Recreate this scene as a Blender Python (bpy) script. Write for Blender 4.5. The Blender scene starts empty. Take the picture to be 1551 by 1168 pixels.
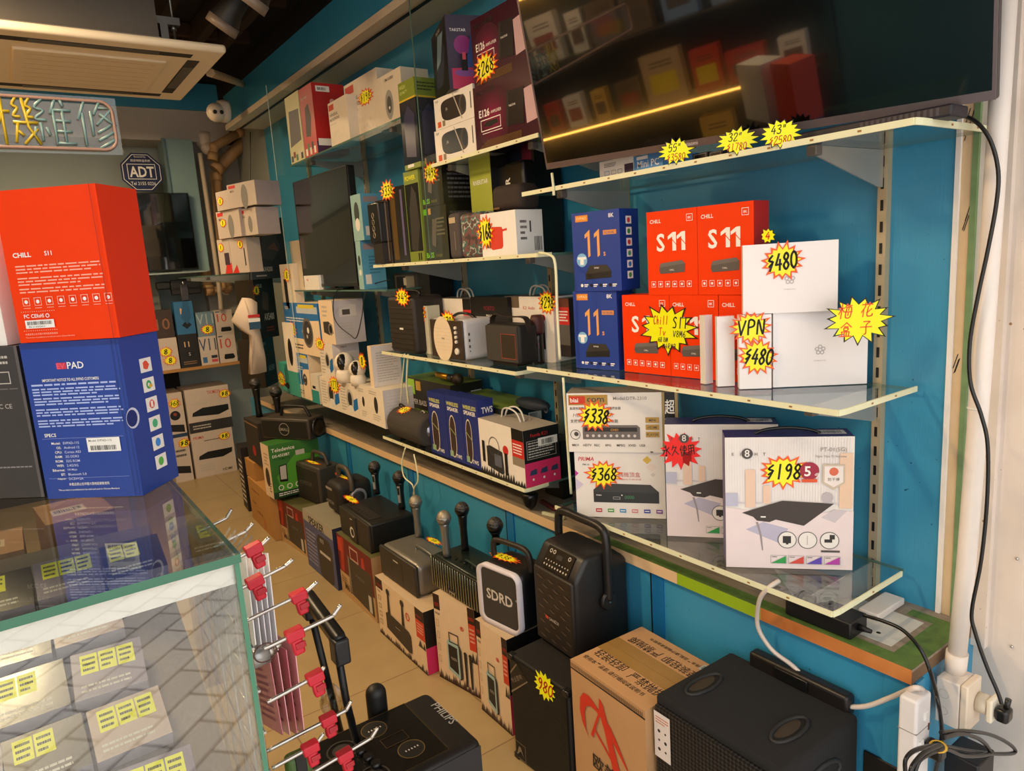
import bpy, bmesh, math, random
from mathutils import Vector, Matrix
S=bpy.context.scene; COL=S.collection
# ---------------- camera ----------------
CR=Vector((0.80979616,-0.58316867,-0.06437772)); CU=Vector((0.15482799,0.10657091,0.98217663)); CF=Vector((0.56591384,0.80533033,-0.17659155))
EYE=Vector((0,0,1.6)); FL=1068.9
cd=bpy.data.cameras.new('camera'); cam=bpy.data.objects.new('camera',cd); COL.objects.link(cam); S.camera=cam
cd.sensor_width=36; cd.lens=FL/1551*36; cd.clip_start=.02; cd.clip_end=60
cam.matrix_world=Matrix(((CR.x,CU.x,-CF.x,0),(CR.y,CU.y,-CF.y,0),(CR.z,CU.z,-CF.z,1.6),(0,0,0,1)))
# ---------------- light ----------------
wd=bpy.data.worlds.new('world'); S.world=wd; wd.use_nodes=True
wn=wd.node_tree; bg=wn.nodes['Background']; bg.inputs[1].default_value=2.15
tc=wn.nodes.new('ShaderNodeTexCoord'); sx=wn.nodes.new('ShaderNodeSeparateXYZ'); cr=wn.nodes.new('ShaderNodeValToRGB')
wn.links.new(tc.outputs['Generated'],sx.inputs[0]); wn.links.new(sx.outputs[2],cr.inputs[0]); wn.links.new(cr.outputs[0],bg.inputs[0])
cr.color_ramp.elements[0].position=0; cr.color_ramp.elements[0].color=(.95,.86,.78,1)
cr.color_ramp.elements[1].position=.6; cr.color_ramp.elements[1].color=(.92,.96,1.0,1)
S.view_settings.view_transform='Standard'; S.view_settings.look='None'; S.view_settings.exposure=0.0; S.view_settings.gamma=1; S.view_settings.use_curve_mapping=False
def lamp(name,kind,loc,power,col,size=.2,rot=(0,0,0),sy=None):
    l=bpy.data.lights.new(name,kind); l.energy=power; l.color=col
    if kind=='AREA':
        l.size=size
        if sy: l.shape='RECTANGLE'; l.size_y=sy
    elif kind=='SUN': l.angle=size
    else: l.shadow_soft_size=size
    o=bpy.data.objects.new(name,l); COL.objects.link(o); o.location=loc; o.rotation_euler=rot; return o
# warm ceiling lamps of the shop (their fittings are built further down), daylight comes in through the open front
WARM=(1,.71,.40)
for n,(x,y,z,p) in enumerate([(-.35,1.6,2.72,38),(-.3,2.9,2.72,40),(.35,4.9,2.72,34)]):
    lamp('ceiling_lamp_light','AREA',(x,y,z),p,WARM,.5,(0,0,0),.12)
# ---------------- projection helpers (offline survey of the photograph) ----------------
def ray(px,py): return CR*((px-775.5)/FL)-CU*((py-584)/FL)+CF
def PX(px,py,x): d=ray(px,py); return EYE+d*(x/d.x)
def PY(px,py,y): d=ray(px,py); return EYE+d*(y/d.y)
def PZ(px,py,z): d=ray(px,py); return EYE+d*((z-1.6)/d.z)
def PD(px,py,k): return EYE+ray(px,py)*k
def proj(p): q=p-EYE; return Vector((775.5+FL*q.dot(CR)/q.dot(CF),584-FL*q.dot(CU)/q.dot(CF)))
# ---------------- materials ----------------
def lin(h):
    if not isinstance(h,str): return tuple(h)
    c=[int(h[i:i+2],16)/255 for i in (0,2,4)]
    return tuple(x/12.92 if x<=.04045 else ((x+.055)/1.055)**2.4 for x in c)
MC={}
def mat(h,rough=.55,metal=0,bump=0,bs=60,var=.06,emit=0,coat=0,vs=25):
    k=(h,rough,metal,bump,bs,var,emit,coat,vs)
    if k in MC: return MC[k]
    m=bpy.data.materials.new('paint_'+str(h)); m.use_nodes=True; nt=m.node_tree; b=nt.nodes['Principled BSDF']
    c=lin(h); b.inputs['Roughness'].default_value=rough; b.inputs['Metallic'].default_value=metal
    if h in ('ee3c02','e83a04'): b.inputs['Specular IOR Level'].default_value=.2
    if h=='040404': b.inputs['Specular IOR Level'].default_value=1
    if coat: b.inputs['Coat Weight'].default_value=coat; b.inputs['Coat Roughness'].default_value=.12
    co=nt.nodes.new('ShaderNodeTexCoord'); nz=nt.nodes.new('ShaderNodeTexNoise'); nz.inputs['Scale'].default_value=vs; nz.inputs['Detail'].default_value=4
    nt.links.new(co.outputs['Object'],nz.inputs['Vector'])
    mx=nt.nodes.new('ShaderNodeMix'); mx.data_type='RGBA'
    mx.inputs['A'].default_value=(*[x*(1-var) for x in c],1); mx.inputs['B'].default_value=(*[min(1,x*(1+var)) for x in c],1)
    nt.links.new(nz.outputs['Fac'],mx.inputs['Factor']); nt.links.new(mx.outputs['Result'],b.inputs['Base Color'])
    if bump:
        n2=nt.nodes.new('ShaderNodeTexNoise'); n2.inputs['Scale'].default_value=bs; nt.links.new(co.outputs['Object'],n2.inputs['Vector'])
        bp=nt.nodes.new('ShaderNodeBump'); bp.inputs['Strength'].default_value=bump; bp.inputs['Distance'].default_value=.003
        nt.links.new(n2.outputs['Fac'],bp.inputs['Height']); nt.links.new(bp.outputs[0],b.inputs['Normal'])
    if emit: b.inputs['Emission Color'].default_value=(*c,1); b.inputs['Emission Strength'].default_value=emit
    MC[k]=m; return m
def glassmat(name,tint,refl=1.0,rough=.0,ior=1.5):
    m=bpy.data.materials.new(name); m.use_nodes=True; nt=m.node_tree; nt.nodes.clear()
    o=nt.nodes.new('ShaderNodeOutputMaterial'); t=nt.nodes.new('ShaderNodeBsdfTransparent'); g=nt.nodes.new('ShaderNodeBsdfGlossy'); x=nt.nodes.new('ShaderNodeMixShader'); f=nt.nodes.new('ShaderNodeFresnel')
    t.inputs[0].default_value=(*tint,1); g.inputs['Roughness'].default_value=rough; g.inputs['Color'].default_value=(refl,refl,refl,1); ge=nt.nodes.new('ShaderNodeNewGeometry'); mm=nt.nodes.new('ShaderNodeMath'); mm.operation='MULTIPLY_ADD'; mm.inputs[1].default_value=1/ior-ior; mm.inputs[2].default_value=ior; nt.links.new(ge.outputs['Backfacing'],mm.inputs[0]); nt.links.new(mm.outputs[0],f.inputs[0])
    nt.links.new(f.outputs[0],x.inputs[0]); nt.links.new(t.outputs[0],x.inputs[1]); nt.links.new(g.outputs[0],x.inputs[2]); nt.links.new(x.outputs[0],o.inputs[0]); return m
GLASS=glassmat('shelf_glass',(.93,.96,.95)); GLASS2=glassmat('counter_glass',(.93,.955,.94),1.0,0,1.9); FILM=glassmat('clear_film',(.97,.97,.97),.9,.06)
def custom(name,build):
    m=bpy.data.materials.new(name); m.use_nodes=True; nt=m.node_tree; b=nt.nodes['Principled BSDF']
    N=lambda t,**kw: _n(nt,t,kw); build(nt,b,N,nt.links.new); return m
def _n(nt,t,kw):
    n=nt.nodes.new('ShaderNode'+t)
    for k,v in kw.items():
        if k.startswith('i_'): n.inputs[k[2:].replace('_',' ')].default_value=v
        else: setattr(n,k,v)
    return n
def ramp(N,a,b,ca,cb):
    r=N('ValToRGB'); e=r.color_ramp.elements; e[0].position=a; e[1].position=b; e[0].color=(*ca,1); e[1].color=(*cb,1); return r
def _blue(nt,b,N,L):
    co=N('TexCoord'); n=N('TexNoise',i_Scale=3.0,i_Detail=6.0); L(co.outputs['Object'],n.inputs['Vector'])
    r=ramp(N,.3,.7,(.028,.235,.41),(.045,.29,.48)); L(n.outputs['Fac'],r.inputs[0])
    v=N('TexNoise',i_Scale=90.0,i_Detail=2.0); L(co.outputs['Object'],v.inputs['Vector']); r2=ramp(N,.225,.25,(0,0,0),(1,1,1)); L(v.outputs['Fac'],r2.inputs[0])
    mx=N('Mix',data_type='RGBA'); L(r2.outputs[0],mx.inputs['Factor']); mx.inputs['A'].default_value=(.008,.08,.14,1); L(r.outputs[0],mx.inputs['B']); L(mx.outputs['Result'],b.inputs['Base Color'])
    mp=N('Mapping'); mp.inputs['Scale'].default_value=(1,60,3); L(co.outputs['Object'],mp.inputs[0]); n3=N('TexNoise',i_Scale=4.0); L(mp.outputs[0],n3.inputs['Vector'])
    bp=N('Bump',i_Strength=.12,i_Distance=.004); L(n3.outputs['Fac'],bp.inputs['Height']); L(bp.outputs[0],b.inputs['Normal']); b.inputs['Roughness'].default_value=.38
BLUE=custom('blue_paint',_blue)
def _beige(nt,b,N,L):
    co=N('TexCoord'); n=N('TexNoise',i_Scale=5.0,i_Detail=8.0); L(co.outputs['Object'],n.inputs['Vector'])
    r=ramp(N,.3,.7,(.64,.55,.47),(.76,.67,.59)); L(n.outputs['Fac'],r.inputs[0])
    v=N('TexVoronoi',i_Scale=45.0); L(co.outputs['Object'],v.inputs['Vector']); n2=N('TexNoise',i_Scale=7.0,i_Detail=3.0); L(co.outputs['Object'],n2.inputs['Vector'])
    ad=N('Math',operation='ADD'); L(v.outputs['Distance'],ad.inputs[0]); L(n2.outputs['Fac'],ad.inputs[1]); r2=ramp(N,.44,.50,(0,0,0),(1,1,1)); L(ad.outputs[0],r2.inputs[0])
    mx=N('Mix',data_type='RGBA'); L(r2.outputs[0],mx.inputs['Factor']); mx.inputs['A'].default_value=(.30,.16,.07,1); L(r.outputs[0],mx.inputs['B']); L(mx.outputs['Result'],b.inputs['Base Color'])
    bp=N('Bump',i_Strength=.25,i_Distance=.004); L(n.outputs['Fac'],bp.inputs['Height']); L(bp.outputs[0],b.inputs['Normal']); b.inputs['Roughness'].default_value=.7
BEIGE=custom('stained_beige_wall',_beige)
def _tile(nt,b,N,L):
    co=N('TexCoord'); br=N('TexBrick',offset=0.0,i_Scale=1.0); br.inputs['Brick Width'].default_value=.6; br.inputs['Row Height'].default_value=.6; br.inputs['Mortar Size'].default_value=.0025
    br.inputs['Color1'].default_value=(.40,.29,.145,1); br.inputs['Color2'].default_value=(.375,.275,.135,1); br.inputs['Mortar'].default_value=(.22,.14,.07,1); L(co.outputs['Object'],br.inputs['Vector'])
    n=N('TexNoise',i_Scale=6.0,i_Detail=6.0); L(co.outputs['Object'],n.inputs['Vector']); mx=N('Mix',data_type='RGBA',blend_type='MULTIPLY'); mx.inputs['Factor'].default_value=.5
    r=ramp(N,.3,.7,(.75,.75,.75),(1,1,1)); L(n.outputs['Fac'],r.inputs[0]); L(br.outputs['Color'],mx.inputs['A']); L(r.outputs[0],mx.inputs['B']); L(mx.outputs['Result'],b.inputs['Base Color']); b.inputs['Roughness'].default_value=.33
TILE=custom('beige_floor_tile',_tile)
def _pave(nt,b,N,L):
    co=N('TexCoord'); mp=N('Mapping'); mp.inputs['Rotation'].default_value=(0,0,.75); L(co.outputs['Object'],mp.inputs[0]); br=N('TexBrick',i_Scale=1.0); br.inputs['Brick Width'].default_value=.30; br.inputs['Row Height'].default_value=.15; br.inputs['Mortar Size'].default_value=.006
    br.inputs['Color1'].default_value=(.62,.57,.53,1); br.inputs['Color2'].default_value=(.50,.46,.44,1); br.inputs['Mortar'].default_value=(.12,.10,.10,1); L(mp.outputs[0],br.inputs['Vector'])
    n=N('TexNoise',i_Scale=120.0,i_Detail=3.0); L(co.outputs['Object'],n.inputs['Vector']); mx=N('Mix',data_type='RGBA',blend_type='MULTIPLY'); mx.inputs['Factor'].default_value=.6
    r=ramp(N,.35,.6,(.6,.6,.6),(1,1,1)); L(n.outputs['Fac'],r.inputs[0]); L(br.outputs['Color'],mx.inputs['A']); L(r.outputs[0],mx.inputs['B']); L(mx.outputs['Result'],b.inputs['Base Color']); b.inputs['Roughness'].default_value=.8
PAVE=custom('street_paving',_pave)
def _wood(nt,b,N,L,ca=(.55,.38,.20),cb=(.68,.50,.30)):
    co=N('TexCoord'); mp=N('Mapping'); mp.inputs['Scale'].default_value=(30,2,2); L(co.outputs['Object'],mp.inputs[0]); n=N('TexNoise',i_Scale=4.0,i_Detail=6.0); L(mp.outputs[0],n.inputs['Vector'])
    r=ramp(N,.3,.7,ca,cb); L(n.outputs['Fac'],r.inputs[0]); L(r.outputs[0],b.inputs['Base Color']); b.inputs['Roughness'].default_value=.6
PLY=custom('bare_plywood',_wood); OAK=custom('orange_worn_wood',lambda nt,b,N,L:_wood(nt,b,N,L,(.38,.11,.02),(.62,.24,.06)))
GREYWOOD=custom('dusty_board',lambda nt,b,N,L:_wood(nt,b,N,L,(.20,.155,.11),(.30,.24,.175)))
def perf(name,base,hole,scale,thr=.30,rough=.5):
    def f(nt,b,N,L):
        co=N('TexCoord'); v=N('TexVoronoi',i_Scale=scale,i_Randomness=.0); L(co.outputs['Object'],v.inputs['Vector']); r=ramp(N,thr-.04,thr+.04,hole,base); L(v.outputs['Distance'],r.inputs[0]); L(r.outputs[0],b.inputs['Base Color']); b.inputs['Roughness'].default_value=rough
        bp=N('Bump',i_Strength=.6,i_Distance=.002); L(v.outputs['Distance'],bp.inputs['Height']); L(bp.outputs[0],b.inputs['Normal'])
    return custom(name,f)
GRILLE=perf('perforated_grille',(.045,.04,.036),(.004,.004,.004),110,.42); FABRIC=perf('speaker_fabric',(.05,.043,.036),(.02,.018,.016),420,.35,.8)
CARTON=mat('b98d5f',.75,bump=.2,bs=90,var=.05,vs=12)
W=mat('e8e2da',.45); WS=mat('efece6',.25,coat=.3); K=mat('0b0a0a',.5); KG=mat('121212',.28); KM=mat('1b1a1a',.55,bump=.25,bs=500); OR=mat('ee3c02',.5); EVB=mat('1f3f93',.42); YEL=mat('f2ee14',.5); RED=mat('d81a12',.45)
STRIP=mat('e2e2bd',.45); METAL=mat('8d8a85',.35,.9); CHR=mat('c9c6c0',.22,1); PVC=mat('e6dcd2',.45)
# ---------------- mesh builder ----------------
TXT={}
def text_mesh(s,bold=0.0,font=None):
    k=(s,bold)
    if k in TXT: return TXT[k]
    c=bpy.data.curves.new('t','FONT'); c.body=s; c.size=1; c.offset=bold; c.resolution_u=2; c.fill_mode='FRONT'
    o=bpy.data.objects.new('t',c); COL.objects.link(o); dg=bpy.context.evaluated_depsgraph_get(); me=bpy.data.meshes.new_from_object(o.evaluated_get(dg))
    v=[(p.co.x,p.co.y) for p in me.vertices]; f=[tuple(p.vertices) for p in me.polygons]
    bpy.data.objects.remove(o); bpy.data.curves.remove(c); bpy.data.meshes.remove(me)
    if v:
        x0=min(a for a,_ in v); x1=max(a for a,_ in v); y0=min(a for _,a in v); y1=max(a for _,a in v)
        h=max(y1-y0,1e-6); v=[((a-x0)/h,(b-y0)/h) for a,b in v]; w=(x1-x0)/h
    else: w=0
    TXT[k]=(v,f,w); return TXT[k]
STK={'0':['.3,0 .05,.25 .05,.75 .3,1 .55,.75 .55,.25 .3,0'],'1':['.3,0 .3,1'],'2':['.05,.75 .2,1 .5,.95 .5,.65 .05,0 .6,.05'],'3':['.05,.95 .45,1 .5,.75 .25,.55 .55,.4 .5,.08 .25,0 .03,.1'],
'4':['.35,1 .03,.35 .6,.35','.45,.65 .42,0'],'5':['.55,1 .15,1 .1,.55 .45,.6 .55,.3 .35,0 .05,.05'],'6':['.5,1 .15,.6 .05,.25 .3,0 .55,.2 .4,.5 .1,.35'],'7':['.05,1 .55,1 .25,0'],
'8':['.3,.52 .08,.75 .3,1 .52,.78 .3,.52 .05,.25 .3,0 .55,.25 .3,.52'],'9':['.5,.75 .28,.55 .08,.75 .28,1 .5,.8 .48,.3 .3,0'],'$':['.45,.95 .1,.68 .5,.55 .12,.3','.42,.42 .2,.02'],'V':['.02,1 .3,0 .6,1'],'P':['.1,0 .1,1 .5,.95 .5,.6 .1,.5'],'N':['.05,0 .08,1 .5,0 .55,1'],
'o':['.3,0 .1,.2 .3,.42 .5,.2 .3,0'],'"':['.15,1 .1,.7','.35,1 .3,.7'],'S':['.5,.9 .25,1 .08,.75 .45,.4 .4,.05 .05,.05'],'C':['.5,.85 .25,1 .05,.5 .25,0 .52,.12'],'h':['.08,1 .08,0','.08,.45 .35,.55 .42,0'],'i':['.2,.55 .2,0','.2,.8 .2,.74'],'l':['.2,1 .2,0'],'T':['.02,.95 .58,.95','.3,.95 .3,0'],'v':['.05,.5 .25,0 .48,.5'],' ':[],'+':['.3,.7 .3,.1','.05,.4 .55,.4'],'A':['.02,0 .3,1 .58,0','.12,.35 .48,.35'],'M':['.02,0 .08,1 .3,.3 .52,1 .58,0'],'G':['.5,.85 .25,1 .05,.5 .25,0 .52,.1 .52,.45 .32,.45'],'B':['.1,0 .1,1 .45,.95 .45,.6 .1,.53 .5,.45 .5,.05 .1,0'],'R':['.1,0 .1,1 .5,.95 .5,.6 .1,.5 .55,0'],
'木':['.05,.7 .95,.72','.5,1 .5,0','.5,.7 .1,.2','.5,.7 .9,.2'],'梅':['.02,.7 .42,.72','.22,1 .22,0','.22,.7 .03,.3','.22,.7 .4,.45','.6,1 .48,.75','.55,.88 .95,.88','.6,.75 .55,.1 .9,.1 .92,.75 .6,.75','.45,.45 1,.45','.75,.72 .73,.55','.74,.38 .72,.2'],'花':['.1,.85 .9,.87','.35,1 .35,.75','.65,1 .65,.75','.35,.7 .1,.3','.25,.5 .25,0','.85,.55 .55,.3','.58,.7 .55,.08 .9,.06 .95,.2'],
'盒':['.5,1 .1,.65','.5,1 .9,.68','.35,.72 .65,.72','.35,.62 .65,.62 .62,.45 .36,.45 .35,.62','.2,.35 .78,.35 .76,.05','.2,.35 .24,.05','.42,.35 .42,.05','.58,.35 .58,.05','.02,.03 .98,.03'],'子':['.25,.95 .75,.95 .5,.7 .55,.1 .4,.02','.05,.55 .95,.57'],
'永':['.5,1 .55,.88','.3,.8 .52,.8 .5,.05 .38,.12','.1,.6 .4,.58 .1,.2','.9,.75 .6,.55','.55,.6 .95,.1'],'久':['.4,1 .15,.6','.35,.8 .75,.8 .1,.05','.5,.5 .9,.05'],'使':['.3,1 .05,.6','.2,.75 .2,0','.4,.85 .95,.85','.45,.7 .9,.7 .88,.5 .45,.5 .45,.7','.68,1 .65,.4 .4,.02','.5,.35 .95,.02'],'用':['.2,.95 .18,.3 .08,.02','.2,.95 .85,.95 .85,.03','.2,.65 .85,.65','.2,.38 .85,.38','.52,.95 .52,.03']}
class MB:
    def __init__(s): s.v=[];s.f=[];s.m=[];s.sm=[];s.mats=[];s.T=Matrix.Identity(4)
    def mi(s,m):
        if m not in s.mats: s.mats.append(m)
        return s.mats.index(m)
    def add(s,vs,fs,m,smooth=False,flip=False):
        b=len(s.v); s.v+=[s.T@Vector(p) for p in vs]; i=s.mi(m)
        for f in fs: s.f.append(tuple(b+k for k in f)); s.m.append(i); s.sm.append(smooth)
        return s
    def box(s,a,b,m,**fm):
        x0,y0,z0=a;x1,y1,z1=b; vs=[(x0,y0,z0),(x1,y0,z0),(x1,y1,z0),(x0,y1,z0),(x0,y0,z1),(x1,y0,z1),(x1,y1,z1),(x0,y1,z1)]
        for k,f in dict(D=(3,2,1,0),T=(4,5,6,7),F=(0,1,5,4),R=(1,2,6,5),B=(2,3,7,6),L=(3,0,4,7)).items(): s.add([vs[i] for i in f],[(0,1,2,3)],fm.get(k) or m)
        return s
    def rbox(s,a,b,r,m,seg=3,axes='xyz'):
        bm=bmesh.new(); bmesh.ops.create_cube(bm,size=1)
        for v in bm.verts: v.co=Vector([(a[i]+b[i])/2+v.co[i]*(b[i]-a[i]) for i in range(3)])
        es=[e for e in bm.edges if any(abs((e.verts[0].co-e.verts[1].co)[i])>1e-6 and 'xyz'[i] in axes for i in range(3))]
        bmesh.ops.bevel(bm,geom=es,offset=min(r,.49*min(b[i]-a[i] for i in range(3)) if axes=='xyz' else r),segments=seg,affect='EDGES',profile=.5)
        bm.normal_update(); bm.verts.index_update()
        for f in bm.faces:
            n=f.normal; flat=max(abs(n.x),abs(n.y),abs(n.z))>.999
            s.add([tuple(v.co) for v in f.verts],[tuple(range(len(f.verts)))],m,not flat)
        bm.free(); return s
    def tube(s,pts,r,m,n=8,closed=False,cap=True):
        P=[Vector(p) for p in pts]; N=len(P); vs=[]; up=Vector((0,0,1))
        d0=(P[1]-P[0]).normalized(); a=d0.orthogonal().normalized()
        rr=r if isinstance(r,(list,tuple)) else [r]*N
        for i in range(N):
            t=(P[(i+1)%N]-P[i-1]) if (closed or 0<i<N-1) else (P[1]-P[0] if i==0 else P[-1]-P[-2])
            t.normalize(); a=(a-t*a.dot(t)); a=a.normalized() if a.length>1e-6 else t.orthogonal().normalized(); b=t.cross(a)
            for k in range(n): th=2*math.pi*k/n; vs.append(P[i]+(a*math.cos(th)+b*math.sin(th))*rr[i])
        fs=[]
        for i in range(N if closed else N-1):
            j=(i+1)%N
            for k in range(n): fs.append((i*n+k,i*n+(k+1)%n,j*n+(k+1)%n,j*n+k))
        s.add(vs,fs,m,True)
        if cap and not closed: s.add([vs[k] for k in range(n)],[tuple(range(n))[::-1]],m); s.add([vs[(N-1)*n+k] for k in range(n)],[tuple(range(n))],m)
        return s
    def curve(s,pts,r,m,n=8,sub=6,closed=False):
        return s.tube(spline(pts,sub,closed),r,m,n,closed)
    def lathe(s,prof,m,n=20,o=(0,0,0),ax=(0,0,1)):
        q=Vector((0,0,1)).rotation_difference(Vector(ax).normalized()).to_matrix(); vs=[]
        for r,z in prof:
            for k in range(n): th=2*math.pi*k/n; vs.append(Vector(o)+q@Vector((r*math.cos(th),r*math.sin(th),z)))
        fs=[(i*n+k,i*n+(k+1)%n,(i+1)*n+(k+1)%n,(i+1)*n+k) for i in range(len(prof)-1) for k in range(n)]
        s.add(vs,fs,m,True)
        if prof[0][0]>1e-5: s.add(vs[:n],[tuple(range(n))[::-1]],m)
        if prof[-1][0]>1e-5: s.add(vs[-n:],[tuple(range(n))],m)
        return s
    def sphere(s,c,r,m,n=14,sc=(1,1,1)):
        pr=[(max(1e-6,math.sin(math.pi*i/8)),-math.cos(math.pi*i/8)) for i in range(9)]
        T=s.T; s.T=T@Matrix.Translation(c)@Matrix.Diagonal((r*sc[0],r*sc[1],r*sc[2],1)); s.lathe(pr,m,n); s.T=T; return s
    def prism(s,out,y0,y1,m,side=None,frame=None):
        # outline in local x,z extruded along y
        n=len(out); vs=[(x,y0,z) for x,z in out]+[(x,y1,z) for x,z in out]
        s.add(vs,[tuple(range(n)),tuple(range(2*n-1,n-1,-1))],m); s.add(vs,[(i,i+n,(i+1)%n+n,(i+1)%n) for i in range(n)],side or m); return s
    def face(s,o,u,v,w,h): return Face(s,o,u,v,w,h)
    def build(s,name,parent=None,loc=None,rz=0,M=None):
        me=bpy.data.meshes.new(name); me.from_pydata([tuple(v) for v in s.v],[],s.f)
        for m in s.mats: me.materials.append(m)
        me.polygons.foreach_set('material_index',s.m); me.polygons.foreach_set('use_smooth',s.sm); me.update()
        bm=bmesh.new(); bm.from_mesh(me); bmesh.ops.remove_doubles(bm,verts=bm.verts,dist=1e-6) if any(s.sm) else None; bm.to_mesh(me); bm.free()
        o=bpy.data.objects.new(name,me); COL.objects.link(o)
        if M is not None: o.matrix_local=M
        else:
            if loc is not None: o.location=loc
            o.rotation_euler=(0,0,rz)
        if parent is not None: o.parent=parent
        return o
def spline(pts,sub=6,closed=False):
    P=[Vector(p) for p in pts]; n=len(P); out=[]
    for i in range(n if closed else n-1):
        g=(lambda k:P[k%n]) if closed else (lambda k:P[max(0,min(n-1,k))])
        a,b,c,d=g(i-1),g(i),g(i+1),g(i+2)
        for j in range(sub):
            t=j/sub; out.append(.5*((2*b)+(c-a)*t+(2*a-5*b+4*c-d)*t*t+(3*b-a-3*c+d)*t**3))
    if not closed: out.append(P[-1])
    return out
class Face:
    # flat print on a face, coordinates 0..1 of the face
    def __init__(s,mb,o,u,v,w,h): s.mb=mb;s.o=Vector(o);s.u=Vector(u);s.v=Vector(v);s.w=w;s.h=h;s.n=s.u.cross(s.v);s.k=0
    def p(s,x,y,e): return s.o+s.u*(x*s.w)+s.v*(y*s.h)+s.n*e
    def off(s): s.k+=1; return .0003+.00005*s.k
    def poly(s,pts,m): e=s.off(); s.mb.add([s.p(x,y,e) for x,y in pts],[tuple(range(len(pts)))],m); return s
    def rect(s,x0,y0,x1,y1,m): return s.poly([(x0,y0),(x1,y0),(x1,y1),(x0,y1)],m)
    def circ(s,x,y,r,m,n=20,asp=1): # r in fraction of width
        return s.poly([(x+r*math.cos(2*math.pi*i/n),y+r*asp*s.w/s.h*math.sin(2*math.pi*i/n)) for i in range(n)],m)
    def ring(s,x,y,r,t,m,n=22,asp=1):
        e=s.off(); vs=[]
        for i in range(n):
            for q in (r,r-t): vs.append(s.p(x+q*math.cos(2*math.pi*i/n),y+q*asp*s.w/s.h*math.sin(2*math.pi*i/n),e))
        s.mb.add(vs,[(2*i,2*((i+1)%n),2*((i+1)%n)+1,2*i+1) for i in range(n)],m); return s
    def frame(s,x0,y0,x1,y1,t,m): # t fraction of width
        ty=t*s.w/s.h; s.rect(x0,y0,x1,y0+ty,m); s.rect(x0,y1-ty,x1,y1,m); s.rect(x0,y0,x0+t,y1,m); s.rect(x1-t,y0,x1,y1,m); return s
    def text(s,t,x,y,h,m,al='l',bold=.01,wmax=None,sx=1,rot=0,shear=0): # h fraction of face height; x,y baseline-left
        v,f,w=text_mesh(t,bold*.45)
        if not v: return s
        H=h*s.h; k=sx
        if wmax and w*H*k>wmax*s.w: k=wmax*s.w/(w*H)
        dx={'l':0,'c':-w*k/2,'r':-w*k}[al]; e=s.off(); c,q=math.cos(rot),math.sin(rot); o=s.o+s.u*(x*s.w)+s.v*(y*s.h)+s.n*e
        vs=[]
        for a,b in v:
            X=(a*k+dx+shear*b)*H; Y=b*H; vs.append(o+s.u*(X*c-Y*q)+s.v*(X*q+Y*c))
        s.mb.add(vs,f,m); return s
    def stroke(s,t,x,y,h,m,th=.14,al='c',sx=1,adv=.78,rot=0,shear=.12):
        H=h*s.h; tot=sum((1.15 if ord(ch)>1000 else adv) for ch in t)*sx; ox={'c':-tot/2,'l':0,'r':-tot}[al]; e=s.off(); c,q=math.cos(rot),math.sin(rot); O=s.o+s.u*(x*s.w)+s.v*(y*s.h)+s.n*e
        def P(a,b): X=(a+shear*b)*H; Y=b*H; return O+s.u*(X*c-Y*q)+s.v*(X*q+Y*c)
        for ch in t:
            for st in STK.get(ch,[]):
                pts=[Vector([float(z) for z in q2.split(',')]+[0]) for q2 in st.split()]
                if len(pts)>3: pts=spline(pts,3)
                for a,b in zip(pts[:-1],pts[1:]):
                    a=Vector((ox+a.x*sx,a.y,0)); b=Vector((ox+b.x*sx,b.y,0)); d=(b-a); d.normalize(); nn=Vector((-d.y,d.x,0))*th/2; a2=a-d*th*.3;b2=b+d*th*.3
                    s.mb.add([P(*(z.x,z.y)) for z in (a2-nn,b2-nn,b2+nn,a2+nn)],[(0,1,2,3)],m)
            ox+=(1.15 if ord(ch)>1000 else adv)*sx
        return s
    def lines(s,x0,y0,x1,y1,n,m,rnd=0,fill=.45):
        R=random.Random(int(x0*100)+n+rnd); st=(y1-y0)/n; e=s.off()
        for i in range(n):
            y=y1-(i+.5)*st; hh=st*fill/2; x=x0; xe=x1-(x1-x0)*(R.random()*.35 if i%3==2 else R.random()*.05)
            while x<xe-.01:
                l=min((x1-x0)*(.04+.11*R.random()),xe-x); s.mb.add([s.p(x,y-hh,e),s.p(x+l,y-hh,e),s.p(x+l,y+hh,e),s.p(x,y+hh,e)],[(0,1,2,3)],m); x+=l+(x1-x0)*.018
        return s
    def bars(s,x0,y0,x1,y1,m,n=24):
        R=random.Random(n); x=x0; st=(x1-x0)/n; e=s.off()
        while x<x1-st*.3:
            l=st*R.choice((.3,.5,.8)); s.mb.add([s.p(x,y0,e),s.p(x+l,y0,e),s.p(x+l,y1,e),s.p(x,y1,e)],[(0,1,2,3)],m); x+=l+st*R.choice((.3,.5))
        return s
def tagp(o,label=None,cat=None,group=None,kind=None):
    if label: o['label']=label
    if cat: o['category']=cat
    if group: o['group']=group
    if kind: o['kind']=kind
    return o
class Rec: pass
def rec(o,w,d,h,M):
    r=Rec(); r.ob=o; r.M=M.copy(); r.w=w;r.d=d;r.h=h; return r
def mtx(o,u,v=None):
    # local x=u (horizontal), z=up, y=z cross x
    u=Vector(u); u.normalize(); z=Vector((0,0,1)); y=z.cross(u); return Matrix(((u.x,y.x,0,o[0]),(u.y,y.y,0,o[1]),(u.z,y.z,1,o[2]),(0,0,0,1)))
def corner(c,z):
    if len(c)==2: p=PZ(c[0],c[1],z)
    elif c[2]<0: p=PY(c[0],c[1],-c[2])
    else: p=PX(c[0],c[1],c[2])
    return Vector((p.x,p.y,z))
def hgt(p,top):
    # height above p whose image row matches the row of px 'top'
    lo,hi=0,2.5
    for _ in range(40):
        m=(lo+hi)/2; q=proj(p+Vector((0,0,m)))
        if q.y>top: lo=m
        else: hi=m
    return lo
def setup(c1,c2,z,top,h=None):
    a=corner(c1,z); b=corner(c2,z); H=h if h else hgt(a,top); return mtx(a,b-a),(b-a).length,H
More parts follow.
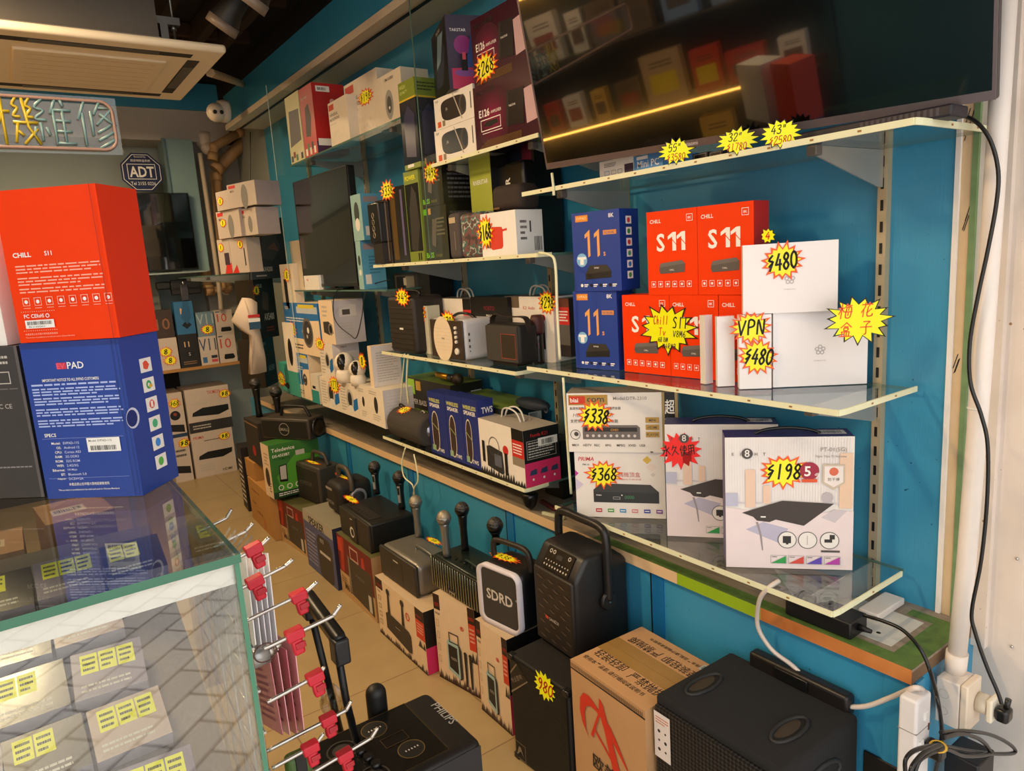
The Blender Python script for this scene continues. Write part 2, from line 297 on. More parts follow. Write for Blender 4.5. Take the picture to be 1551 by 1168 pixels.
def faces(mb,w,d,h):
    return dict(F=mb.face((0,0,0),(1,0,0),(0,0,1),w,h),R=mb.face((w,0,0),(0,1,0),(0,0,1),d,h),L=mb.face((0,d,0),(0,-1,0),(0,0,1),d,h),T=mb.face((0,0,h),(1,0,0),(0,1,0),w,d),B=mb.face((w,d,0),(-1,0,0),(0,0,1),w,h))
def carton(name,label,cat,c1,c2,top,z,d,body,draw=None,group=None,h=None,**fm):
    M,w,H=setup(c1,c2,z,top,h); mb=MB(); e=min(.0015,w*.02); mb.box((0,0,0),(w,d,H),body,**fm)
    if draw: draw(w,d,H,**{'f':faces(mb,w,d,H)})
    o=mb.build(name,M=M); tagp(o,label,cat,group); return rec(o,w,d,H,M)
ORG=mat('ee5a14',.5); KT=mat('141210',.6); TY=mat('f7ee22',.5); TYF=mat('eef000',.5,emit=0); RDT=mat('d2361a',.5); REDTAG=mat('f5190f',.5)
def star_pts(n,seed,rin=.64,jit=.12):
    R=random.Random(seed); o=[]
    for i in range(n):
        a=2*math.pi*i/n+.1; k=1-jit*R.random()*1.5; o.append((k*math.cos(a),k*math.sin(a))); a+=math.pi/n; q=rin*(1-jit*R.random()*.6); o.append((q*math.cos(a),q*math.sin(a)))
    return o
def star(mb,w,h,style,txt,seed=1,rot=0,lines=None,n=14):
    pts=star_pts(n,seed); F=mb.face((-w/2,0,-h/2),(1,0,0),(0,0,1),w,h)
    base={'R':ORG,'Y':KT,'F':TYF,'X':REDTAG}[style]; inner={'R':TY,'Y':TYF,'F':None,'X':None}[style]
    out=[(x*w/2,y*h/2) for x,y in pts]; mb.prism(out,-.0002,.0008,base)
    N=len(out); F.o=Vector((-w/2,-.0002,-h/2))
    if inner:
        k=.90 if style=='Y' else .80; k2=.93 if style=='Y' else .88
        F.poly([(.5+.5*x*(k if i%2==0 else k2),.5+.5*y*(k if i%2==0 else k2)) for i,(x,y) in enumerate(pts)],inner)
    ink=KT if style in 'RX' else RDT
    if lines:
        for (t,x,y,hh,c,sx) in lines: F.stroke(t,x,y,hh,c,.085 if ord(t[0])>1000 else .12,sx=sx,rot=rot)
    elif txt:
        n_=max(len(txt),2); hh=.37; sx=min(1.1,0.62*w/(n_*.78*hh*h)); F.stroke(txt,.5+.015,.5-hh/2,hh,ink,.135 if n_>2 else .2,sx=sx,rot=rot)
def tag(r,px,py,wpx,hpx,txt,style='R',face='F',rot=0,seed=None,lines=None,n=14,name='price_tag'):
    Mi=r.M.inverted(); o=Mi@EYE; d=Mi.to_3x3()@ray(px,py)
    if face=='F': t=-o.y/d.y; U=Vector((1,0,0));V=Vector((0,0,1)); off=Vector((0,-.0025,0))
    elif face=='R': t=(r.w-o.x)/d.x; U=Vector((0,1,0));V=Vector((0,0,1)); off=Vector((.0025,0,0))
    else: t=(r.h-o.z)/d.z; U=Vector((1,0,0));V=Vector((0,1,0)); off=Vector((0,0,.0025))
    p=o+d*t; q0=proj(r.M@p); su=(proj(r.M@(p+U*.01))-q0).length/.01; sv=(proj(r.M@(p+V*.01))-q0).length/.01
    w=min(1.14*wpx/su,.22); h=min(1.14*hpx/sv,.2)
    mb=MB(); seed=seed or int(px*7+py); star(mb,w,h,style,txt,seed,rot,lines,n)
    if face=='F': L=Matrix.Identity(4)
    elif face=='R': L=Matrix.Rotation(math.pi/2,4,'Z')
    else: L=Matrix.Rotation(-math.pi/2,4,'X')
    return mb.build(name,r.ob,M=Matrix.Translation(p+off)@L)
def empty(name,M,label,cat,group=None):
    o=bpy.data.objects.new(name,None); COL.objects.link(o); o.matrix_local=M; o.empty_display_size=.05; return tagp(o,label,cat,group)
def struct(name,mb,M=None): return tagp(mb.build(name,M=M),kind='structure')
# ================= SETTING =================
XW=1.75; XL=1.48; ZL=.675; YB=6.45; ZC=3.1
def sbox(name,a,b,m,**fm): mb=MB(); mb.box(a,b,m,**fm); return struct(name,mb)
CREAM=mat('cfc0a8',.6,var=.05,vs=4); DARKC=mat('17120e',.9); GREYW=mat('8d928c',.6,var=.06,vs=5); SOFF=mat('b9b2a8',.6)
sbox('floor',(-2.2,.55,-.1),(1.8,YB+.1,0),TILE)
mb=MB(); mb.box((-7,-7,-.12),(7,.549,-.02),PAVE); struct('floor_street',mb)
# right wall: blue upper wall, far grey part, beige wall towards the street
sbox('wall_right',(XW,.735,ZL),(XW+.12,5.44,2.66),BLUE)
sbox('wall_right_far',(XW,5.441,0),(XW+.12,YB,2.95),GREYW)
sbox('wall_right_lower',(XL,.70,0),(XL+.05,5.75,ZL-.03),BLUE)
sbox('wall_right_street',(XW+.03,-1.2,0),(XW+.15,.69,3.1),BEIGE)
mb=MB(); mb.box((XW-.004,.725,ZL-.06),(XW+.02,.735,2.66),W); struct('trim_1',mb)
mb=MB(); mb.box((XW+.004,.704,ZL-.06),(XW+.1,.725,2.66),PLY)
Fp=mb.face((XW+.004,.725,ZL),(0,-1,0),(0,0,1),.021,1.98)
R0=random.Random(4)
for z in (.30,.46,.56,.63,.67,.75,.80,.83):
    for k in range(3):
        y=R0.random()*.6; e=R0.random()*.02; Fp.poly([(y,z+e),(y+.12,z+e+.001),(y+.55,z+e+.018),(y+.43,z+e+.017)],K)
struct('trim_2',mb)
mb=MB(); mb.box((XW+.002,.692,ZL-.06),(XW+.02,.704,2.66),mat('6f8a5c',.7,var=.4,vs=20)); struct('trim_3',mb)
mb=MB(); mb.box((XW+.012,.63,ZL-.06),(XW+.1,.692,3.1),BEIGE); struct('trim_4',mb)
# cornice over the shelves and the beam
mb=MB(); mb.box((1.49,-.3,2.65),(XW+.1,5.44,2.86),CREAM,L=BLUE); struct('ceiling_beam_right',mb)
mb=MB(); mb.box((1.478,-.3,2.63),(1.535,5.44,2.665),CREAM); mb.box((1.575,-.3,2.645),(1.59,5.44,2.651),K); struct('trim_5',mb)
sbox('wall_left',(-1.6,.62,0),(-1.5,YB,ZC),mat('2a5a68',.6))
sbox('wall_back',(-2.2,YB,0),(XW+.1,YB+.1,ZC),mat('9aa8a6',.6,var=.06,vs=3))
sbox('ceiling',(-2.3,.4,ZC),(2.0,YB+.1,ZC+.1),DARKC)
sbox('ceiling_awning',(-2.6,-.6,ZC+.12),(2.4,.4,ZC+.18),DARKC)
# rear soffit, blue fascia over it
yS=6.1
mb=MB(); mb.box((-2.2,yS,2.66),(XL+.2,YB,2.9),SOFF); struct('ceiling_soffit',mb)
mb=MB(); mb.box((-2.2,yS-.03,2.89),(1.7,yS,3.09),BLUE); struct('trim_6',mb)
# ceiling joists / conduits over the AC
mb=MB()
for i,(x,y) in enumerate([(1.15,2.2),(1.3,2.2),(.9,2.2)]): mb.box((x,y,2.97),(x+.05,6.2,3.09),mat('2e1d10',.9))
for y in (2.4,3.2,4.0,4.7): mb.box((.2,y,3.02),(1.49,y+.04,3.09),mat('3a2412',.9))
struct('ceiling_joists',mb)
# ledge / worktop over the lower wall
mb=MB(); mb.box((XL-.02,.655,ZL-.035),(XW,5.5,ZL-.006),GREYW if 0 else mat('6b5238',.7)); mb.box((XL-.02,.655,ZL-.006),(XW,5.5,ZL),GREYWOOD)
F=mb.face((XL-.02,5.5,ZL-.035),(0,-1,0),(0,0,1),4.845,.035)
yy=lambda y:(5.5-y)/4.845
F.rect(0,0,yy(1.31),1,mat('d9b98e',.6)); F.rect(yy(1.31),0,yy(1.03),1,mat('8fb01c',.5)); F.rect(yy(1.03),0,1,1,OAK)
F=mb.face((XL-.02,.655,ZL),(1,0,0),(0,1,0),.29,4.845)
GN=mat('55702f',.6,var=.5,vs=40)
F.rect(0,0,.14,.21,GN); F.rect(.14,0,.9,.012,GN); F.rect(.78,.012,.9,.025,GN)
F.poly([(.2,.015),(.74,.015),(.78,.06),(.75,.10),(.2,.06)],mat('c4c2ba',.5,var=.12)); F.circ(.33,.025,.018,K); 
struct('trim_8',mb)
sbox('wall_right_cabinet_end',(XL+.001,.66,0),(XW+.08,.70,ZL-.036),BLUE)
sbox('wall_right_pier',(XL-.005,.65,0),(XL+.03,.72,ZL-.036),BLUE)
mb=MB()
for y in (1.38,2.15,2.98,3.75,4.5): mb.box((XL-.006,y,0),(XL,y+.045,ZL-.036),mat('1b6fa8',.4)); mb.box((XL-.0065,y+.045,0),(XL,y+.05,ZL-.036),K)
struct('trim_9',mb)
sbox('wall_right_top',(1.62,-.6,2.861),(1.9,YB,3.2),DARKC)
# uprights (slotted standards) on the wall
def upright(y,z0,z1,label,slots=True):
    mb=MB(); mb.box((XW-.022,y-.011,z0),(XW-.0005,y+.011,z1),mat('b9a988',.45,.3))
    Fq=mb.face((XW-.022,y+.011,z0),(0,-1,0),(0,0,1),.022,z1-z0); n=int((z1-z0)/.05)
    for i in range(n): Fq.rect(.35,(i+.25)/n,.68,(i+.75)/n,K)
    return tagp(mb.build('shelf_standard'),label,'shelf standard','slotted standards on the blue wall')
UY=[.884,1.747,2.80,3.75,4.60]
for y,t in zip(UY,['nearest the beige street wall','behind the blue set-top boxes','behind the red speaker box','behind the camera boxes','farthest into the shop']):
    upright(y,ZL+.01,2.6,'slotted metal shelf standard on the blue wall, the one '+t)
# glass shelves
EDGE=mat('4f6f63',.15)
def shelf(label,z,y0,y1,x0=1.4,chamfer=0,strip=True,brk=(),stripmat=None,group='glass wall shelves with light strips',t=.008,ends=(0,0)):
    # top of glass at z
    r=empty('glass_shelf',Matrix.Translation((x0,y0,z)),label,'shelf',group)
    g=MB(); c=chamfer; out=[(x0,y0+c),(x0+c*1.6,y0) if c else (x0,y0),(XW-.03,y0),(XW-.03,y1),(x0,y1)]
    if not c: out=[(x0,y0),(XW-.03,y0),(XW-.03,y1),(x0,y1)]
    n=len(out); o=lambda p,zz:(p[0]-x0,p[1]-y0,zz)
    g.add([o(p,0) for p in out]+[o(p,-t) for p in out],[tuple(range(n)),tuple(range(2*n-1,n-1,-1))],GLASS); g.add([o(p,0) for p in out]+[o(p,-t) for p in out],[(i,i+n,(i+1)%n+n,(i+1)%n) for i in range(n)],EDGE); g.build('pane',r)
    if strip:
        s=MB(); sm=stripmat or STRIP; h=.0065
        P=[Vector((-.003,y1-y0,-t/2)),Vector((-.003,c if c else 0,-t/2))]
        if ends[0]: P+=[Vector((c*1.6 if c else .02,-.003,-t/2)),Vector((ends[0],-.003,-t/2))]
        for a,b in zip(P[:-1],P[1:]):
            d=(b-a).normalized(); nn=Vector((d.y,-d.x,0))*.0035; nn=nn if nn.x<=0 and abs(nn.x)>1e-5 or nn.y<0 else -nn
            s.add([a+nn+Vector((0,0,-h)),b+nn+Vector((0,0,-h)),b+nn+Vector((0,0,h)),a+nn+Vector((0,0,h)),a-nn*.2+Vector((0,0,-h)),b-nn*.2+Vector((0,0,-h)),b-nn*.2+Vector((0,0,h)),a-nn*.2+Vector((0,0,h))],[(0,1,2,3),(7,6,5,4),(3,2,6,7),(4,5,1,0),(1,5,6,2),(4,0,3,7)],sm)
            L=(b-a).length; k=int(L/.1)
            for i in range(1,k): q=a+d*(i*L/k)+nn*1.15; s.add([q+d*.004+Vector((0,0,-.002)),q-d*.004+Vector((0,0,-.002)),q-d*.004+Vector((0,0,.002)),q+d*.004+Vector((0,0,.002))],[(0,1,2,3)],mat('9a6a30',.5))
        s.build('light_strip',r)
    for y in brk:
        b=MB(); D=XW-.024-x0-.05
        b.prism([(.05,-t-.0005),(.05+D,-t-.0005),(.05+D,-t-.085),(.05+D-.02,-t-.085),(.05,-t-.022)],y-y0-.002,y-y0+.002,mat('a9a79f',.35,.5)); b.rbox((.03,y-y0-.012,-t-.022),(.055,y-y0+.012,-t-.0005),.003,mat('57504a',.4),2)
        b.build('bracket',r)
    return r
S2=shelf('glass shelf below the big television, pale light strip along its edge',1.803,.66,1.86,brk=(.884,1.72),ends=(.36,0))
S3=shelf('long glass shelf carrying the blue and orange set-top boxes',1.238,.795,1.89,chamfer=.0,brk=(.884,1.70),ends=(.33,0))
S4=shelf('lowest glass shelf on the right carrying the antenna boxes',.775,.80,1.78,brk=(.884,1.70),ends=(.3,0))
S5=shelf('middle glass shelf carrying the green packs and the white box with red speaker',1.61,1.80,3.02,brk=(1.9,2.80),ends=(.05,0))
S6=shelf('glass shelf carrying the white retro radio and black speakers',1.213,1.96,3.02,brk=(2.0,2.80),ends=(.1,0))
S8=shelf('low glass shelf carrying the karaoke box and three blue speaker packs',.792,1.95,3.10,brk=(2.05,2.80),ends=(.1,0))
S7=shelf('top glass shelf carrying the dark red microphone boxes',1.968,1.76,2.42,brk=(1.85,2.35))
S9=shelf('high glass shelf carrying the red box and white microphone boxes',2.185,2.55,3.98,brk=(2.8,3.75),strip=False)
S10=shelf('dark-edged glass shelf under the wall television',1.50,2.92,4.15,brk=(3.1,3.95),strip=False)
S11=shelf('low glass shelf under the security camera boxes',.845,3.13,5.25,brk=(3.3,4.5),strip=False)
S12=shelf('far glass shelf carrying the dark router boxes and white microphone packs',1.62,4.98,5.85,x0=1.10,brk=(5.1,5.7),strip=False)
# vertical glass dividers
def divider(y,z0,z1,x0,label,edge=mat('b8c8be',.3)):
    mb=MB(); mb.box((x0+.0005,y-.003,z0),(XW-.03,y+.003,z1),GLASS); mb.box((x0-.002,y-.0032,z0),(x0,y+.0032,z1),edge); return tagp(mb.build('glass_divider'),label,'glass panel','upright glass dividers')
divider(2.475,1.62,2.648,1.39,'upright glass panel left of the striped speaker boxes on the top shelf',mat('4f6a5e',.3))
divider(4.19,.855,2.648,1.39,'upright glass panel left of the wall television')
upright(2.16,ZL+.01,2.6,'slotted metal shelf standard on the blue wall, the one behind the red headed karaoke microphone')
# light strips hanging between shelves
def strip(pts,label,r=.0045):
    mb=MB(); mb.curve([tuple(p) for p in pts],r,STRIP,6,5); return tagp(mb.build('light_strip_cable'),label,'light strip','light strips between shelves')
strip([PX(816,383,1.392),PX(832,386,1.39),PX(841,400,1.39),PX(844,470,1.39),PX(848,545,1.39)],'white light strip bending down right of the white box with red speaker')
strip([PX(853,572,1.40),PX(858,650,1.40),PX(865,748,1.40)],'white light strip hanging left of the receiver boxes')
strip([PX(836,262,1.39),PX(838,280,1.39),PX(839,296,1.39)],'short white light strip under the television corner')
strip([PX(613,536,1.41),PX(609,580,1.42),PX(607,612,1.44)],'thin white cable hanging left of the dark bass speaker box',.003)
strip([PX(618,537,1.41),PX(616,580,1.42),PX(619,612,1.44)],'thin white light strip hanging left of the dark bass speaker box')
strip([PX(614,678,1.385),PX(609,700,1.38),PX(612,722,1.38),PX(625,735,1.38),PX(628,752,1.40)],'white cable loop hanging below the black tube speaker, left strand',.0035)
strip([PX(627,688,1.385),PX(632,712,1.38),PX(633,728,1.38),PX(628,738,1.38),PX(626,750,1.40)],'white cable loop hanging below the black tube speaker, right strand',.0035)
# ================= TELEVISION over shelf =================
def make_tv():
    bl=PX(828,257,1.335); br=PX(1508,151,1.50); u=(br-bl); W_=u.length; bl=Vector(bl)
    u.normalize(); H=.64
    best=None
    for i in range(0,40):
        t=math.radians(i*.5); n=u.cross(Vector((0,0,1))).normalized() # towards wall or room
        if n.x>0: n=-n
        up=(Vector((0,0,1))-u*u.z).normalized(); v=(up*math.cos(t)+n*math.sin(t)).normalized()
        e=min((abs(proj(bl+v*(k*.01)).x-782)+abs(proj(bl+v*(k*.01)).y-0)) for k in range(20,70))
        if best is None or e<best[0]: best=(e,v,i*.5)
    v=best[1]; n=u.cross(v).normalized()  # outward normal = -y local
    y=-n if n.x<0 else n
    M=Matrix(((u.x,y.x,v.x,bl.x),(u.y,y.y,v.y,bl.y),(u.z,y.z,v.z,bl.z),(0,0,0,1)))
    r=empty('television',M,'huge wall television with thin grey bezel leaning over the right shelf','television')
    b=MB(); b.rbox((0,.004,0),(W_,.03,H),.004,mat('2a2526',.4),2); b.box((.15,.03,.08),(W_-.15,.065,H-.12),K); b.build('back_case',r)
    z=MB(); BZ=mat('6f6467',.3,.6)
    for a,c in (((0,0,0),(W_,.0038,.017)),((0,0,H-.008),(W_,.0038,H)),((0,0,.017),(.005,.0038,H-.008)),((W_-.006,0,.017),(W_,.0038,H-.008))): z.box(a,c,BZ)
    Fz=z.face((0,0,0),(1,0,0),(0,0,1),W_,.017); Fz.text('xiaomi',.435,.25,.5,mat('c9c4c2',.4),'c'); z.build('bezel',r)
    s=MB(); s.box((.005,.0012,.017),(W_-.006,.0038,H-.008),SCREEN); s.build('screen',r)
    bm=MB(); bm.box((.35,.066,.2),(.75,.12,.36),mat('222222',.5)); bm.build('wall_bracket',r)
    return r
SCREEN=mat('040404',.03,var=0,coat=1.0)
TV=make_tv()
# ================= SECTION A boxes (right) =================
def draw_evfront(w,d,h,f):
    F=f['F']; o=mat('e8a45c',.5); wh=mat('f2f0ee',.5); dk=mat('1c1b1a',.5)
    F.rect(.08,.885,.35,.965,mat('e08a2e',.5)); F.text('EVPAD',.11,.91,.035,mat('f6d9a6',.5),sx=1.05)
    F.text('8K',.78,.905,.052,wh,bold=.03)
    for x in (.27,.47): F.poly([(x,.72),(x+.11,.78),(x+.11,.45),(x+.06,.43),(x+.06,.70),(x,.67)],o)
    F.text('s',.655,.44,.05,o,bold=.02); F.rect(.66,.70,.93,.755,mat('d98f46',.5)); F.text('5G DUAL',.68,.712,.028,EVB)
    F.circ(.19,.40,.115,mat('7fb6dd',.5)); F.rect(.15,.34,.23,.42,wh); F.rect(.10,.41,.28,.44,wh)
    F.poly([(.26,.22),(.35,.33),(.72,.33),(.80,.25),(.80,.17),(.26,.15)],dk); F.poly([(.26,.22),(.35,.33),(.72,.33),(.80,.25)],mat('35312c',.5)); F.text('EVPAD',.5,.285,.018,wh,'c')
    for i in range(4): F.circ(.17+i*.2,.075,.028,dk if i else wh); F.rect(.22+i*.2,.075,.31+i*.2,.09,wh); F.rect(.22+i*.2,.055,.29+i*.2,.066,wh)
    R=f['R']; cs=['d8413a','3f9a52','d23b33','4aa06a','3d7fc4','4aa04a']
    for i in range(6): y=.86-i*.135; R.rect(.32,y-.045,.62,y+.05,wh); R.circ(.47,y,.08,mat(cs[i],.5))
def draw_s11(w,d,h,f):
    F=f['F']; wh=mat('f6eeea',.5); g=mat('5b5450',.5)
    F.text('CHILL',.07,.86,.045,wh,bold=.03); F.frame(.80,.855,.92,.935,.008,wh); F.text('8K',.86,.878,.03,wh,'c')
    F.text('S',.20,.52,.215,wh,bold=.05,sx=.95)
    for x in (.52,.70): F.poly([(x,.525),(x+.075,.525),(x+.075,.742),(x+.01,.742),(x,.735)],wh); F.poly([(x,.738),(x-.09,.695),(x-.09,.655),(x,.69)],wh); F.poly([(x-.005,.665),(x+.08,.60),(x+.08,.588),(x-.005,.650)],OR)
    F.poly([(.24,.30),(.28,.38),(.70,.41),(.76,.37),(.75,.27),(.27,.255)],g); F.poly([(.24,.33),(.28,.38),(.70,.41),(.76,.37)],mat('6d6662',.5)); F.text('CHILL',.5,.29,.018,wh,'c')
    for i in range(6): x=.12+i*.145; F.frame(x-.045,.095,x+.045,.165,.006,wh); F.circ(x,.13,.022,wh,10)
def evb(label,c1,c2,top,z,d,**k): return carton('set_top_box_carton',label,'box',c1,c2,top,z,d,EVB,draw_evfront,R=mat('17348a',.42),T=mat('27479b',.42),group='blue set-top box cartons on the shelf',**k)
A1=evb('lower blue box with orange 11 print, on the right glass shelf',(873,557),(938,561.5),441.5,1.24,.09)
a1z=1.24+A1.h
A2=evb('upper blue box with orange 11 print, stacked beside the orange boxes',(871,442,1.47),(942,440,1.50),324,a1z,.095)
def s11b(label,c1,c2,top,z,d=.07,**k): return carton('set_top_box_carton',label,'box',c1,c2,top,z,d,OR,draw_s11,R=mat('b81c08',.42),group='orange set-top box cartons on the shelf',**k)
h0=None
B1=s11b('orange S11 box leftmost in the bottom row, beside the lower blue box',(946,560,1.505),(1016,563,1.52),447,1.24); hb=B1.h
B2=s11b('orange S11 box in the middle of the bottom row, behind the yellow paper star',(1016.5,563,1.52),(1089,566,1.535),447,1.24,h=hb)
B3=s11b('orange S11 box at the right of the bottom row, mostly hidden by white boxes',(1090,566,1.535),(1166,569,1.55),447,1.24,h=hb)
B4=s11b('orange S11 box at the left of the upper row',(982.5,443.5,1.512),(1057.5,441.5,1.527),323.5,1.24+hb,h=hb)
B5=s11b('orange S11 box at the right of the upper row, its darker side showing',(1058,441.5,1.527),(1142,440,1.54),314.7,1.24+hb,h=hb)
tag(B2,1012,498,92,74,None,'Y',lines=[('Chill',.40,.58,.15,RDT,.58),('Tv',.42,.38,.14,RDT,.8),('S11',.70,.52,.19,KT,.75),('4GB RAM',.42,.26,.08,KT,.5),('V8M6',.68,.36,.11,KT,.8),('N4R8B',.52,.14,.09,KT,.85)],seed=21,n=15,name='paper_star')
tag(B5,1164,357,24,24,'4','Y',seed=5,n=9)
# white plum-blossom boxes in film
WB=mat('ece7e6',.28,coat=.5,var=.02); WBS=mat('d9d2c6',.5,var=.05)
def draw_plum(w,d,h,f):
    F=f['F']; g=mat('b9b2b2',.5)
    for i in range(5): a=math.pi/2+i*2*math.pi/5; F.circ(.5+.035*math.cos(a),.48+.035*math.sin(a)*w/h,.024,g,12); F.circ(.5+.035*math.cos(a),.48+.035*math.sin(a)*w/h,.012,WB,8)
    F.text('UNBLOCK',.5,.33,.016,g,'c',sx=1.5)
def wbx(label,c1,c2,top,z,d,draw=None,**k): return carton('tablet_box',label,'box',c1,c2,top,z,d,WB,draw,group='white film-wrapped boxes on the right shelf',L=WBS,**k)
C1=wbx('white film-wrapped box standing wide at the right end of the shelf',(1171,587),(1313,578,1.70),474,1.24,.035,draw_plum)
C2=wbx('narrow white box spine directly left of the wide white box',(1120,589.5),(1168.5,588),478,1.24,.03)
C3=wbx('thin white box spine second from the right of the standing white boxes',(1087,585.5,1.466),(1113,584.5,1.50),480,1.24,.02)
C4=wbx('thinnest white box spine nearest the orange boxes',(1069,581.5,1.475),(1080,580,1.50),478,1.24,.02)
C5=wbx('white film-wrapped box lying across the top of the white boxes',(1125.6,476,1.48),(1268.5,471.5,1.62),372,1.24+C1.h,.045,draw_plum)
tag(C5,1185,396,66,58,'$480','R',rot=.12,seed=3,n=15); tag(C2,1137,496,62,50,'VPN','R',rot=.03,seed=8,n=15); tag(C2,1147,540,62,54,'$480','R',rot=-.08,seed=11,n=15)
def free_star(name,label,px,py,x,wpx,hpx,txt,style,cat='price sign',group=None,yaw=-math.pi/2,z=None,**k):
    p=PX(px,py,x); dist=(p-EYE).dot(CF); w=wpx/FL*dist/(1.0 if cat=='paper sign' else .78); 
    mb=MB(); star(mb,w,hpx/FL*dist,style,txt,**k); o=mb.build(name,M=Matrix.Translation(p)@Matrix.Rotation(yaw,4,'Z')); return tagp(o,label,cat,group)
free_star('paper_star','large yellow paper star with red handwritten Chinese characters',1300,485,1.575,108,82,None,'Y','paper sign',yaw=-math.radians(48),seed=14,n=15,lines=[('梅',.33,.54,.27,ORG,.85),('花',.61,.56,.26,ORG,.85),('盒',.34,.20,.26,ORG,.85),('子',.60,.23,.25,ORG,.85)])
for px,py,w,h,t1,t2,lab,sd in [(1024,229,50,44,'55"','$3580','yellow star sign reading 55 inch, leftmost under the television',31),(1116,213,56,46,'32"','$1780','yellow star sign reading 32 inch, middle one under the television',32),(1182,202,56,50,'43"','$2580','yellow star sign reading 43 inch, rightmost under the television',33)]:
    free_star('price_sign',lab,px,py,1.392,w,h,None,'Y',yaw=-math.radians(62),seed=sd,n=15,group='yellow star signs under the television',lines=[(t1,.48,.50,.24,KT,.85),(t2,.5,.2,.22,RDT,.75)])
# small boxes lying on the television shelf
def draw_min(w,d,h,f):
    F=f['F']; F.text('Mini PC',.5,.25,.42,WS,'c'); F.rect(.1,.75,.5,.95,WS)
carton('mini_computer_box','light blue Mini PC box lying on the shelf under the television','box',(961,268,1.425),(1004,259,1.425),238,1.804,.16,mat('4a86c0',.4),draw_min)
def draw_w1(w,d,h,f):
    F=f['F']; F.lines(.15,.6,.5,.85,3,mat('555555')); F.frame(.15,.15,.3,.4,.01,mat('4a86c0')); F.frame(.36,.15,.5,.4,.01,mat('888888')); F.frame(.55,.15,.68,.4,.01,mat('888888')); F.rect(.75,.1,1,.6,mat('3a2a3a'))
carton('accessory_box','flat white box with small icons beside the blue Mini PC box','box',(909,277,1.425),(960,268,1.425),246,1.804,.15,W,draw_w1)
carton('streaming_stick_box','small black box on the shelf between the first two star signs','box',(1049,250,1.43),(1072,245,1.43),234,1.804,.08,KG,lambda w,d,h,f:f['F'].frame(.1,.1,.9,.9,.03,mat('707070')),group='small black boxes under the television')
carton('streaming_stick_box','small black box just left of the 32 inch star sign','box',(1074,245,1.43),(1094,241,1.43),231,1.804,.08,KG,lambda w,d,h,f:f['F'].frame(.1,.1,.9,.9,.03,mat('707070')),group='small black boxes under the television')
mb=MB(); a=PX(1296,190,1.45); mb.rbox((0,0,0),(.36,.07,.022),.004,mat('1a1520',.5),2)
for i in range(14): mb.box((.19+i*.011,-.0005,.004),(.196+i*.011,.002,.018),mat('3a3544',.4))
tagp(mb.build('adapter_bar',M=mtx((1.45,.98,1.8045),(0,-1,0))),'long black ventilated bar on the shelf corner under the television','adapter')
# lower boxes
def draw_dtr(w,d,h,f):
    F=f['F']; F.rect(.86,0,1,1,mat('a08a5a',.5)); F.rect(.885,0,.975,1,K); F.text('超',.93,.64,.24,WS,'c',bold=.03,wmax=.085); F.text('強',.93,.34,.24,WS,'c',bold=.03,wmax=.085); F.w*=.86; gd=mat('b08a3a',.3,.3); tx=mat('4c4642',.5); dk=mat('4a4340',.5)
    F.rect(.02,.80,.44,.97,gd); F.rect(.03,.82,.20,.95,mat('c9361c')); F.text('biai',.04,.845,.075,WS,bold=.04); F.text('com',.22,.85,.07,dk,bold=.04,sx=1.2)
    F.text('Model:DTR-2310',.50,.88,.055,mat('8a8078'),wmax=.44); F.text('高清地面廣播接收器+高清多媒體播放器',.03,.72,.05,tx,wmax=.93,sx=.9)
    F.text('HDTV RECEIVER',.06,.60,.065,mat('8a8078'),bold=.0,shear=.25,wmax=.72); F.text('支援即時錄影(PVR)劃機功能',.03,.49,.07,dk,wmax=.76)
    F.poly([(.16,.42),(.2,.46),(.74,.46),(.77,.42),(.77,.22),(.16,.22)],mat('6c6460',.4)); F.rect(.18,.35,.74,.42,mat('2b2625')); F.text('CH01',.5,.36,.04,mat('d89a3a'),'c')
    for i in range(9): F.circ(.21+i*.063,.28,.016,mat('cfc8c4'),10)
    F.ring(.08,.30,.055,.006,dk); F.circ(.09,.31,.025,dk,10)
    for i,t in enumerate(('MP4','HDMI','PLAYER')): F.rect(.83,.50-i*.12,.97,.59-i*.12,gd); F.text(t,.9,.52-i*.12,.045,dk,'c',bold=.03,wmax=.12)
    for i,t in enumerate(('MKV','HDTV','REC','EPG','MPEG','XVID','USB')): F.text(t,.04+i*.12,.10,.04,dk,bold=.02,wmax=.09)
    F.rect(.87,.0,.9,.02,dk)
    pass
def draw_prima(w,d,h,f):
    F=f['F']; r=mat('c43a3a'); dk=mat('2c2d2c',.4)
    F.text('PRIMA',.04,.86,.06,r,bold=.03,shear=.2); F.text('PM-30',.09,.79,.028,mat('555555'))
    F.text('高清數碼機頂盒',.30,.62,.075,mat('c65a50'),bold=.0,wmax=.44); F.text('DIGITAL TV RECEIVER',.74,.575,.022,mat('c65a50'),'r')
    F.poly([(.76,.88),(.81,.94),(.86,.88),(.81,.82)],mat('d8b64a')); F.poly([(.79,.77),(.85,.83),(.92,.77),(.86,.71)],mat('e8d8cf')); F.poly([(.84,.66),(.87,.69),(.9,.66),(.87,.63)],mat('d5cfc8'))
    F.poly([(0,.62),(0,.72),(.04,.67)],mat('c0409a')); F.poly([(0,.40),(0,.60),(.09,.50)],mat('cfc3d8'))
    F.poly([(.20,.42),(.28,.52),(.84,.51),(.93,.40),(.93,.23),(.20,.24)],mat('3b3c3a',.4)); F.rect(.20,.23,.93,.39,dk); F.text('0000',.55,.29,.05,mat('3f8a55'),'l'); F.text('PRIMA',.23,.33,.02,WS); F.frame(.42,.28,.5,.32,.005,mat('aaaaaa')); F.circ(.52,.345,.008,WS)
    for i,c in enumerate(('c23a44','4f9a3c','3a8fc4','d98a8a','2b3f9c','7a3a9c')): x=.22+i*.135; F.rect(x,.08,x+.07,.135,mat(c)); F.rect(x+.01,.1,x+.06,.115,WS)
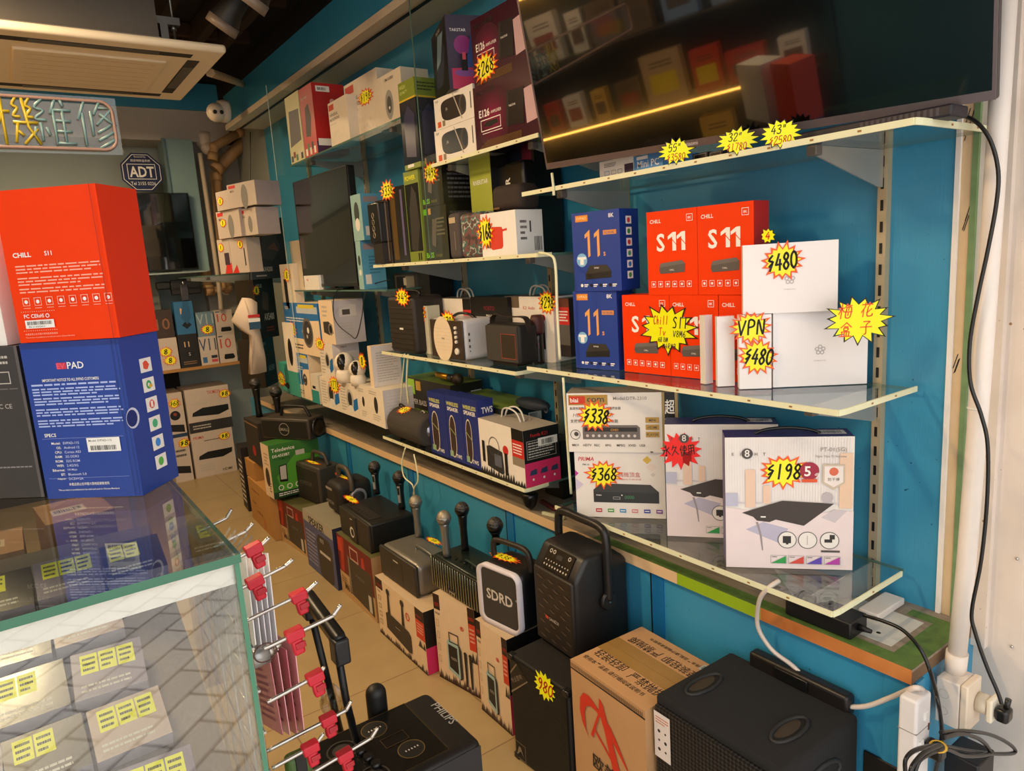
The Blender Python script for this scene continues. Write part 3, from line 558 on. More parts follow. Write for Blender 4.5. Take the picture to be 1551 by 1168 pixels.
LB=mat('9cc3e4',.5)
D1=carton('receiver_box','white receiver box with coloured squares, standing on the lowest glass shelf','box',(874.5,782),(1009,786),684,.776,.12,W,draw_prima,L=LB,T=LB)
dz=.776+D1.h
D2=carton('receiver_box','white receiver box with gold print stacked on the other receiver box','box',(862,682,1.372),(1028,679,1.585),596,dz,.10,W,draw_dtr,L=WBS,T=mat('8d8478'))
tag(D1,914,718,56,42,'$368','R',seed=41,n=15); tag(D2,901,630,54,48,'$338','R',rot=-.12,seed=43,n=15)
NAVY=mat('37366b',.45)
def draw_eight(w,d,h,f):
    F=f['F']; g=mat('cfc6cb'); dk=mat('4b4643'); 
    for i in range(46): F.rect(.01+i*.0212,.50,.014+i*.0212,.995,mat('e2dade'))
    F.rect(0,.50,1,.51,g); F.rect(.16,.47,.24,.76,mat('e4c4ac')); F.rect(.30,.50,.36,.64,mat('e4c4ac')); F.rect(.89,.47,.99,.88,mat('e6c5a8')); F.rect(0,.48,.10,.58,mat('b9b9cc'))
    F.poly([(0,0),(0,.47),(.45,.42),(1,.45),(1,.0)],mat('e6d6d4')); F.poly([(.16,.30),(.3,.36),(.5,.31),(.42,.2)],mat('b7b2c6')); F.poly([(.75,.40),(.85,.46),(.95,.45),(.86,.36)],mat('c9bfc4')); F.circ(.80,.55,.045,mat('b9b0b4'))
    F.text('E',.055,.865,.022,dk); F.text('I',.12,.865,.022,dk); F.circ(.175,.88,.045,dk); F.text('8',.175,.855,.055,W,'c',bold=.02); F.text('H',.215+.02,.865,.022,dk); F.text('T',.30,.865,.022,dk)
    F.text('PT-01(5G)',.94,.885,.038,mat('8a8280'),'r',bold=-.0); F.text('Paper Thin TV Antenna',.94,.845,.020,mat('9a9290'),'r',wmax=.4)
    F.poly([(.13,.43),(.45,.525),(.85,.505),(.62,.335),(.40,.38),(.35,.36),(.25,.37),(.22,.40)],mat('3f3632')); F.rect(.28,.395,.32,.405,WS)
    F.poly([(.24,.36),(.26,.36),(.29,.25),(.30,.14),(.29,.14),(.27,.27)],mat('9a8e90'))
    F.circ(.66,.77-.02,.075,mat('9c1f3a')); F.text('5',.645,.71,.075,WS,'c',bold=.04); F.text('dB',.70,.715,.02,WS); F.rect(.60,.665,.72,.69,mat('d8552a'))
    F.poly([(.76,.80),(.93,.80),(.93,.66),(.845,.61),(.76,.66)],mat('c9b9a4')); F.poly([(.775,.785),(.915,.785),(.915,.668),(.845,.63),(.775,.668)],mat('e9dfd8')); F.circ(.845,.745,.035,mat('d86a4a')); F.text('防干擾',.845,.675,.025,dk,'c',wmax=.1)
    for i,x in enumerate((.49,.65,.82)): F.circ(x,.225,.075,dk); F.circ(x,.225,.069,W)
    F.rect(.455,.20,.52,.255,mat('2e2927')); F.rect(.48,.19,.5,.2,mat('2e2927')); F.rect(.645,.19,.65,.26,mat('aaa2a0')); F.rect(.78,.21,.84,.235,mat('2e2927')); F.rect(.82,.235,.86,.27,mat('2e2927')); F.rect(.755,.135,.90,.15,dk)
    for i,c in enumerate(('2f9a4c','d24a3c','5b46b0','b23aa4')): x=.36+i*.14; F.frame(x,.04,x+.125,.105,.003,mat('9a9a9a')); F.poly([(x+.005,.043),(x+.12,.043),(x+.12,.10)],mat(c)); F.rect(x+.01,.09,x+.05,.094,dk)
def antenna(label,c1,c2,top,z,d):
    M,w,h=setup(c1,c2,z,top); r=empty('antenna_box',M,label,'box','antenna boxes on the lowest glass shelf')
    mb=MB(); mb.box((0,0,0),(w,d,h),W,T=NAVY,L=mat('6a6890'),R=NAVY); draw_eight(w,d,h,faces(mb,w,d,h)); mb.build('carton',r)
    s=MB(); F=s.face((w*.74,d*.3,h+.0003),(1,0,0),(0,1,0),w*.22,d*.5); F.rect(0,0,1,1,mat('b9bcc6')); F.bars(.1,.2,.85,.8,mat('555566'),18); s.build('sticker',r)
    hd=MB(); hd.curve([(w*.25,d*.4,h+.001),(w*.33,d*.4,h+.011),(w*.5,d*.4,h+.016),(w*.67,d*.4,h+.011),(w*.76,d*.4,h+.001)],.0045,KG,6); hd.build('handle',r)
    R_=Rec(); R_.ob=r;R_.M=M.copy();R_.w=w;R_.d=d;R_.h=h; return R_
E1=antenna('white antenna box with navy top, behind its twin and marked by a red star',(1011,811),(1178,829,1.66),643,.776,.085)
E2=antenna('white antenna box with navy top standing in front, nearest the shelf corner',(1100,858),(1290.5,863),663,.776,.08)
tag(E2,1186,714,76,52,'$198','R',seed=51,n=15); tag(E1,1031,682,64,56,None,'X',rot=.22,seed=53,n=15,lines=[('永',.22,.36,.26,KT,.75),('久',.40,.38,.24,KT,.75),('使',.58,.38,.24,KT,.7),('用',.74,.40,.24,KT,.7)])
# ================= generic goods =================
def ER(name,label,cat,c1,c2,top,z,d,group=None,h=None):
    M,w,H=setup(c1,c2,z,top,h); r=Rec(); r.ob=empty(name,M,label,cat,group); r.M=M.copy(); r.w=w;r.d=d;r.h=H; return r
DG=mat('35312d',.5); TX=mat('4a4440',.5); LG=mat('b9b4ac',.5); GRN=mat('8a9a3c',.5); TEAL=mat('2f8f8c',.5); TAPB=mat('1f6fb4',.45); CRM=mat('ead3b2',.5); SIL=mat('8f8d88',.3,.7); REDP=mat('c42a26',.5); PINK=mat('d42a63',.5)
def mic(label,px,py,z,top,x=None,body=KG,head=None,kind='microphone',group=None,r=.013,hr=.024,disp=True,name='microphone'):
    p=PX(px,py,x) if x else PZ(px,py,z); p.z=z; H=hgt(p,top); o=empty(name,Matrix.Translation(p),label,'microphone',group)
    b=MB(); b.lathe([(r*1.05,0),(r*.95,H*.1),(r*.9,H*.45),(r*1.15,H-hr*2.1),(r*1.3,H-hr*1.7)],body,16); b.build('handle',o)
    g=MB(); g.sphere((0,0,H-hr*.98),hr,head or GRILLE,18,(1,1,1.05)); g.build('head_grille',o)
    rg=MB(); rg.lathe([(hr*.8,H-hr*1.75),(hr*1.03,H-hr*1.2),(hr*1.03,H-hr*.85),(hr*.98,H-hr*.8)],body,18); rg.build('collar',o)
    if disp:
        d=MB(); d.rbox((-.007,-r*1.28,H*.18),(.007,-r*.8,H*.62),.002,mat('8c8a84',.3),2); d.box((-.005,-r*1.30,H*.4),(.005,-r*1.2,H*.58),K); dd=d.build('switch_panel',o); dd.rotation_euler=(0,0,-.9)
    return o
# ---------- section B, middle shelf (green packs) ----------
zB=1.611
def pk(name,label,c1,c2,top,z,d,body,draw=None,group=None,cat='box',**k): return carton(name,label,cat,c1,c2,top,z,d,body,draw,group,**k)
def dr_bass(w,d,h,f):
    F=f['F']; F.rect(.03,.86,.24,.97,mat('5fb02a')); F.rect(.27,.86,.38,.97,mat('c99a4a')); F.text('BASS',.08,.06,.10,mat('7ed02c'),bold=.05); F.text('REFLEX',.46,.07,.05,mat('8a8a40')); F.poly([(.35,.3),(.5,.25),(.6,.75),(.42,.78)],mat('6a6258')); F.lines(.55,.45,.9,.8,5,mat('6a6a55'))
    R=f['R']; R.lines(.1,.1,.9,.9,9,mat('4c4c50'))
BASS=mat('3a3a2a',.18,coat=.6)
b1=pk('speaker_box','green and black bass speaker box at the bottom of its stack','' or (645,394,1.42),(681,390,1.42),316,zB,.16,BASS,dr_bass,'film-wrapped bass speaker boxes',T=KG,R=KG)
b2=pk('speaker_box','green and black bass speaker box on top of its twin, with price star',(639.5,318.6,1.42),(673,315,1.42),241,zB+b1.h+.001,.22,BASS,dr_bass,'film-wrapped bass speaker boxes',T=KG,R=KG)
tag(b2,653,262,24,34,'$498','R',seed=61,n=13)
def dr_green(w,d,h,f):
    F=f['F']; F.rect(.05,.12,.95,.86,mat('1d1f1c',.2)); F.poly([(.2,.14),(.6,.12),(.85,.4),(.75,.75),(.5,.84),(.25,.6)],mat('3c3834',.3)); F.text('POWER',.1,.9,.05,YEL,bold=.03,wmax=.8); F.rect(.6,.02,.68,.1,K); F.rect(.74,.02,.82,.1,K)
GNB=mat('7c8c2e',.4,coat=.4)
g1=pk('gadget_pack','green clear-window pack standing at the bottom left of the bass boxes',(622,395,1.41),(644,394,1.41),262,zB,.12,GNB,dr_green)
def dr_hq(w,d,h,f):
    for F in (f['F'],f['R']):
        F.rect(0,.06,1,.80,mat('1c2433',.15,coat=.6)); F.poly([(.2,.15),(.8,.12),(.85,.6),(.5,.72),(.2,.6)],mat('3c3c58',.3)); F.rect(0,.78,1,.80,mat('d8b428'))
    f['F'].text('HIGH',.08,.92,.045,mat('c9d27a'),bold=.03); f['F'].text('QUALITY',.08,.86,.04,mat('c9d27a'),bold=.03,wmax=.85); f['R'].lines(.1,.85,.9,.96,3,mat('2a3a10')); f['F'].rect(.2,.02,.6,.055,WS)
pk('gadget_pack','tall green and dark clear-window pack reaching the high shelf, marked high quality',(614,261,1.40),(638,257,1.40),128,zB+g1.h+.002,.11,GNB,dr_hq)
pk('shaver_case','tall glossy black case leftmost of the pair by the light blue boxes',(577,397,1.405),(596,396.5,1.405),305,zB,.10,mat('2a201a',.08,coat=1),lambda w,d,h,f:(f['F'].rect(.15,.05,.45,.95,mat('6b5a4a',.1,.5)),f['F'].rect(.7,.05,.8,.95,mat('94887a',.1,.6))),'glossy black cases')
r=pk('shaver_case','tall glossy black case beside the green window pack, with painted purple sheen',(597.5,396.5,1.405),(620,395.5,1.405),286,zB,.11,mat('1c1612',.08,coat=1),lambda w,d,h,f:(f['F'].rect(.08,.05,.4,.92,mat('8a6a3a',.12,.6)),f['F'].rect(.75,.1,.88,.95,mat('8a80b0',.1,.5))),'glossy black cases')  # the sheen is a purple metallic stripe put into the front's colour
tag(r,587,289,24,32,'$338','R',seed=63,n=13)
# small speaker with ring pattern held up in front of cases
r=ER('portable_speaker','small black box speaker with a column of rings, left of the glossy cases','speaker',(561,371,1.375),(577,370,1.375),309,1.705,.05)
mb=MB(); mb.rbox((0,0,0),(r.w,r.d,r.h),.008,KG,3); mb.build('body',r.ob)
mb=MB(); 
for i in range(4): mb.tube([(r.w/2+.010*math.cos(a),-.001,r.h*(.2+i*.16)+.012*math.sin(a)) for a in [k*math.pi/6 for k in range(12)]],.0018,mat('a89a80',.3,.6),5,True)
mb.build('ring_trim',r.ob)
mb=MB(); mb.box((.01,.01,-.0895),(r.w-.01,r.d-.005,0),mat('28241f',.4)); mb.build('stand',r.ob)
def fabspk(name,label,c1,c2,top,z,d,m,logo=None,group=None,rr=.018):
    r=ER(name,label,'speaker',c1,c2,top,z,d,group); mb=MB(); mb.rbox((0,0,0),(r.w,r.d,r.h),min(rr,r.w*.3),m,4); mb.build('body',r.ob)
    if logo:
        l=MB(); F=l.face((0,-.0005,0),(1,0,0),(0,0,1),r.w,r.h); logo(F); l.build('logo',r.ob)
    return r
fabspk('portable_speaker','slim grey rounded speaker between bass box and camouflage speaker',(681,389,1.40),(698,388.5,1.40),324,zB,.07,mat('4a4342',.8,bump=.3,bs=400),lambda F:(F.rect(.2,.78,.75,.9,mat('b8a888')),F.rect(.6,.2,.66,.6,mat('77706c'))))
cm=custom('camouflage_fabric',lambda nt,b,N,L:(lambda co,n,r:(L(co.outputs['Object'],n.inputs['Vector']),L(n.outputs['Fac'],r.inputs[0]),L(r.outputs[0],b.inputs['Base Color'])))(N('TexCoord'),N('TexNoise',i_Scale=22.0),(lambda r:([setattr(r.color_ramp,'interpolation','CONSTANT')]+[ (lambda e:setattr(e,'color',(*c,1)))(r.color_ramp.elements.new(p)) for p,c in ((.40,(.17,.07,.07)),(.5,(.05,.13,.11)),(.56,(.45,.47,.42)),(.6,(.10,.06,.06)))] and r))(ramp(N,.0,.95,(.06,.04,.04),(.4,.4,.36)))))
fabspk('portable_speaker','camouflage patterned speaker left of the white box with red speaker',(699,388.5,1.40),(730,388,1.39),325,zB,.08,cm)
def dr_redsp(w,d,h,f):
    F=f['F']; F.rbox=None; F.poly([(.15,.2),(.17,.62),(.38,.66),(.38,.2)],mat('6a5a50')); F.poly([(.27,.18),(.28,.64),(.33,.68),(.6,.66),(.63,.6),(.62,.22),(.58,.17),(.32,.15)],mat('d23a26')); F.poly([(.6,.6),(.75,.62),(.75,.57),(.6,.55)],mat('d23a26'))
    R=f['R']; R.rect(0,0,1,1,WS); R.lines(.15,.3,.4,.8,4,TX); R.rect(.5,.5,.56,.75,TX); R.bars(.65,.08,.95,.4,TX,9)
r=pk('speaker_box','white box picturing a red clip speaker, on the middle shelf','' or (731.5,388,1.395),(784,384.5,1.41),325,zB,.12,WS,dr_redsp,T=K); tag(r,736,352,26,52,'$168','R',seed=65,n=15,rot=.15)
topz=zB+r.h+.001
r=fabspk('portable_speaker','dark fabric cube speaker sitting on the white box with red speaker',(744,326,1.41),(790,325,1.43),283,topz,.10,mat('30241f',.8,bump=.3,bs=400),lambda F:F.rect(.1,.1,.3,.17,mat('6a4a30')),rr=.025)
def dr_dark(w,d,h,f):
    F=f['F']; F.poly([(.1,.3),(.9,.45),(.95,.95),(.1,.95)],mat('24243c')); F.poly([(.6,.3),(.95,.4),(.95,.95),(.75,.95)],mat('8a2448'))
bk=pk('speaker_box','large dark box with pink corner behind the fabric cube speaker',(748,300,1.60),(812,300,1.60),238,zB,.12,KG,dr_dark)
pk('speaker_box','olive green box face right of the stacked bass boxes',(714,306.6,1.50),(746,302,1.50),240,zB,.08,mat('a0aa3e',.5),lambda w,d,h,f:f['F'].text('RIVERSTAR',.5,.72,.045,WS,'c',bold=.03,wmax=.7),T=KG,R=KG)
fabspk('portable_speaker','black speaker with vertical white logo standing behind the fabric cube speaker',(751,300,1.53),(795,300,1.53),252,zB+.12,.055,KG,lambda F:F.text('STAR',.55,.3,.14,WS,rot=math.pi/2,bold=.03),rr=.012)
# ---------- top shelf, dark red boxes ----------
zT=1.969
def dr_tak(w,d,h,f):
    F=f['F']; pur=mat('5c0f30',.3,coat=.3); [F.circ(.30,.46,.27-.028*i,mat(c,.3),30,1) for i,c in enumerate(('410d23','470e26','4e0f29','560f2c','5f1030','681134','721238','7c133b'))]
    F.text('TAKSTAR得勝',.04,.84,.085,mat('2a2226',.3),bold=.02,wmax=.62); F.text('E126',.08,.50,.12,WS,bold=.05,wmax=.17); F.text('AMPLIFIER',.27,.52,.045,WS,wmax=.2); F.frame(.10,.28,.42,.46,.008,WS); F.poly([(.14,.36),(.2,.42),(.36,.42),(.38,.36),(.25,.33)],K); F.rect(.12,.24,.44,.25,WS)
    F.poly([(.50,.25),(.53,.76),(.78,.74),(.76,.22)],mat('1a0f14',.3)); F.poly([(.50,.25),(.53,.76),(.56,.76),(.53,.24)],K); F.text('TAKSTAR',.55,.52,.03,WS); F.poly([(.78,.70),(1,.74),(1,.24),(.80,.20)],mat('c9a6ad',.3))
    for i in range(8): F.rect(.05+i*.02,.02+i*.015,.72,.024+i*.015,mat('8a6a20'))
PUR=mat('3c0c20',.25,coat=.4)
t1=pk('amplifier_box','dark red amplifier box at the bottom of its stack beside the television',(722.5,229,1.405),(822,203,1.405),134.5,zT,.16,PUR,dr_tak,'dark red amplifier boxes',L=KG,T=KG)
t2=pk('amplifier_box','dark red amplifier box on top of its twin beside the television corner',(719,132.5,1.41),(802,110,1.41),32.5,zT+t1.h+.001,.16,PUR,dr_tak,'dark red amplifier boxes',L=KG,T=KG)
tag(t2,736,102,40,46,'$268','R',seed=71,n=15,rot=.12)
def dr_flip(c):
    def g(w,d,h,f):
        F=f['F']; F.poly([(.50+.32*(abs(math.cos(a))**.55)*(1 if math.cos(a)>0 else -1)-.03*math.sin(a),.52+.34*(abs(math.sin(a))**.6)*(1 if math.sin(a)>0 else -1)) for a in [k*math.pi/16 for k in range(32)]],mat(c,.4)); F.poly([(.74+.09*math.cos(a),.52+.30*math.sin(a)) for a in [k*math.pi/12 for k in range(24)]],mat('4a4442')); F.poly([(.75+.06*math.cos(a),.52+.24*math.sin(a)) for a in [k*math.pi/12 for k in range(24)]],mat(c)); F.text('JBL',.3,.5,.1,LG); F.text('FLIP',.05,.86,.07,TX); F.rect(.07,.06,.16,.24,mat('d2552a')); F.rect(.2,.06,.27,.24,mat('8a7a60')); F.rect(.93,.3,.95,.8,TX); F.poly([(.5,.95),(.52,.95),(.72,.1),(.69,.1)],mat('b9b0a4'))
    return g
f1=pk('speaker_box','white box picturing a navy round speaker, bottom of the pair on the top shelf',(661.5,247,1.41),(722,229,1.41),200,zT,.12,W,dr_flip('28323c'),'white round speaker boxes on the top shelf')
f2=pk('speaker_box','white box picturing a black round speaker, stacked on its twin on the top shelf',(660.5,200,1.41),(719,182,1.41),152,zT+f1.h+.001,.12,W,dr_flip('2c2624'),'white round speaker boxes on the top shelf')
def dr_mic(w,d,h,f):
    F=f['F']; F.poly([(.15,.2),(.6,.15),(.9,.6),(.4,.9)],mat('2a2f44')); F.poly([(.25,.45),(.55,.5),(.8,.85),(.45,.88)],mat('7d98ab')); F.text('TAKSTAR',.35,.9,.05,WS,wmax=.6)
    R=f['R']; R.rect(0,0,1,1,mat('2a1638',.3)); R.circ(.45,.6,.25,mat('8a2f78',.4)); R.poly([(.5,.3),(.9,.25),(.7,.75)],mat('2f4a8a')); R.poly([(.1,.0),(.1,.28),(.9,.3),(1,.1),(1,0)],mat('b0305a')); R.circ(.5,.22,.33,mat('7a4a90'),20,.3); R.rect(.38,.25,.56,.48,K); R.rect(.42,.40,.52,.50,mat('c04a60')); R.text('TAKSTAR',.1,.78,.04,WS)
pk('microphone_box','small square purple and black box turned corner-out on the white speaker boxes',(660,148,1.47),(682,141,1.38),59,zT+f1.h+f2.h+.002,.125,K,dr_mic)
# ---------- high far shelf: red box and white microphone boxes ----------
zH=2.186
def dr_umic(w,d,h,f):
    F=f['F']; F.rect(.03,.82,.3,.95,mat('c43a2a')); F.text('UNIVERSAL',.05,.68,.07,TX,bold=.02,wmax=.45); F.text('MICROPHONE',.05,.58,.07,TX,bold=.02,wmax=.5); F.rect(.05,.5,.4,.52,LG)
    R=random.Random(7)
    for i in range(26): x=.05+.85*R.random(); y=.08+.28*R.random(); F.ring(x,y,.018,.004,LG,8)
def dr_umic2(w,d,h,f): F=f['F']; F.circ(.45,.42,.17,mat('9a9790',.4),24,1.6); F.circ(.45,.42,.10,mat('5a5854',.4),20,1.6); F.circ(.45,.36,.03,WS); F.text('UM-AX800',.5,.86,.06,TX,'c',wmax=.6)
UW=mat('d8cbb8',.5)
pk('accessory_box','pale box with a photo print, leftmost on the high far shelf',(441,241,1.41),(461,230,1.41),150,zH,.10,mat('d2d0a0',.5),lambda w,d,h,f:(f['F'].poly([(.1,.25),(.9,.3),(.9,.75),(.2,.78)],mat('5c5a60')),[f['F'].rect(.05+.18*i,.03+.05*(i%2),.2+.18*i,.12+.05*(i%2),mat(c)) for i,c in enumerate(('2a3a5a','8a2a2a','3a7a4a','d8d0c0','202020'))]))
def dr_redbox(w,d,h,f):
    F=f['F']; F.poly([(.25,.3),(.6,.28),(.75,.55),(.6,.75),(.35,.7)],mat('3a2a28')); F.text('Magic Voice',.1,.82,.05,WS,wmax=.7); R=f['R']; R.rect(.12,.88,.55,.96,WS); R.bars(.18,.9,.45,.94,K,10); R.circ(.6,.75,.08,mat('e8b0a8'))
    for i,c in enumerate(('f0e8e0','2a7a4a','d8d0c0','202020','f0e0d0')): F.rect(.1+.16*i,.03+.07*(i%2),.24+.16*i,.13+.07*(i%2),mat(c)); R.rect(0,.0,1,.18,mat('4a2a4a'))
    R.rect(.05,.12,.5,.22,WS)
pk('voice_toy_box','bright red box with a white barcode label on the high far shelf',(462,229,1.41),(481,221.5,1.41),137,zH,.17,mat('b8201c',.45),dr_redbox,T=mat('9c1a18'))
u1=pk('microphone_box','white microphone box right beside the bright red box',(502,214,1.42),(530,204,1.42),158,zH,.12,UW,dr_umic,'white microphone boxes on the high far shelf')
u2=pk('microphone_box','large white microphone box with price star on the high far shelf',(528,206,1.47),(577,187,1.47),131,zH,.12,UW,dr_umic,'white microphone boxes on the high far shelf'); tag(u2,554,147,26,26,'$198','R',seed=73,n=14)
pk('microphone_box','white microphone box with round grey disc print, right end of the high far shelf',(577,190,1.46),(612,175,1.46),120,zH,.13,UW,dr_umic2,'white microphone boxes on the high far shelf')
# ---------- light blue boxes and wall television (section C) ----------
LBL=mat('5aa3c8',.45)
zC=1.501
def dr_lb(w,d,h,f): L=f['F']; L.rect(0,0,1,1,mat('8fb8b8')); L.circ(.5,.6,.25,mat('2f3a3a'),18,1.8); L.circ(.5,.35,.22,WS,18,1.2); R=f['R']; R.rect(.1,.82,.7,.94,mat('9a8a90')); R.lines(.3,.3,.9,.7,6,mat('3a7a9a')); R.rect(.1,.1,.35,.3,WS)
lb1=pk('camera_box','tall light blue box at the bottom, standing behind the wall television',(545,437,1.42),(552,436,1.42),366,zC,.12,LBL,dr_lb,'light blue camera boxes',R=LBL)
lb2=pk('camera_box','light blue box stacked on top, left of the glossy black cases',(537,365,1.42),(552,363,1.42),297,zC+lb1.h+.001,.12,LBL,dr_lb,'light blue camera boxes',R=LBL)
def wall_tv():
    c1=PX(461,435,1.405); c2=PX(541,423,1.425); M=mtx(c1,Vector((c2.x-c1.x,c2.y-c1.y,0))); w=(Vector((c2.x-c1.x,c2.y-c1.y,0))).length; h=hgt(c1,277)
    r=empty('television',M,'wall television on the dark-edged glass shelf, left of the light blue boxes','television')
    mb=MB(); mb.rbox((0,.004,0),(w,.045,h),.006,K,2); mb.build('back_case',r)
    mb=MB(); 
    for a,b in (((0,0,0),(w,.004,.016)),((0,0,h-.006),(w,.004,h)),((0,0,.016),(.006,.004,h-.006)),((w-.006,0,.016),(w,.004,h-.006))): mb.box(a,b,mat('232323',.3))
    mb.build('bezel',r); mb=MB(); mb.box((.006,.0015,.016),(w-.006,.004,h-.006),SCREEN); mb.build('screen',r)
    mb=MB(); mb.box((.2,.01,-(c1.z-zC)+.0005),(w-.2,.12,-(c1.z-zC)+.008),KG); mb.box((w/2-.03,.02,-(c1.z-zC)+.008),(w/2+.03,.04,0),KG); mb.build('stand',r)
wall_tv()
pk('memory_card_box','small white leaning box under the wall television',(462,436.5,1.40),(484,436,1.40),418,zC,.03,WS,lambda w,d,h,f:f['F'].text('8pc',.2,.6,.2,PINK))
pk('router_box','slim white box standing left of the wall television',(447,437,1.43),(467,436,1.43),366,zC,.05,mat('cbbda6',.5))
c=pk('toothbrush_box','slim white box with black item print and price star, left of the wall television',(433,485,1.40),(452,484,1.40),401,1.36,.05,UW,lambda w,d,h,f:f['F'].rect(.2,.1,.45,.7,K))
tag(c,435,417,11,22,'8','R',seed=75,n=12)
mb=MB(); mb.box((0,0,0),(.09,.05,1.36-.846-.001),mat('c0b29a',.5)); tagp(mb.build('router_box',M=c.M@Matrix.Translation((0,0,-(1.36-.846)))),'slim pale box standing upright below the toothbrush box','box')
p=PX(508,431,1.43)
mb=MB(); mb.rbox((0,0,0),(.10,.06,.022),.005,KG,2); tagp(mb.build('media_player',M=mtx((1.43,3.35,1.501),(0,-1,0))),'small black player box under the wall television','player')
def cable(name,label,pts,r,m,cat='cable',group=None,sub=6): mb=MB(); mb.curve([tuple(q) for q in pts],r,m,6,sub); return tagp(mb.build(name),label,cat,group)
cable('power_cable','thin black cable hanging down in front of the camera boxes',[PX(513,437,1.395),PX(506,450,1.39),PX(505,475,1.385),PX(512,492,1.385),PX(530,507,1.385),PX(540,511,1.39),PX(548,480,1.40),PX(552,450,1.44),PX(563,432,1.47),PX(590,424,1.5)],.0025,K)
# ---------- section C lower shelf: camera boxes ----------
zE=.846
def dr_tapo(w,d,h,f):
    F=f['F']; F.rect(0,0,1,1,TAPB); F.rect(0,0,1,.30,CRM); F.text('tapo',.04,.84,.10,WS,bold=.02,wmax=.3); F.rect(.05,.52,.2,.57,mat('e8b840')); F.lines(.05,.62,.6,.72,2,WS); F.rect(.4,.80,.98,.93,mat('b9c4cc')); F.rect(.45,.9,.9,.97,mat('d8c43a'))
    F.poly([(.55,.30),(.5,.45),(.56,.62),(.65,.66),(1,.68),(1,.25),(.7,.2)],CRM); F.circ(.66,.43,.15,mat('6a6560',.4),24,1.0); F.circ(.66,.43,.12,mat('35312f',.3),24,1.0); F.circ(.68,.48,.03,WS); F.circ(.64,.36,.02,LG)
    F.lines(.1,.08,.5,.2,2,TX)
def dr_tapo2(w,d,h,f):
    F=f['F']; F.rect(0,0,1,1,CRM); F.poly([(.2,.25),(.6,.2),(.9,.25),(.85,.45),(.6,.52),(.2,.5)],mat('3a3330')); F.circ(.72,.34,.16,mat('8a847c')); F.circ(.72,.34,.11,K); F.lines(.2,.6,.6,.9,3,LG)
    R=f['R']; R.rect(.2,.62,.75,.88,mat('cfcac8')); R.rect(.3,.66,.55,.78,TX); R.lines(.1,.1,.6,.5,6,LG)
def dr_cam(w,d,h,f):
    F=f['F']; F.lines(.06,.1,.35,.92,9,LG); F.poly([(.6,.3),(.68,.5),(.95,.62),(.95,.3),(.75,.18)],TAPB); F.circ(.55,.5,.19,mat('b8b4ac'),20,1.2); F.circ(.55,.52,.11,mat('2a2826'),18,1.4); F.circ(.57,.22,.14,WS,18,.6)
    R=f['R']; R.text('tapo',.3,.85,.08,TX,wmax=.35)
def dr_cam2(w,d,h,f):
    F=f['F']; F.circ(.5,.55,.12,mat('2a2826'),18,1.8); F.lines(.25,.12,.75,.3,3,LG); F.lines(.1,.8,.6,.92,2,LG); f['R'].lines(.1,.1,.9,.9,10,mat('d8d4d0'))
TG='stacked white and blue security camera boxes'
HW=mat('e6dccb',.45)
# stack bottoms from far to near
k1=pk('security_camera_box','teal box leaning at the far left bottom of the camera boxes, picture of a lamp',(427,597,1.42),(446,604,1.40),548,zE,.10,mat('3f9c8c',.5),lambda w,d,h,f:(f['F'].rect(.5,.25,.54,.85,K),f['F'].poly([(.3,.2),(.6,.35),(.85,.25),(.6,.1)],K)),TG); tag(k1,427,574,16,24,'$66','R',seed=81,n=12)
k2=pk('security_camera_box','blue and cream camera box at the bottom, third pile from the left',(453,610,1.40),(474,613,1.40),533,zE,.14,CRM,dr_tapo,TG)
k3=pk('security_camera_box','blue and cream camera box with price star at the top left of the camera pile',(437,530,1.40),(487,523,1.40),458,zE+k2.h+.001,.16,TAPB,dr_tapo,TG,T=CRM); tag(k3,442,499,24,24,'$118','R',seed=83,n=13)
k4=pk('security_camera_box','narrow teal and white box standing between camera boxes at the bottom',(475,616,1.39),(486,619,1.39),566,zE,.13,mat('d8d0c0',.5),lambda w,d,h,f:(f['F'].rect(0,0,1,.45,TEAL),f['F'].rect(.2,.5,.6,.6,K)),TG)
k5=pk('security_camera_box','cream camera box on the bottom row, fourth pile from the left',(490,625,1.387),(519,636,1.385),570,zE,.15,HW,dr_cam,TG); tag(k5,507,583,18,28,'$278','R',seed=85,n=13)
k6=pk('security_camera_box','cream camera box on the bottom row, fifth pile from the left',(519,636,1.385),(547,645,1.383),577,zE,.15,HW,dr_cam,TG)
k7=pk('security_camera_box','small cream camera box on the bottom row, left of the last one',(547,644,1.383),(562,648,1.383),582,zE,.10,HW,dr_cam2,TG)
k8=pk('security_camera_box','cream and white camera box at the right end of the bottom row',(562,649,1.383),(585,652,1.375),585,zE,.18,HW,dr_cam2,TG,R=mat('cfc9cc',.5))
k9=pk('security_camera_box','tall white box standing on the right end of the bottom row with price star',(562,585,1.39),(567,585.5,1.388),524,zE+k8.h+.001,.15,CRM,None,TG,R=mat('d8d2d2',.5)); 
F9=MB(); q=F9.face((k9.w,0,0),(0,1,0),(0,0,1),k9.d,k9.h); q.lines(.15,.1,.9,.85,12,mat('b8b2b2')); F9.build('printed_text',k9.ob)
tag(k9,549,547,12,26,'8','R',seed=87,n=12)
k10=pk('security_camera_box','white and blue camera box on the bottom row piles, middle of the stack',(488,569,1.39),(508,573,1.385),518,zE+k5.h+.001,.15,HW,dr_cam,TG,R=mat('cfc9cc',.5)); tag(k10,485,521,14,20,'$9','R',seed=89,n=12)
k11=pk('security_camera_box','white camera box with a black camera print at the top of the pile',(489,519,1.39),(509,520,1.385),455,zE+k5.h+k10.h+.002,.17,CRM,dr_tapo2,TG,R=mat('bfb9c0',.5))
k12=pk('security_camera_box','blue camera box in the second layer from the bottom, with large price star',(462,560,1.385),(489,567,1.383),531,zE+k4.h+.001 if 0 else zE+k5.h*.55,.0 or .04,TAPB,dr_tapo,TG) if 0 else None
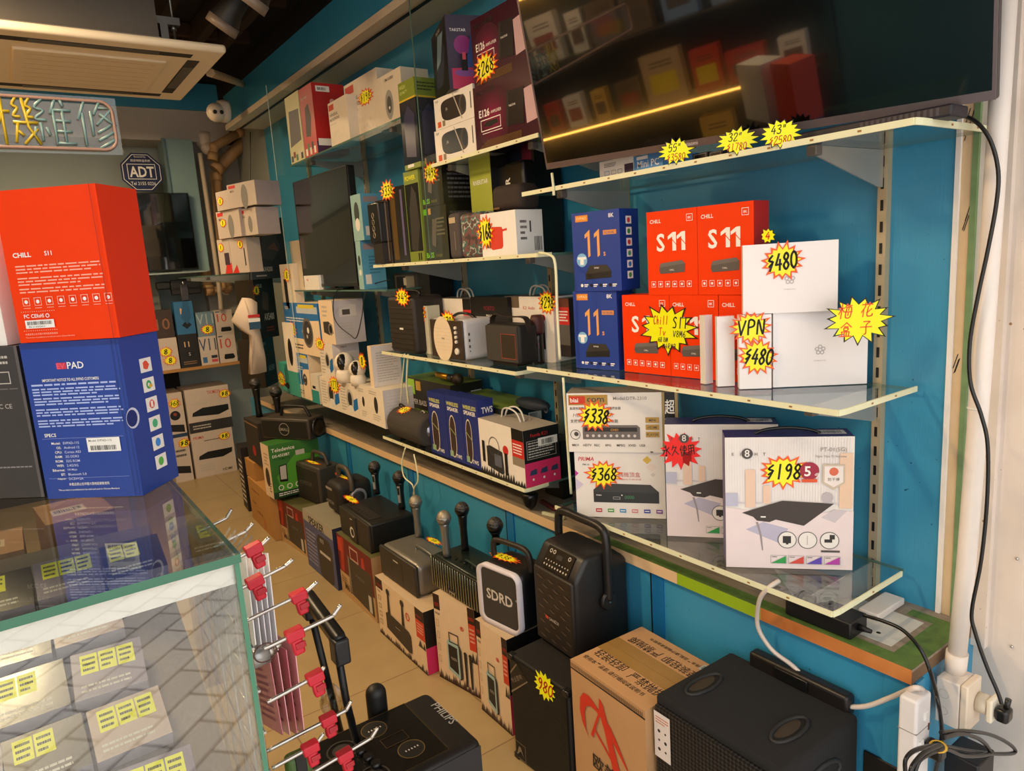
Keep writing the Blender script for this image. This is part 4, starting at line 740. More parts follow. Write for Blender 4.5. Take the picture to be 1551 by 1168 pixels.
def ptz(label,px,py,top,x,z,s):
    p=PX(px,py,x); p.z=z; o=empty('security_camera',Matrix.Translation(p)@Matrix.Rotation(-.75,4,'Z'),label,'camera','white pan-tilt security cameras'); 
    mb=MB(); mb.lathe([(.034*s,0),(.037*s,.02*s),(.036*s,.035*s),(.030*s,.05*s)],HW,20); mb.build('base',o)
    mb=MB(); mb.sphere((0,0,.075*s),.040*s,HW,20); mb.build('head',o)
    mb=MB(); mb.sphere((0,-.014*s,.078*s),.030*s,KG,18,(.8,1,1.15)); mb.sphere((0,-.043*s,.078*s),.006*s,mat('404050',.1),10); mb.build('lens',o)
ptz('white round-headed security camera standing left of its twin on the cream boxes',524,573,529,1.40,zE+k6.h+.001,1.35)
ptz('white round-headed security camera partly behind the tall white box',543,578,535,1.40,zE+k6.h*.985+.004,1.1)
# upright slim boxes left of the camera pile
r=pk('electric_toothbrush_box','tall cream box with oval black print at the far left of the camera pile',(438,580,1.39),(452,580,1.39),488,1.0,.05,HW,lambda w,d,h,f:(f['F'].circ(.55,.4,.22,K,20,2.2)))
mb=MB(); mb.box((0,0,0),(r.w,r.d,1.0-zE-.001),mat('3f9c8c',.5)); tagp(mb.build('phone_case_box',M=r.M@Matrix.Translation((0,0,-(1.0-zE)))),'low teal box under the tall cream box with oval print','box')
# ---------- section B radio shelf ----------
zR=1.214
r=ER('karaoke_speaker','tall dark brown speaker with horizontal ribs at the left end of the radio shelf','speaker',(592,527.6,1.42),(630,534,1.42),449,zR,.16)
mb=MB(); mb.rbox((0,0,0),(r.w,r.d,r.h),.02,mat('2a241f',.55),4); mb.build('body',r.ob)
mb=MB()
for i in range(9): mb.box((.008,-.0012,r.h*(.08+i*.088)),(r.w-.008,.002,r.h*(.08+i*.088)+.002),mat('15110e',.6))
mb.box((.014,-.001,r.h*.80),(r.w-.014,.001,r.h*.805),mat('5a5048')); mb.build('ribbed_front',r.ob)
mb=MB(); mb.rbox((r.w*.46,-.002,r.h*.42),(r.w*.6,0,r.h*.455),.0008,WS,1); mb.build('badge',r.ob)
mb=MB(); mb.curve([(.02,.05,r.h-.004),(.03,.05,r.h+.02),(r.w-.03,.05,r.h+.02),(r.w-.02,.05,r.h-.004)],.006,K,6); mb.build('handle',r.ob); tag(r,610,450,22,30,'$49','R',seed=91,n=13)
r2=pk('amplifier_case','open black crate-like speaker case behind the tall ribbed speaker',(600,470,1.58),(655,480,1.58),414,zR,.12,K,lambda w,d,h,f:(f['F'].rect(.05,.78,.7,.97,mat('3a3630')),f['F'].rect(.1,.8,.35,.95,K),f['F'].rect(.36,.8,.6,.95,mat('75736c')),f['F'].rect(.3,.83,.38,.93,mat('b0a898'))))
r=pk('lamp_box','slim pale green box with price star left of the retro radio',(632.5,534,1.475),(653,537,1.475),463,zR,.06,mat('c9c8b4',.5),lambda w,d,h,f:(f['F'].rect(0,0,.65,.35,mat('556b45')),f['F'].poly([(.15,.3),(.2,.75),(.4,.75),(.55,.3)],mat('8a8f80')),f['F'].circ(.5,.3,.2,mat('39362f'),16,.6),f['F'].ring(.8,.85,.1,.03,mat('8a9a50'))),T=mat('6f7a66')); tag(r,636,474,20,32,'$68','R',seed=93,n=13)
# retro radio
r=ER('retro_radio','white retro radio speaker with oval grille and knobs','radio',(656,540),(705,547),482,zR,.15)
mb=MB(); mb.rbox((0,0,0),(r.w,r.d,r.h),.02,mat('d2d0d4',.35),4); mb.build('body',r.ob)
mb=MB(); mb.rbox((.002,-.004,.003),(r.w-.002,.004,r.h-.003),.0035,mat('3a2c22',.45),2); mb.build('front_panel',r.ob)
mb=MB(); F=mb.face((0,-.0042,0),(1,0,0),(0,0,1),r.w,r.h); F.circ(.40,.5,.29,mat('e4d3b8',.5),30,1.25)
for i in range(7): F.rect(.16,.22+i*.09,.64,.224+i*.09,LG)
F.text('TIANJI',.40,.48,.05,TX,'c',shear=.2); mb.build('speaker_grille',r.ob)
for i in range(5):
    mb=MB(); s=.011 if i==0 else .0055; mb.lathe([(s*1.3,0),(s*1.2,.006),(s,.008)],mat('e6ddd0',.4),16,o=(r.w*.82,-.004,r.h*(.22 if i==0 else .34+i*.115)),ax=(0,-1,0)); mb.build('knob',r.ob)
mb=MB(); F=mb.face((r.w,0,0),(0,1,0),(0,0,1),r.d,r.h)
for y in (.3,.45,.6): F.rect(.15,y,.2,y+.07,TX)
F.circ(.18,.22,.02,TX,10); mb.build('ports',r.ob)
mb=MB(); mb.curve([(r.w*.9,r.d*.55,r.h-.005),(r.w*.75,r.d*.5,r.h+.014),(r.w*.45,r.d*.5,r.h+.016),(r.w*.2,r.d*.5,r.h-.003)],.006,KG,6); mb.build('handle',r.ob)
tag(r,680,488,26,36,'$398','R',seed=95,n=14)
# black strap speaker
r=ER('portable_speaker','square brown-black speaker with red line frame and leather strap handle','speaker',(738,550),(788,557),490,zR,.09)
mb=MB(); mb.rbox((0,.0,.008),(r.w,r.d,r.h),.014,mat('1c1917',.6),4); mb.build('body',r.ob)
mb=MB(); mb.rbox((.006,-.003,.014),(r.w-.006,.004,r.h-.006),.003,FABRIC,2); mb.build('front_grille',r.ob)
mb=MB(); F=mb.face((0,-.0035,0),(1,0,0),(0,0,1),r.w,r.h); F.rect(.5,.18,.93,.78,mat('3a3228',.3)); F.frame(.5,.18,.93,.78,.008,mat('b0442c')); mb.build('display',r.ob)
mb=MB(); mb.box((.03,.01,0),(r.w-.03,r.d-.01,.009),K); mb.build('foot',r.ob)
mb=MB(); pts=spline([(-.004,r.d*.5,r.h*.72),(-.012,r.d*.5,r.h+.005),(.02,r.d*.5,r.h+.03),(r.w*.5,r.d*.5,r.h+.022),(r.w*.95,r.d*.5,r.h+.02),(r.w+.006,r.d*.5,r.h*.8)],5)
for a,b in zip(pts[:-1],pts[1:]): mb.add([(a.x,a.y-.012,a.z),(a.x,a.y+.012,a.z),(b.x,b.y+.012,b.z),(b.x,b.y-.012,b.z),(a.x+.001,a.y-.012,a.z+.004),(a.x+.001,a.y+.012,a.z+.004),(b.x+.001,b.y+.012,b.z+.004),(b.x+.001,b.y-.012,b.z+.004)],[(0,1,2,3),(7,6,5,4),(0,3,7,4),(1,5,6,2)],mat('2a201b',.6))
mb.lathe([(.012,0),(.012,.006),(.009,.007)],mat('cfcac4',.4),14,o=(-.006,r.d*.35,r.h*.75),ax=(0,-1,0)); mb.build('strap',r.ob)
# red-black karaoke microphone
p=PZ(817,550,zR); o=empty('karaoke_microphone',Matrix.Translation(p),'black karaoke microphone with red head and red lettering','microphone')
H=hgt(p,477); mb=MB(); mb.lathe([(.020,0),(.021,.01),(.020,H*.5),(.022,H*.66)],mat('1b1513',.25),20); mb.build('body',o)
mb=MB(); mb.lathe([(.024,H*.62),(.026,H*.68),(.026,H*.92),(.02,H),(.001,H)],mat('45171a',.5,bump=.5,bs=300),20); mb.build('head_grille',o)
mb=MB(); F=mb.face((-.0205,-.0,0),(.70,-.72,0),(0,0,1),.022,H*.5); F.o=Vector((-.021,-.006,.01))
for i in range(5): F.circ(.5,.1+i*.15,.22,mat('c43a3a',.4),10)
mb.build('red_print',o)
def dr_k21(w,d,h,f):
    F=f['F']; F.rect(0,.8,.14,1,K); F.text('Fonda K21',.02,.86,.07,REDP,wmax=.12); F.rect(.8,.8,1,1,K); F.rect(.8,.5,1,.8,REDP); F.lines(.82,.55,.97,.75,4,WS); F.rect(.8,.35,1,.5,mat('8a8070')); F.lines(.03,.2,.1,.75,5,TX); F.circ(.68,.55,.05,REDP,12)
    Rr=random.Random(3)
    for i in range(22): x=i/22; F.poly([(x,0),(x+.05,0),(x+.025+.01*Rr.random(),.07+.1*Rr.random())],mat('2a2624'))
    F.poly([(.33,.15),(.33,.52),(.4,.55),(.62,.5),(.64,.12),(.6,.08)],mat('26282c')); F.rect(.47,.2,.6,.42,mat('5a6070')); F.rect(.24,.2,.29,.6,K); F.rect(.66,.1,.71,.5,K)
    F.ring(.47,.55,.10,.008,TX,18)
    R=f['R']; R.rect(0,.42,1,1,K); R.rect(0,0,1,.42,PINK); R.text('Fonda K21',.2,.86,.06,REDP,wmax=.5); R.frame(.08,.48,.9,.8,.01,LG); R.lines(.12,.5,.86,.78,6,LG); R.rect(.4,.68,.95,.82,WS); R.bars(.5,.70,.85,.79,K,12)
    for i in range(3): R.poly([(.12+i*.3,.2),(.16+i*.3,.28),(.32+i*.3,.3),(.33+i*.3,.2)],mat('2a3a5a')); R.circ(.22+i*.3,.12,.03,WS,8)
def whandle(r,s=1):
    mb=MB(); w,d,h=r.w,r.d,r.h
    for dy in (-.008,.008): mb.curve([(w*.35,d*.5+dy,h),(w*.40,d*.5+dy*1.4,h+.028*s),(w*.52,d*.5+dy*2,h+.038*s),(w*.64,d*.5+dy*1.4,h+.028*s),(w*.7,d*.5+dy,h)],.0035,mat('d8d6d0',.3),6)
    mb.build('handle',r.ob)
r=pk('karaoke_box','white karaoke speaker box behind the retro radio on the radio shelf',(660,500,1.58),(716,508,1.58),452,zR,.14,W,dr_k21,'karaoke speaker boxes on the radio shelf',T=mat('6a6660')); whandle(r)
pk('karaoke_box','black karaoke speaker box between two white ones on the radio shelf',(717,508,1.58),(772,515,1.58),450,zR,.13,K,lambda w,d,h,f:(f['F'].text('YOISTO',.35,.78,.07,mat('8a2030'),wmax=.3),f['F'].text('PW-007',.42,.66,.05,WS,wmax=.25)),'karaoke speaker boxes on the radio shelf')
r=pk('karaoke_box','white karaoke speaker box right behind the red headed microphone',(770,548,1.60),(843,563,1.60),449,zR,.11,W,lambda w,d,h,f:(f['F'].rect(0,.82,.32,1,mat('6a5a4a')),f['F'].text('K21 Audio',.4,.8,.05,REDP),f['F'].rect(.75,.2,.82,.6,K),f['F'].circ(.8,.68,.04,REDP)),'karaoke speaker boxes on the radio shelf',T=mat('77716a')); whandle(r); tag(r,829,458,28,38,'$298','R',seed=97,n=14)
pk('karaoke_box','red and black karaoke box glimpsed between the light strip and blue boxes',(847,553,1.62),(866,555,1.62),452,1.239,.08,mat('2a2020',.5),lambda w,d,h,f:(f['F'].rect(0,.55,1,.85,REDP),f['F'].lines(.1,.6,.9,.8,4,WS),f['F'].rect(0,.85,1,1,mat('6a3a2a')),f['F'].rect(0,.2,1,.55,mat('5a5652'))))
# ---------- low shelf: bass boxes, blue packs, karaoke box, tube speaker ----------
zL8=.793
def dr_sb(t):
    def g(w,d,h,f):
        F=f['F']; F.rect(.02,.72,.22,.98,mat('8fc03a')); F.rect(.25,.80,.36,.96,mat('c09a3a')); F.text(t,.06,.55,.09,LG,bold=.04,wmax=.8); F.lines(.06,.15,.6,.5,4,mat('5a7a2a'))
        R=f['R']; R.rect(.1,.62,.3,.85,WS); R.rect(.12,.65,.28,.82,mat('8a8a8a')); R.rect(.62,.72,.95,.86,WS); R.bars(.66,.75,.85,.84,TX,10); R.lines(.35,.7,.55,.84,3,mat('6a7078'))
    return g
GT=mat('6f8430',.4)
hS=pk('bass_speaker_box','dark super bass speaker box with green top at the back left of the low shelf',(622,668,1.53),(690,690,1.53),570,zL8,.17,mat('231f18',.5),dr_sb('SUPER BASS'),'dark speaker boxes with green tops',T=GT)
hS2=pk('bass_speaker_box','dark speaker box with green top on the right, a navy speaker lying on it',(689,702,1.535),(768,725,1.505),598,zL8,.19,mat('1c201c',.5),dr_sb('SUPER BASS'),'dark speaker boxes with green tops',T=GT,R=mat('101820',.4))
def dr_tws(w,d,h,f):
    F=f['F']; F.text('WIRELESS',.06,.84,.06,mat('c9cc6a'),bold=.05,wmax=.85); F.text('SPEAKER',.1,.76,.06,WS,bold=.05,wmax=.8)
    F.poly([(.35+.2*math.cos(a),.36+.22*math.sin(a)+(.12 if math.sin(a)>0 else -.10)) for a in [i*math.pi/10 for i in range(20)]],mat('d8d0c0')); F.poly([(.35+.17*math.cos(a),.36+.20*math.sin(a)+(.12 if math.sin(a)>0 else -.10)) for a in [i*math.pi/10 for i in range(20)]],mat('3a2a28')); F.rect(.1,.05,.3,.14,mat('8fb08a')); F.text('TWS',.45,.05,.06,WS,bold=.04); F.poly([(.15,.5),(.55,.38),(.55,.4),(.15,.52)],mat('8a9a60'))
    R=f['R']; R.text('TWS',.25,.80,.09,WS,bold=.05,wmax=.7); R.text('PARTY',.15,.68,.07,WS,bold=.04,wmax=.75); R.lines(.1,.2,.9,.55,6,LG)
BT=mat('22307a',.4)
for i,(a,b,t) in enumerate([((654,680,1.42),(680,687,1.42),592),((680.5,687,1.42),(705,697,1.42),597),((705.5,697,1.42),(729,706,1.42),602)]):
    pk('speaker_pack','blue wireless speaker pack, '+['leftmost of three beside the tube speaker','middle one of three on the low shelf','rightmost of three, behind the white karaoke box'][i],a,b,t,zL8,.075,BT,dr_tws,'blue wireless speaker packs')
r=pk('karaoke_box','white karaoke speaker box with pink and black side on the low shelf corner',(716,706),(797,740),628.7,zL8,.155,W,dr_k21,None,T=mat('a8a096')); whandle(r,1.2)
# tube speaker lying
def tube_spk():
    a=PX(610,634,1.44); b=PX(646,649,1.44); rr=.073; z=zL8+.012+rr; a.z=b.z=z; a.y-=.0; d=(b-a).normalized()
    o=empty('tube_speaker',Matrix.Translation((a.x,a.y,zL8)),'large black fabric tube speaker lying left of the blue packs','speaker')
    L=(b-a).length+.10; A=Vector((0,.05,z-zL8)); mb=MB(); mb.lathe([(rr*.55,0),(rr*.85,.006),(rr,.03),(rr,L-.02),(rr*.96,L),(rr*.80,L+.004)],FABRIC,32,o=tuple(A),ax=tuple(d)); mb.build('body',o)
    mb=MB(); mb.lathe([(rr*.80,0),(rr*.74,.002),(rr*.55,-.004),(rr*.5,.001),(.001,.004)],KG,28,o=tuple(A+d*(L+.002)),ax=tuple(d)); mb.lathe([(rr*.45,.0),(rr*.40,.006),(.002,.008)],mat('8a8c98',.25,.8),20,o=tuple(A+d*(L+.002)),ax=tuple(d)); mb.build('speaker_cone',o)
    mb=MB(); mb.box((-.03,-.02,0),(.03,.01,.026),K); mb.build('foot',o); mb=MB(); mb.box((-.03,-L+.12,0),(.03,-L+.15,.026),K); mb.build('foot',o)
    mb=MB(); mb.curve([A+d*.03+Vector((0,0,rr)),A+d*.04+Vector((0,0,rr+.012)),A+d*.09+Vector((0,0,rr+.004))],.004,K,6); mb.curve([A+d*(L-.09)+Vector((0,0,rr-.002)),A+d*(L-.07)+Vector((0,0,rr+.008)),A+d*(L-.05)+Vector((0,0,rr))],.004,mat('c0c0c0',.3,.8),6); mb.build('strap_loop',o)
    t=MB(); star(t,.11,.07,'R','$98',seed=12,n=15); t.build('price_tag',o,M=Matrix.Translation(A+d*.12+Vector((-.022,0,rr*.97)))@Matrix.Rotation(-math.pi/2,4,'Z')@Matrix.Rotation(-math.radians(68),4,'X'))
tube_spk()
# items on the dark boxes
zt=zL8+hS.h
p=PX(637,562,1.55); o=empty('microphone',Matrix.Translation((1.57,2.83,zt)),'gold karaoke microphone lying on the left dark green-topped box','microphone')
d=Vector((-.06,-1,0)).normalized(); mb=MB(); mb.lathe([(.012,0),(.0135,.01),(.014,.12)],mat('b98a2a',.3,.8),18,o=(0,0,.027),ax=tuple(d)); mb.build('handle',o)
mb=MB(); mb.lathe([(.0145,.12),(.0165,.13),(.0165,.16),(.024,.19)],KG,18,o=(0,0,.027),ax=tuple(d)); mb.build('collar',o)
mb=MB(); mb.sphere(tuple(Vector((0,0,.027))+d*.205),.026,mat('3a2e22',.5,.4,bump=.6,bs=300),18,(1,1.15,1)); mb.build('head_grille',o)
o=empty('portable_speaker',Matrix.Translation((1.58,2.12,zL8+hS2.h)),'navy rounded speaker with strap lying on the right dark box','speaker')
mb=MB(); mb.sphere((0,0,.024),.024,mat('1f2a38',.6,bump=.3,bs=300),20,(1.5,4.2,.98)); mb.build('body',o)
mb=MB(); mb.curve([(0,-.085,.02),(-.012,-.11,.018),(-.03,-.125,.012),(-.02,-.10,.01),(-.005,-.09,.012)],.0035,mat('2a3442',.6),6); mb.build('strap_loop',o)
# under-shelf items: black caps under glass, small black boxes on the ledge
def cap(px,py,x,label):
    p=PX(px,py,x); o=MB(); o.lathe([(.003,0),(.02,.014),(.028,.045),(.028,.05)],KG,16); return tagp(o.build('dome_foot',M=Matrix.Translation((p.x,p.y,p.z))),label,'cap','black dome caps under the low shelf')
p=PX(798,750,1.47); mb=MB(); mb.lathe([(.003,0),(.022,.018),(.032,.05),(.032,.065),(.02,.069)],KG,18); tagp(mb.build('webcam',M=Matrix.Translation((1.475,2.03,ZL+.0005))),'black dome shaped gadget under the low shelf corner','gadget')
mb=MB(); mb.rbox((0,0,0),(.10,.10,.085),.003,mat('2a2826',.5),2); tagp(mb.build('adapter_box',M=mtx((1.56,1.885,ZL+.001),(.3,-1,0))),'dark grey square box on the ledge left of the receiver boxes','box')
pk('speaker_box','dark slim box standing behind the dark grey square box on the ledge',(826,740,1.63),(853,745,1.63),662,ZL+.001,.08,mat('16140f',.5))
# ================= FLOOR ROW =================
BRN=mat('b07f42',.7,bump=.2,bs=80,vs=12)
def dr_brown(w,d,h,f):
    F=f['F']; F.text('HOPESTAR',.3,.28,.07,mat('5a3a1a'),wmax=.35); F.lines(.15,.75,.5,.8,1,mat('5a3a1a')); F.lines(.1,.45,.3,.5,1,mat('5a3a1a')); F.ring(.62,.15,.05,.01,REDP,12)
cb=pk('brown_carton','long brown carton on the floor at the far end of the speaker row','' or (383,784),(418,820),0,0.001,.28,BRN,dr_brown,h=.29)
pk('brown_carton','smaller brown carton on top of the long one at the far end of the row',(377,742,1.145),(390,748,1.145),692,.292,.26,BRN,None,h=.12)
def dr_m61(w,d,h,f):
    F=f['F']; F.rect(0,.38,1,1,mat('6a1a18')); F.poly([(.05,.4),(.12,.98),(.22,.98),(.15,.4)],mat('a8301c')); F.rect(.02,.72,.14,.95,mat('c0402a')); F.poly([(.3,.12),(.33,.72),(.95,.72),(.95,.05),(.55,.1)],mat('3c332b',.5)); F.poly([(.28,.15),(.30,.75),(.34,.72),(.34,.12)],mat('77705c'))
    F.frame(.38,.72,.62,.93,.02,mat('b8958a')); F.poly([(.7,.72),(.8,.72),(.78,.9),(.72,.88)],mat('b03028')); F.text('M61',.12,.10,.12,mat('3a2a1a'),bold=.04,rot=0,wmax=.2); F.lines(.05,.2,.2,.32,3,mat('7a5a3a'))
    F.text('HOPESTAR',.5,.48,.05,mat('77706a'),wmax=.35); F.rect(.82,.08,.9,.35,LG)
MB_=mat('b79468',.5)
m1=pk('speaker_box','dark red and tan speaker box beside the long brown carton on the floor',(427.7,818),(466,844),754,.001,.26,MB_,dr_m61,'dark red and tan speaker boxes on the floor',T=mat('5c5a34'))
def dr_spk(w,d,h,f):
    F=f['F']; F.rect(0,0,1,.82,mat('4a5078')); F.text('SPEAKER',.2,.82,.13,mat('2a2622'),bold=.05,wmax=.75); F.poly([(.45,.05),(.42,.6),(.5,.74),(.85,.74),(.93,.6),(.9,.05),(.8,0),(.55,0)],mat('37302a')); F.rect(.5,.42,.85,.47,LG); F.lines(.05,.1,.4,.7,9,mat('8a88a0')); F.text('K93',.55,.62,.07,LG,wmax=.25)
    R=f['R']; R.rect(0,0,1,1,mat('1d2340')); R.lines(.2,.1,.8,.9,8,LG)
sp=pk('speaker_box','grey and blue speaker box with large SPEAKER lettering, on the floor',(468,855),(513,895),770,.001,.22,mat('a09a8c',.5),dr_spk,None,T=mat('8a8472'))
m2=pk('speaker_box','dark red and tan speaker box right of the one with SPEAKER lettering',(519,895),(572,944),806,.001,.26,MB_,dr_m61,'dark red and tan speaker boxes on the floor',T=mat('5c5a34'))
TAN=mat('dcc3a4',.5)
def dr_k(kind):
    def g(w,d,h,f):
        F=f['F']; F.rect(0,.82,.16,1,mat('2a1210')); F.text('YOISTO',.02,.86,.04,REDP,wmax=.12); F.text('PW-08',.03,.76,.03,DG,wmax=.11); F.rect(.84,.82,1,1,mat('2a1210')); F.rect(.84,.52,1,.82,mat('c23a22')); F.lines(.86,.6,.98,.78,4,mat('e0a090')); F.poly([(.86,.38),(.9,.5),(.95,.4),(.98,.5),(1,.38)],DG); F.text('YOISTO',.85,.86,.035,REDP,wmax=.13)
        for i in range(4): F.frame(.04,.62-i*.14,.10,.70-i*.14,.006,mat('8a7054'))
        F.ring(.68,.72,.04,.012,REDP,12); F.text('K',.665,.70,.04,REDP)
        Rr=random.Random(9)
        for i in range(26): x=i/26; F.poly([(x,0),(x+.045,0),(x+.02+.02*Rr.random(),.05+.09*Rr.random())],mat('3a241a'))
        if kind==0:
            F.poly([(.2,.22),(.2,.48),(.25,.52),(.68,.48),(.72,.42),(.72,.14),(.66,.12)],mat('342c26')); F.rect(.40,.36,.5,.37,LG)
            for x in (.25,.55): F.poly([(x,.5),(x+.02,.85),(x+.05,.85),(x+.05,.5)],mat('2a2420')); F.circ(x+.035,.88,.035,mat('2a2420'),12,1)
        else:
            F.poly([(.30,.16),(.30,.48),(.34,.52),(.60,.50),(.63,.45),(.63,.13),(.58,.1)],mat('2c2824')); F.poly([(.28,.17),(.28,.49),(.32,.53),(.55,.51),(.57,.47),(.57,.12),(.54,.10)],mat('9ab8b8')); F.poly([(.31,.2),(.31,.47),(.53,.46),(.53,.15)],mat('1e1b18')); F.text('YOISTO',.36,.30,.03,LG,wmax=.14)
            F.frame(.34,.50,.58,.62,.02,mat('241f1b'))
            if kind==1:
                for x in (.70,.82): F.poly([(x,.06),(x-.01,.42),(x+.06,.42),(x+.04,.06)],mat('241f1b')); F.circ(x+.025,.44,.04,mat('241f1b'),12)
        R=f['R']; R.rect(0,.42,1,1,K); R.rect(0,0,1,.42,PINK); R.rect(.6,.05,.8,.36,mat('c9a0a8'))
    return g
w1=pk('karaoke_box','white karaoke box with pink side under the silver speaker on the floor',(576.4,956.7),(649,1023.4),926 and 871.6,.001,.24,TAN,dr_k(0),'white karaoke boxes on the floor',T=mat('c8b090'))
w2=pk('karaoke_box','white karaoke box picturing two microphones, under the ribbed speaker on the floor',(666.4,1024.4),(728,1058),897.7,.001,.24,TAN,dr_k(1),'white karaoke boxes on the floor',T=mat('c8b090'))
w3=pk('karaoke_box','white karaoke box on the floor directly left of the black 980 cabinet',(729,1058,1.18),(777,1117,1.18),937.4,.001,.24,TAN,dr_k(2),'white karaoke boxes on the floor',T=mat('c8b090'))
# ---- brown carton AK ----
def dr_ak(w,d,h,f):
    F=f['F']; r=mat('c8321c',.6); k=mat('2a1f17',.6)
    F.rect(0,.945,1,.955,k)
    for i in range(46): F.rect(.01+i*.0213,.96,.02+i*.0213,.985,mat('6a5038'))
    F.poly([(.12,.72),(.135,.80),(.19,.845),(.27,.85),(.36,.82),(.47,.77),(.47,.75),(.36,.785),(.28,.79),(.215,.765),(.19,.72),(.20,.62),(.235,.575),(.15,.645)],r)
    F.poly([(.46,.79),(.56,.745),(.66,.665),(.80,.53),(.62,.64),(.50,.71)],r)
    F.poly([(.415,.885),(.46,.86),(.70,.445),(.57,.475),(.47,.70),(.40,.80)],r); F.poly([(.405,.80),(.425,.79),(.30,.595),(.27,.605)],r); F.poly([(.315,.655),(.325,.672),(.55,.555),(.55,.535)],r)
    F.text('欧美声',.28,.40,.10,k,bold=.03,wmax=.6,rot=-.05); F.text('专注高品质音响',.2,.28,.06,k,wmax=.72); F.text('FOCUS ON HIGH',.2,.21,.04,k,wmax=.6)
    T=f['T']; tp=mat('9b7740',.25,coat=.3); T.rect(0,.36,1,.66,tp); T.rect(0,.505,1,.508,mat('5a3f22'))
    T.text('轻装轻卸',.06,.24,.13,k,wmax=.40); T.text('严禁抛掷',.54,.22,.13,k,wmax=.42); T.text('使用本产品前,请仔细阅读说明书',.04,.12,.065,k,wmax=.8)
    T.text('轻装轻卸',.95,.80,.12,k,wmax=.40,rot=math.pi); T.text('严禁抛掷',.50,.80,.12,k,wmax=.40,rot=math.pi); T.text('使用本产品前,请仔细阅读说明书',.9,.92,.05,k,wmax=.7,rot=math.pi); T.rect(.86,.86,.97,.96,mat('a9b2b4')); T.bars(.875,.88,.955,.94,k,9)
ak=pk('speaker_carton','brown carton with big red logo and Chinese lettering on the floor','' or (864,998,1.14),(978,1090,1.13),0,.001,.275,CARTON,dr_ak,h=.479)
ak.ob.matrix_local=mtx(Vector((1.14,1.425,.001)),(-.01,-.27,0)); 
# ---- black 980 cabinet ----
def speaker_cab():
    M=mtx(Vector((1.126,1.722,.001)),(.008,-.285,0)); w,d,h=.283,.24,.369; r=Rec(); r.ob=empty('speaker_cabinet',M,'black speaker cabinet with yellow 980 tag, between white karaoke box and brown carton','speaker'); r.M=M.copy(); r.w=w;r.d=d;r.h=h
    mb=MB(); mb.rbox((0,.004,0),(w,d,h),.006,mat('15120f',.7,bump=.4,bs=300),2); mb.build('cabinet',r.ob)
    mb=MB(); g=mat('0d0c0b',.5); mb.box((.008,0,.01),(w-.008,.004,h-.008),g)
    for i in range(60): z=.012+i*(h-.024)/60; mb.box((.010,-.0012,z),(w-.010,0,z+.002),mat('1c1a17',.45))
    mb.build('front_grille',r.ob)
    mb=MB(); F=mb.face((0,-.0014,0),(1,0,0),(0,0,1),w,h); a=mat('8c8070',.4,.4); F.poly([(.03,.80),(.03,.97),(.16,.97),(.34,.86),(.03,.66)],mat('1a1612')); F.poly([(.03,.66),(.34,.86),(.345,.85),(.03,.64)],a); F.poly([(.03,.84),(.15,.955),(.165,.95),(.03,.82)],a); F.text('专业音响',.06,.74,.045,a,rot=.62,wmax=.24); mb.build('emblem',r.ob); mb=MB(); F=mb.face((0,-.0014,0),(1,0,0),(0,0,1),w,h); F.frame(.02,.03,.22,.19,.008,a); F.poly([(.05,.05),(.1,.15),(.13,.15),(.19,.06),(.13,.11),(.09,.08)],a); mb.build('emblem',r.ob)
    mb=MB()
    for x,y,z in ((.0,.0,h-.02),(w-.02,0,h-.02),(0,0,0),(w-.02,0,0)): mb=MB(); mb.rbox((x-.002,-.003,z),(x+.022,.02,z+.022),.004,KG,2); mb.build('corner_protector',r.ob)
    t=tag(r,826,1040,40,42,'980','F',seed=110,n=14,rot=-.1); return r
cab=speaker_cab()
# ---- big carpeted speaker ----
def big_spk():
    M=mtx(Vector((1.150,1.125,.001)),(-.004,-.36,0)); w,d,h=.36,.305,.515; r=Rec(); r.ob=empty('stage_speaker',M,'large black carpet-covered stage speaker at the front right of the floor row','speaker'); r.M=M.copy(); r.w=w;r.d=d;r.h=h
    CP=mat('1b1a1a',.95,bump=.8,bs=900,var=.25,vs=300)
    mb=MB(); mb.rbox((0,.012,0),(w,d,h),.012,CP,3); mb.build('cabinet',r.ob)
    mb=MB(); mb.box((.012,0,.012),(w-.012,.012,h-.02),GR2); mb.build('front_grille',r.ob)
    # recessed handles as raised lipped pockets
    for (cx,cy,a) in ((.055,.13,0),(w-.07,.14,0)):
        mb=MB(); n=16; o=[(cx+.024*math.cos(2*math.pi*i/n)*(1.0),cy+.062*math.sin(2*math.pi*i/n)) for i in range(n)]; F=mb.face((0,0,h),(1,0,0),(0,1,0),1,1)
        F.poly(o,mat('060606',.8)); F.poly([(cx-.006+.018*math.cos(2*math.pi*i/n),cy+.045*math.sin(2*math.pi*i/n)) for i in range(n)],mat('3a3024',.5))
        mb.tube([(x,y,h+.001) for x,y in o],.005,mat('222222',.6),6,True); mb.build('handle_pocket',r.ob)
    mb=MB(); n=16; o=[(w+.0008,.15+.075*math.cos(2*math.pi*i/n),h-.09+.035*math.sin(2*math.pi*i/n)) for i in range(n)]; mb.add(o,[tuple(range(n))],mat('050505',.8)); mb.tube(o,.006,mat('222222',.6),6,True); mb.build('handle_pocket',r.ob)
    mb=MB(); F=mb.face((.008,-.0008,h-.16),(1,0,0),(0,0,1),.052,.125); F.rect(0,0,1,1,mat('dcd2cc')); F.lines(.1,.75,.9,.92,3,mat('c06a4a'))
    for i in range(3):
        for j in range(2): F.circ(.3+.4*j,.6-.2*i,.09 if (i+j)%2==0 else .06,DG,10)
    mb.build('sticker',r.ob); return r
GR2=perf('hex_grille',(.035,.032,.03),(.002,.002,.002),95,.45)
bs=big_spk()
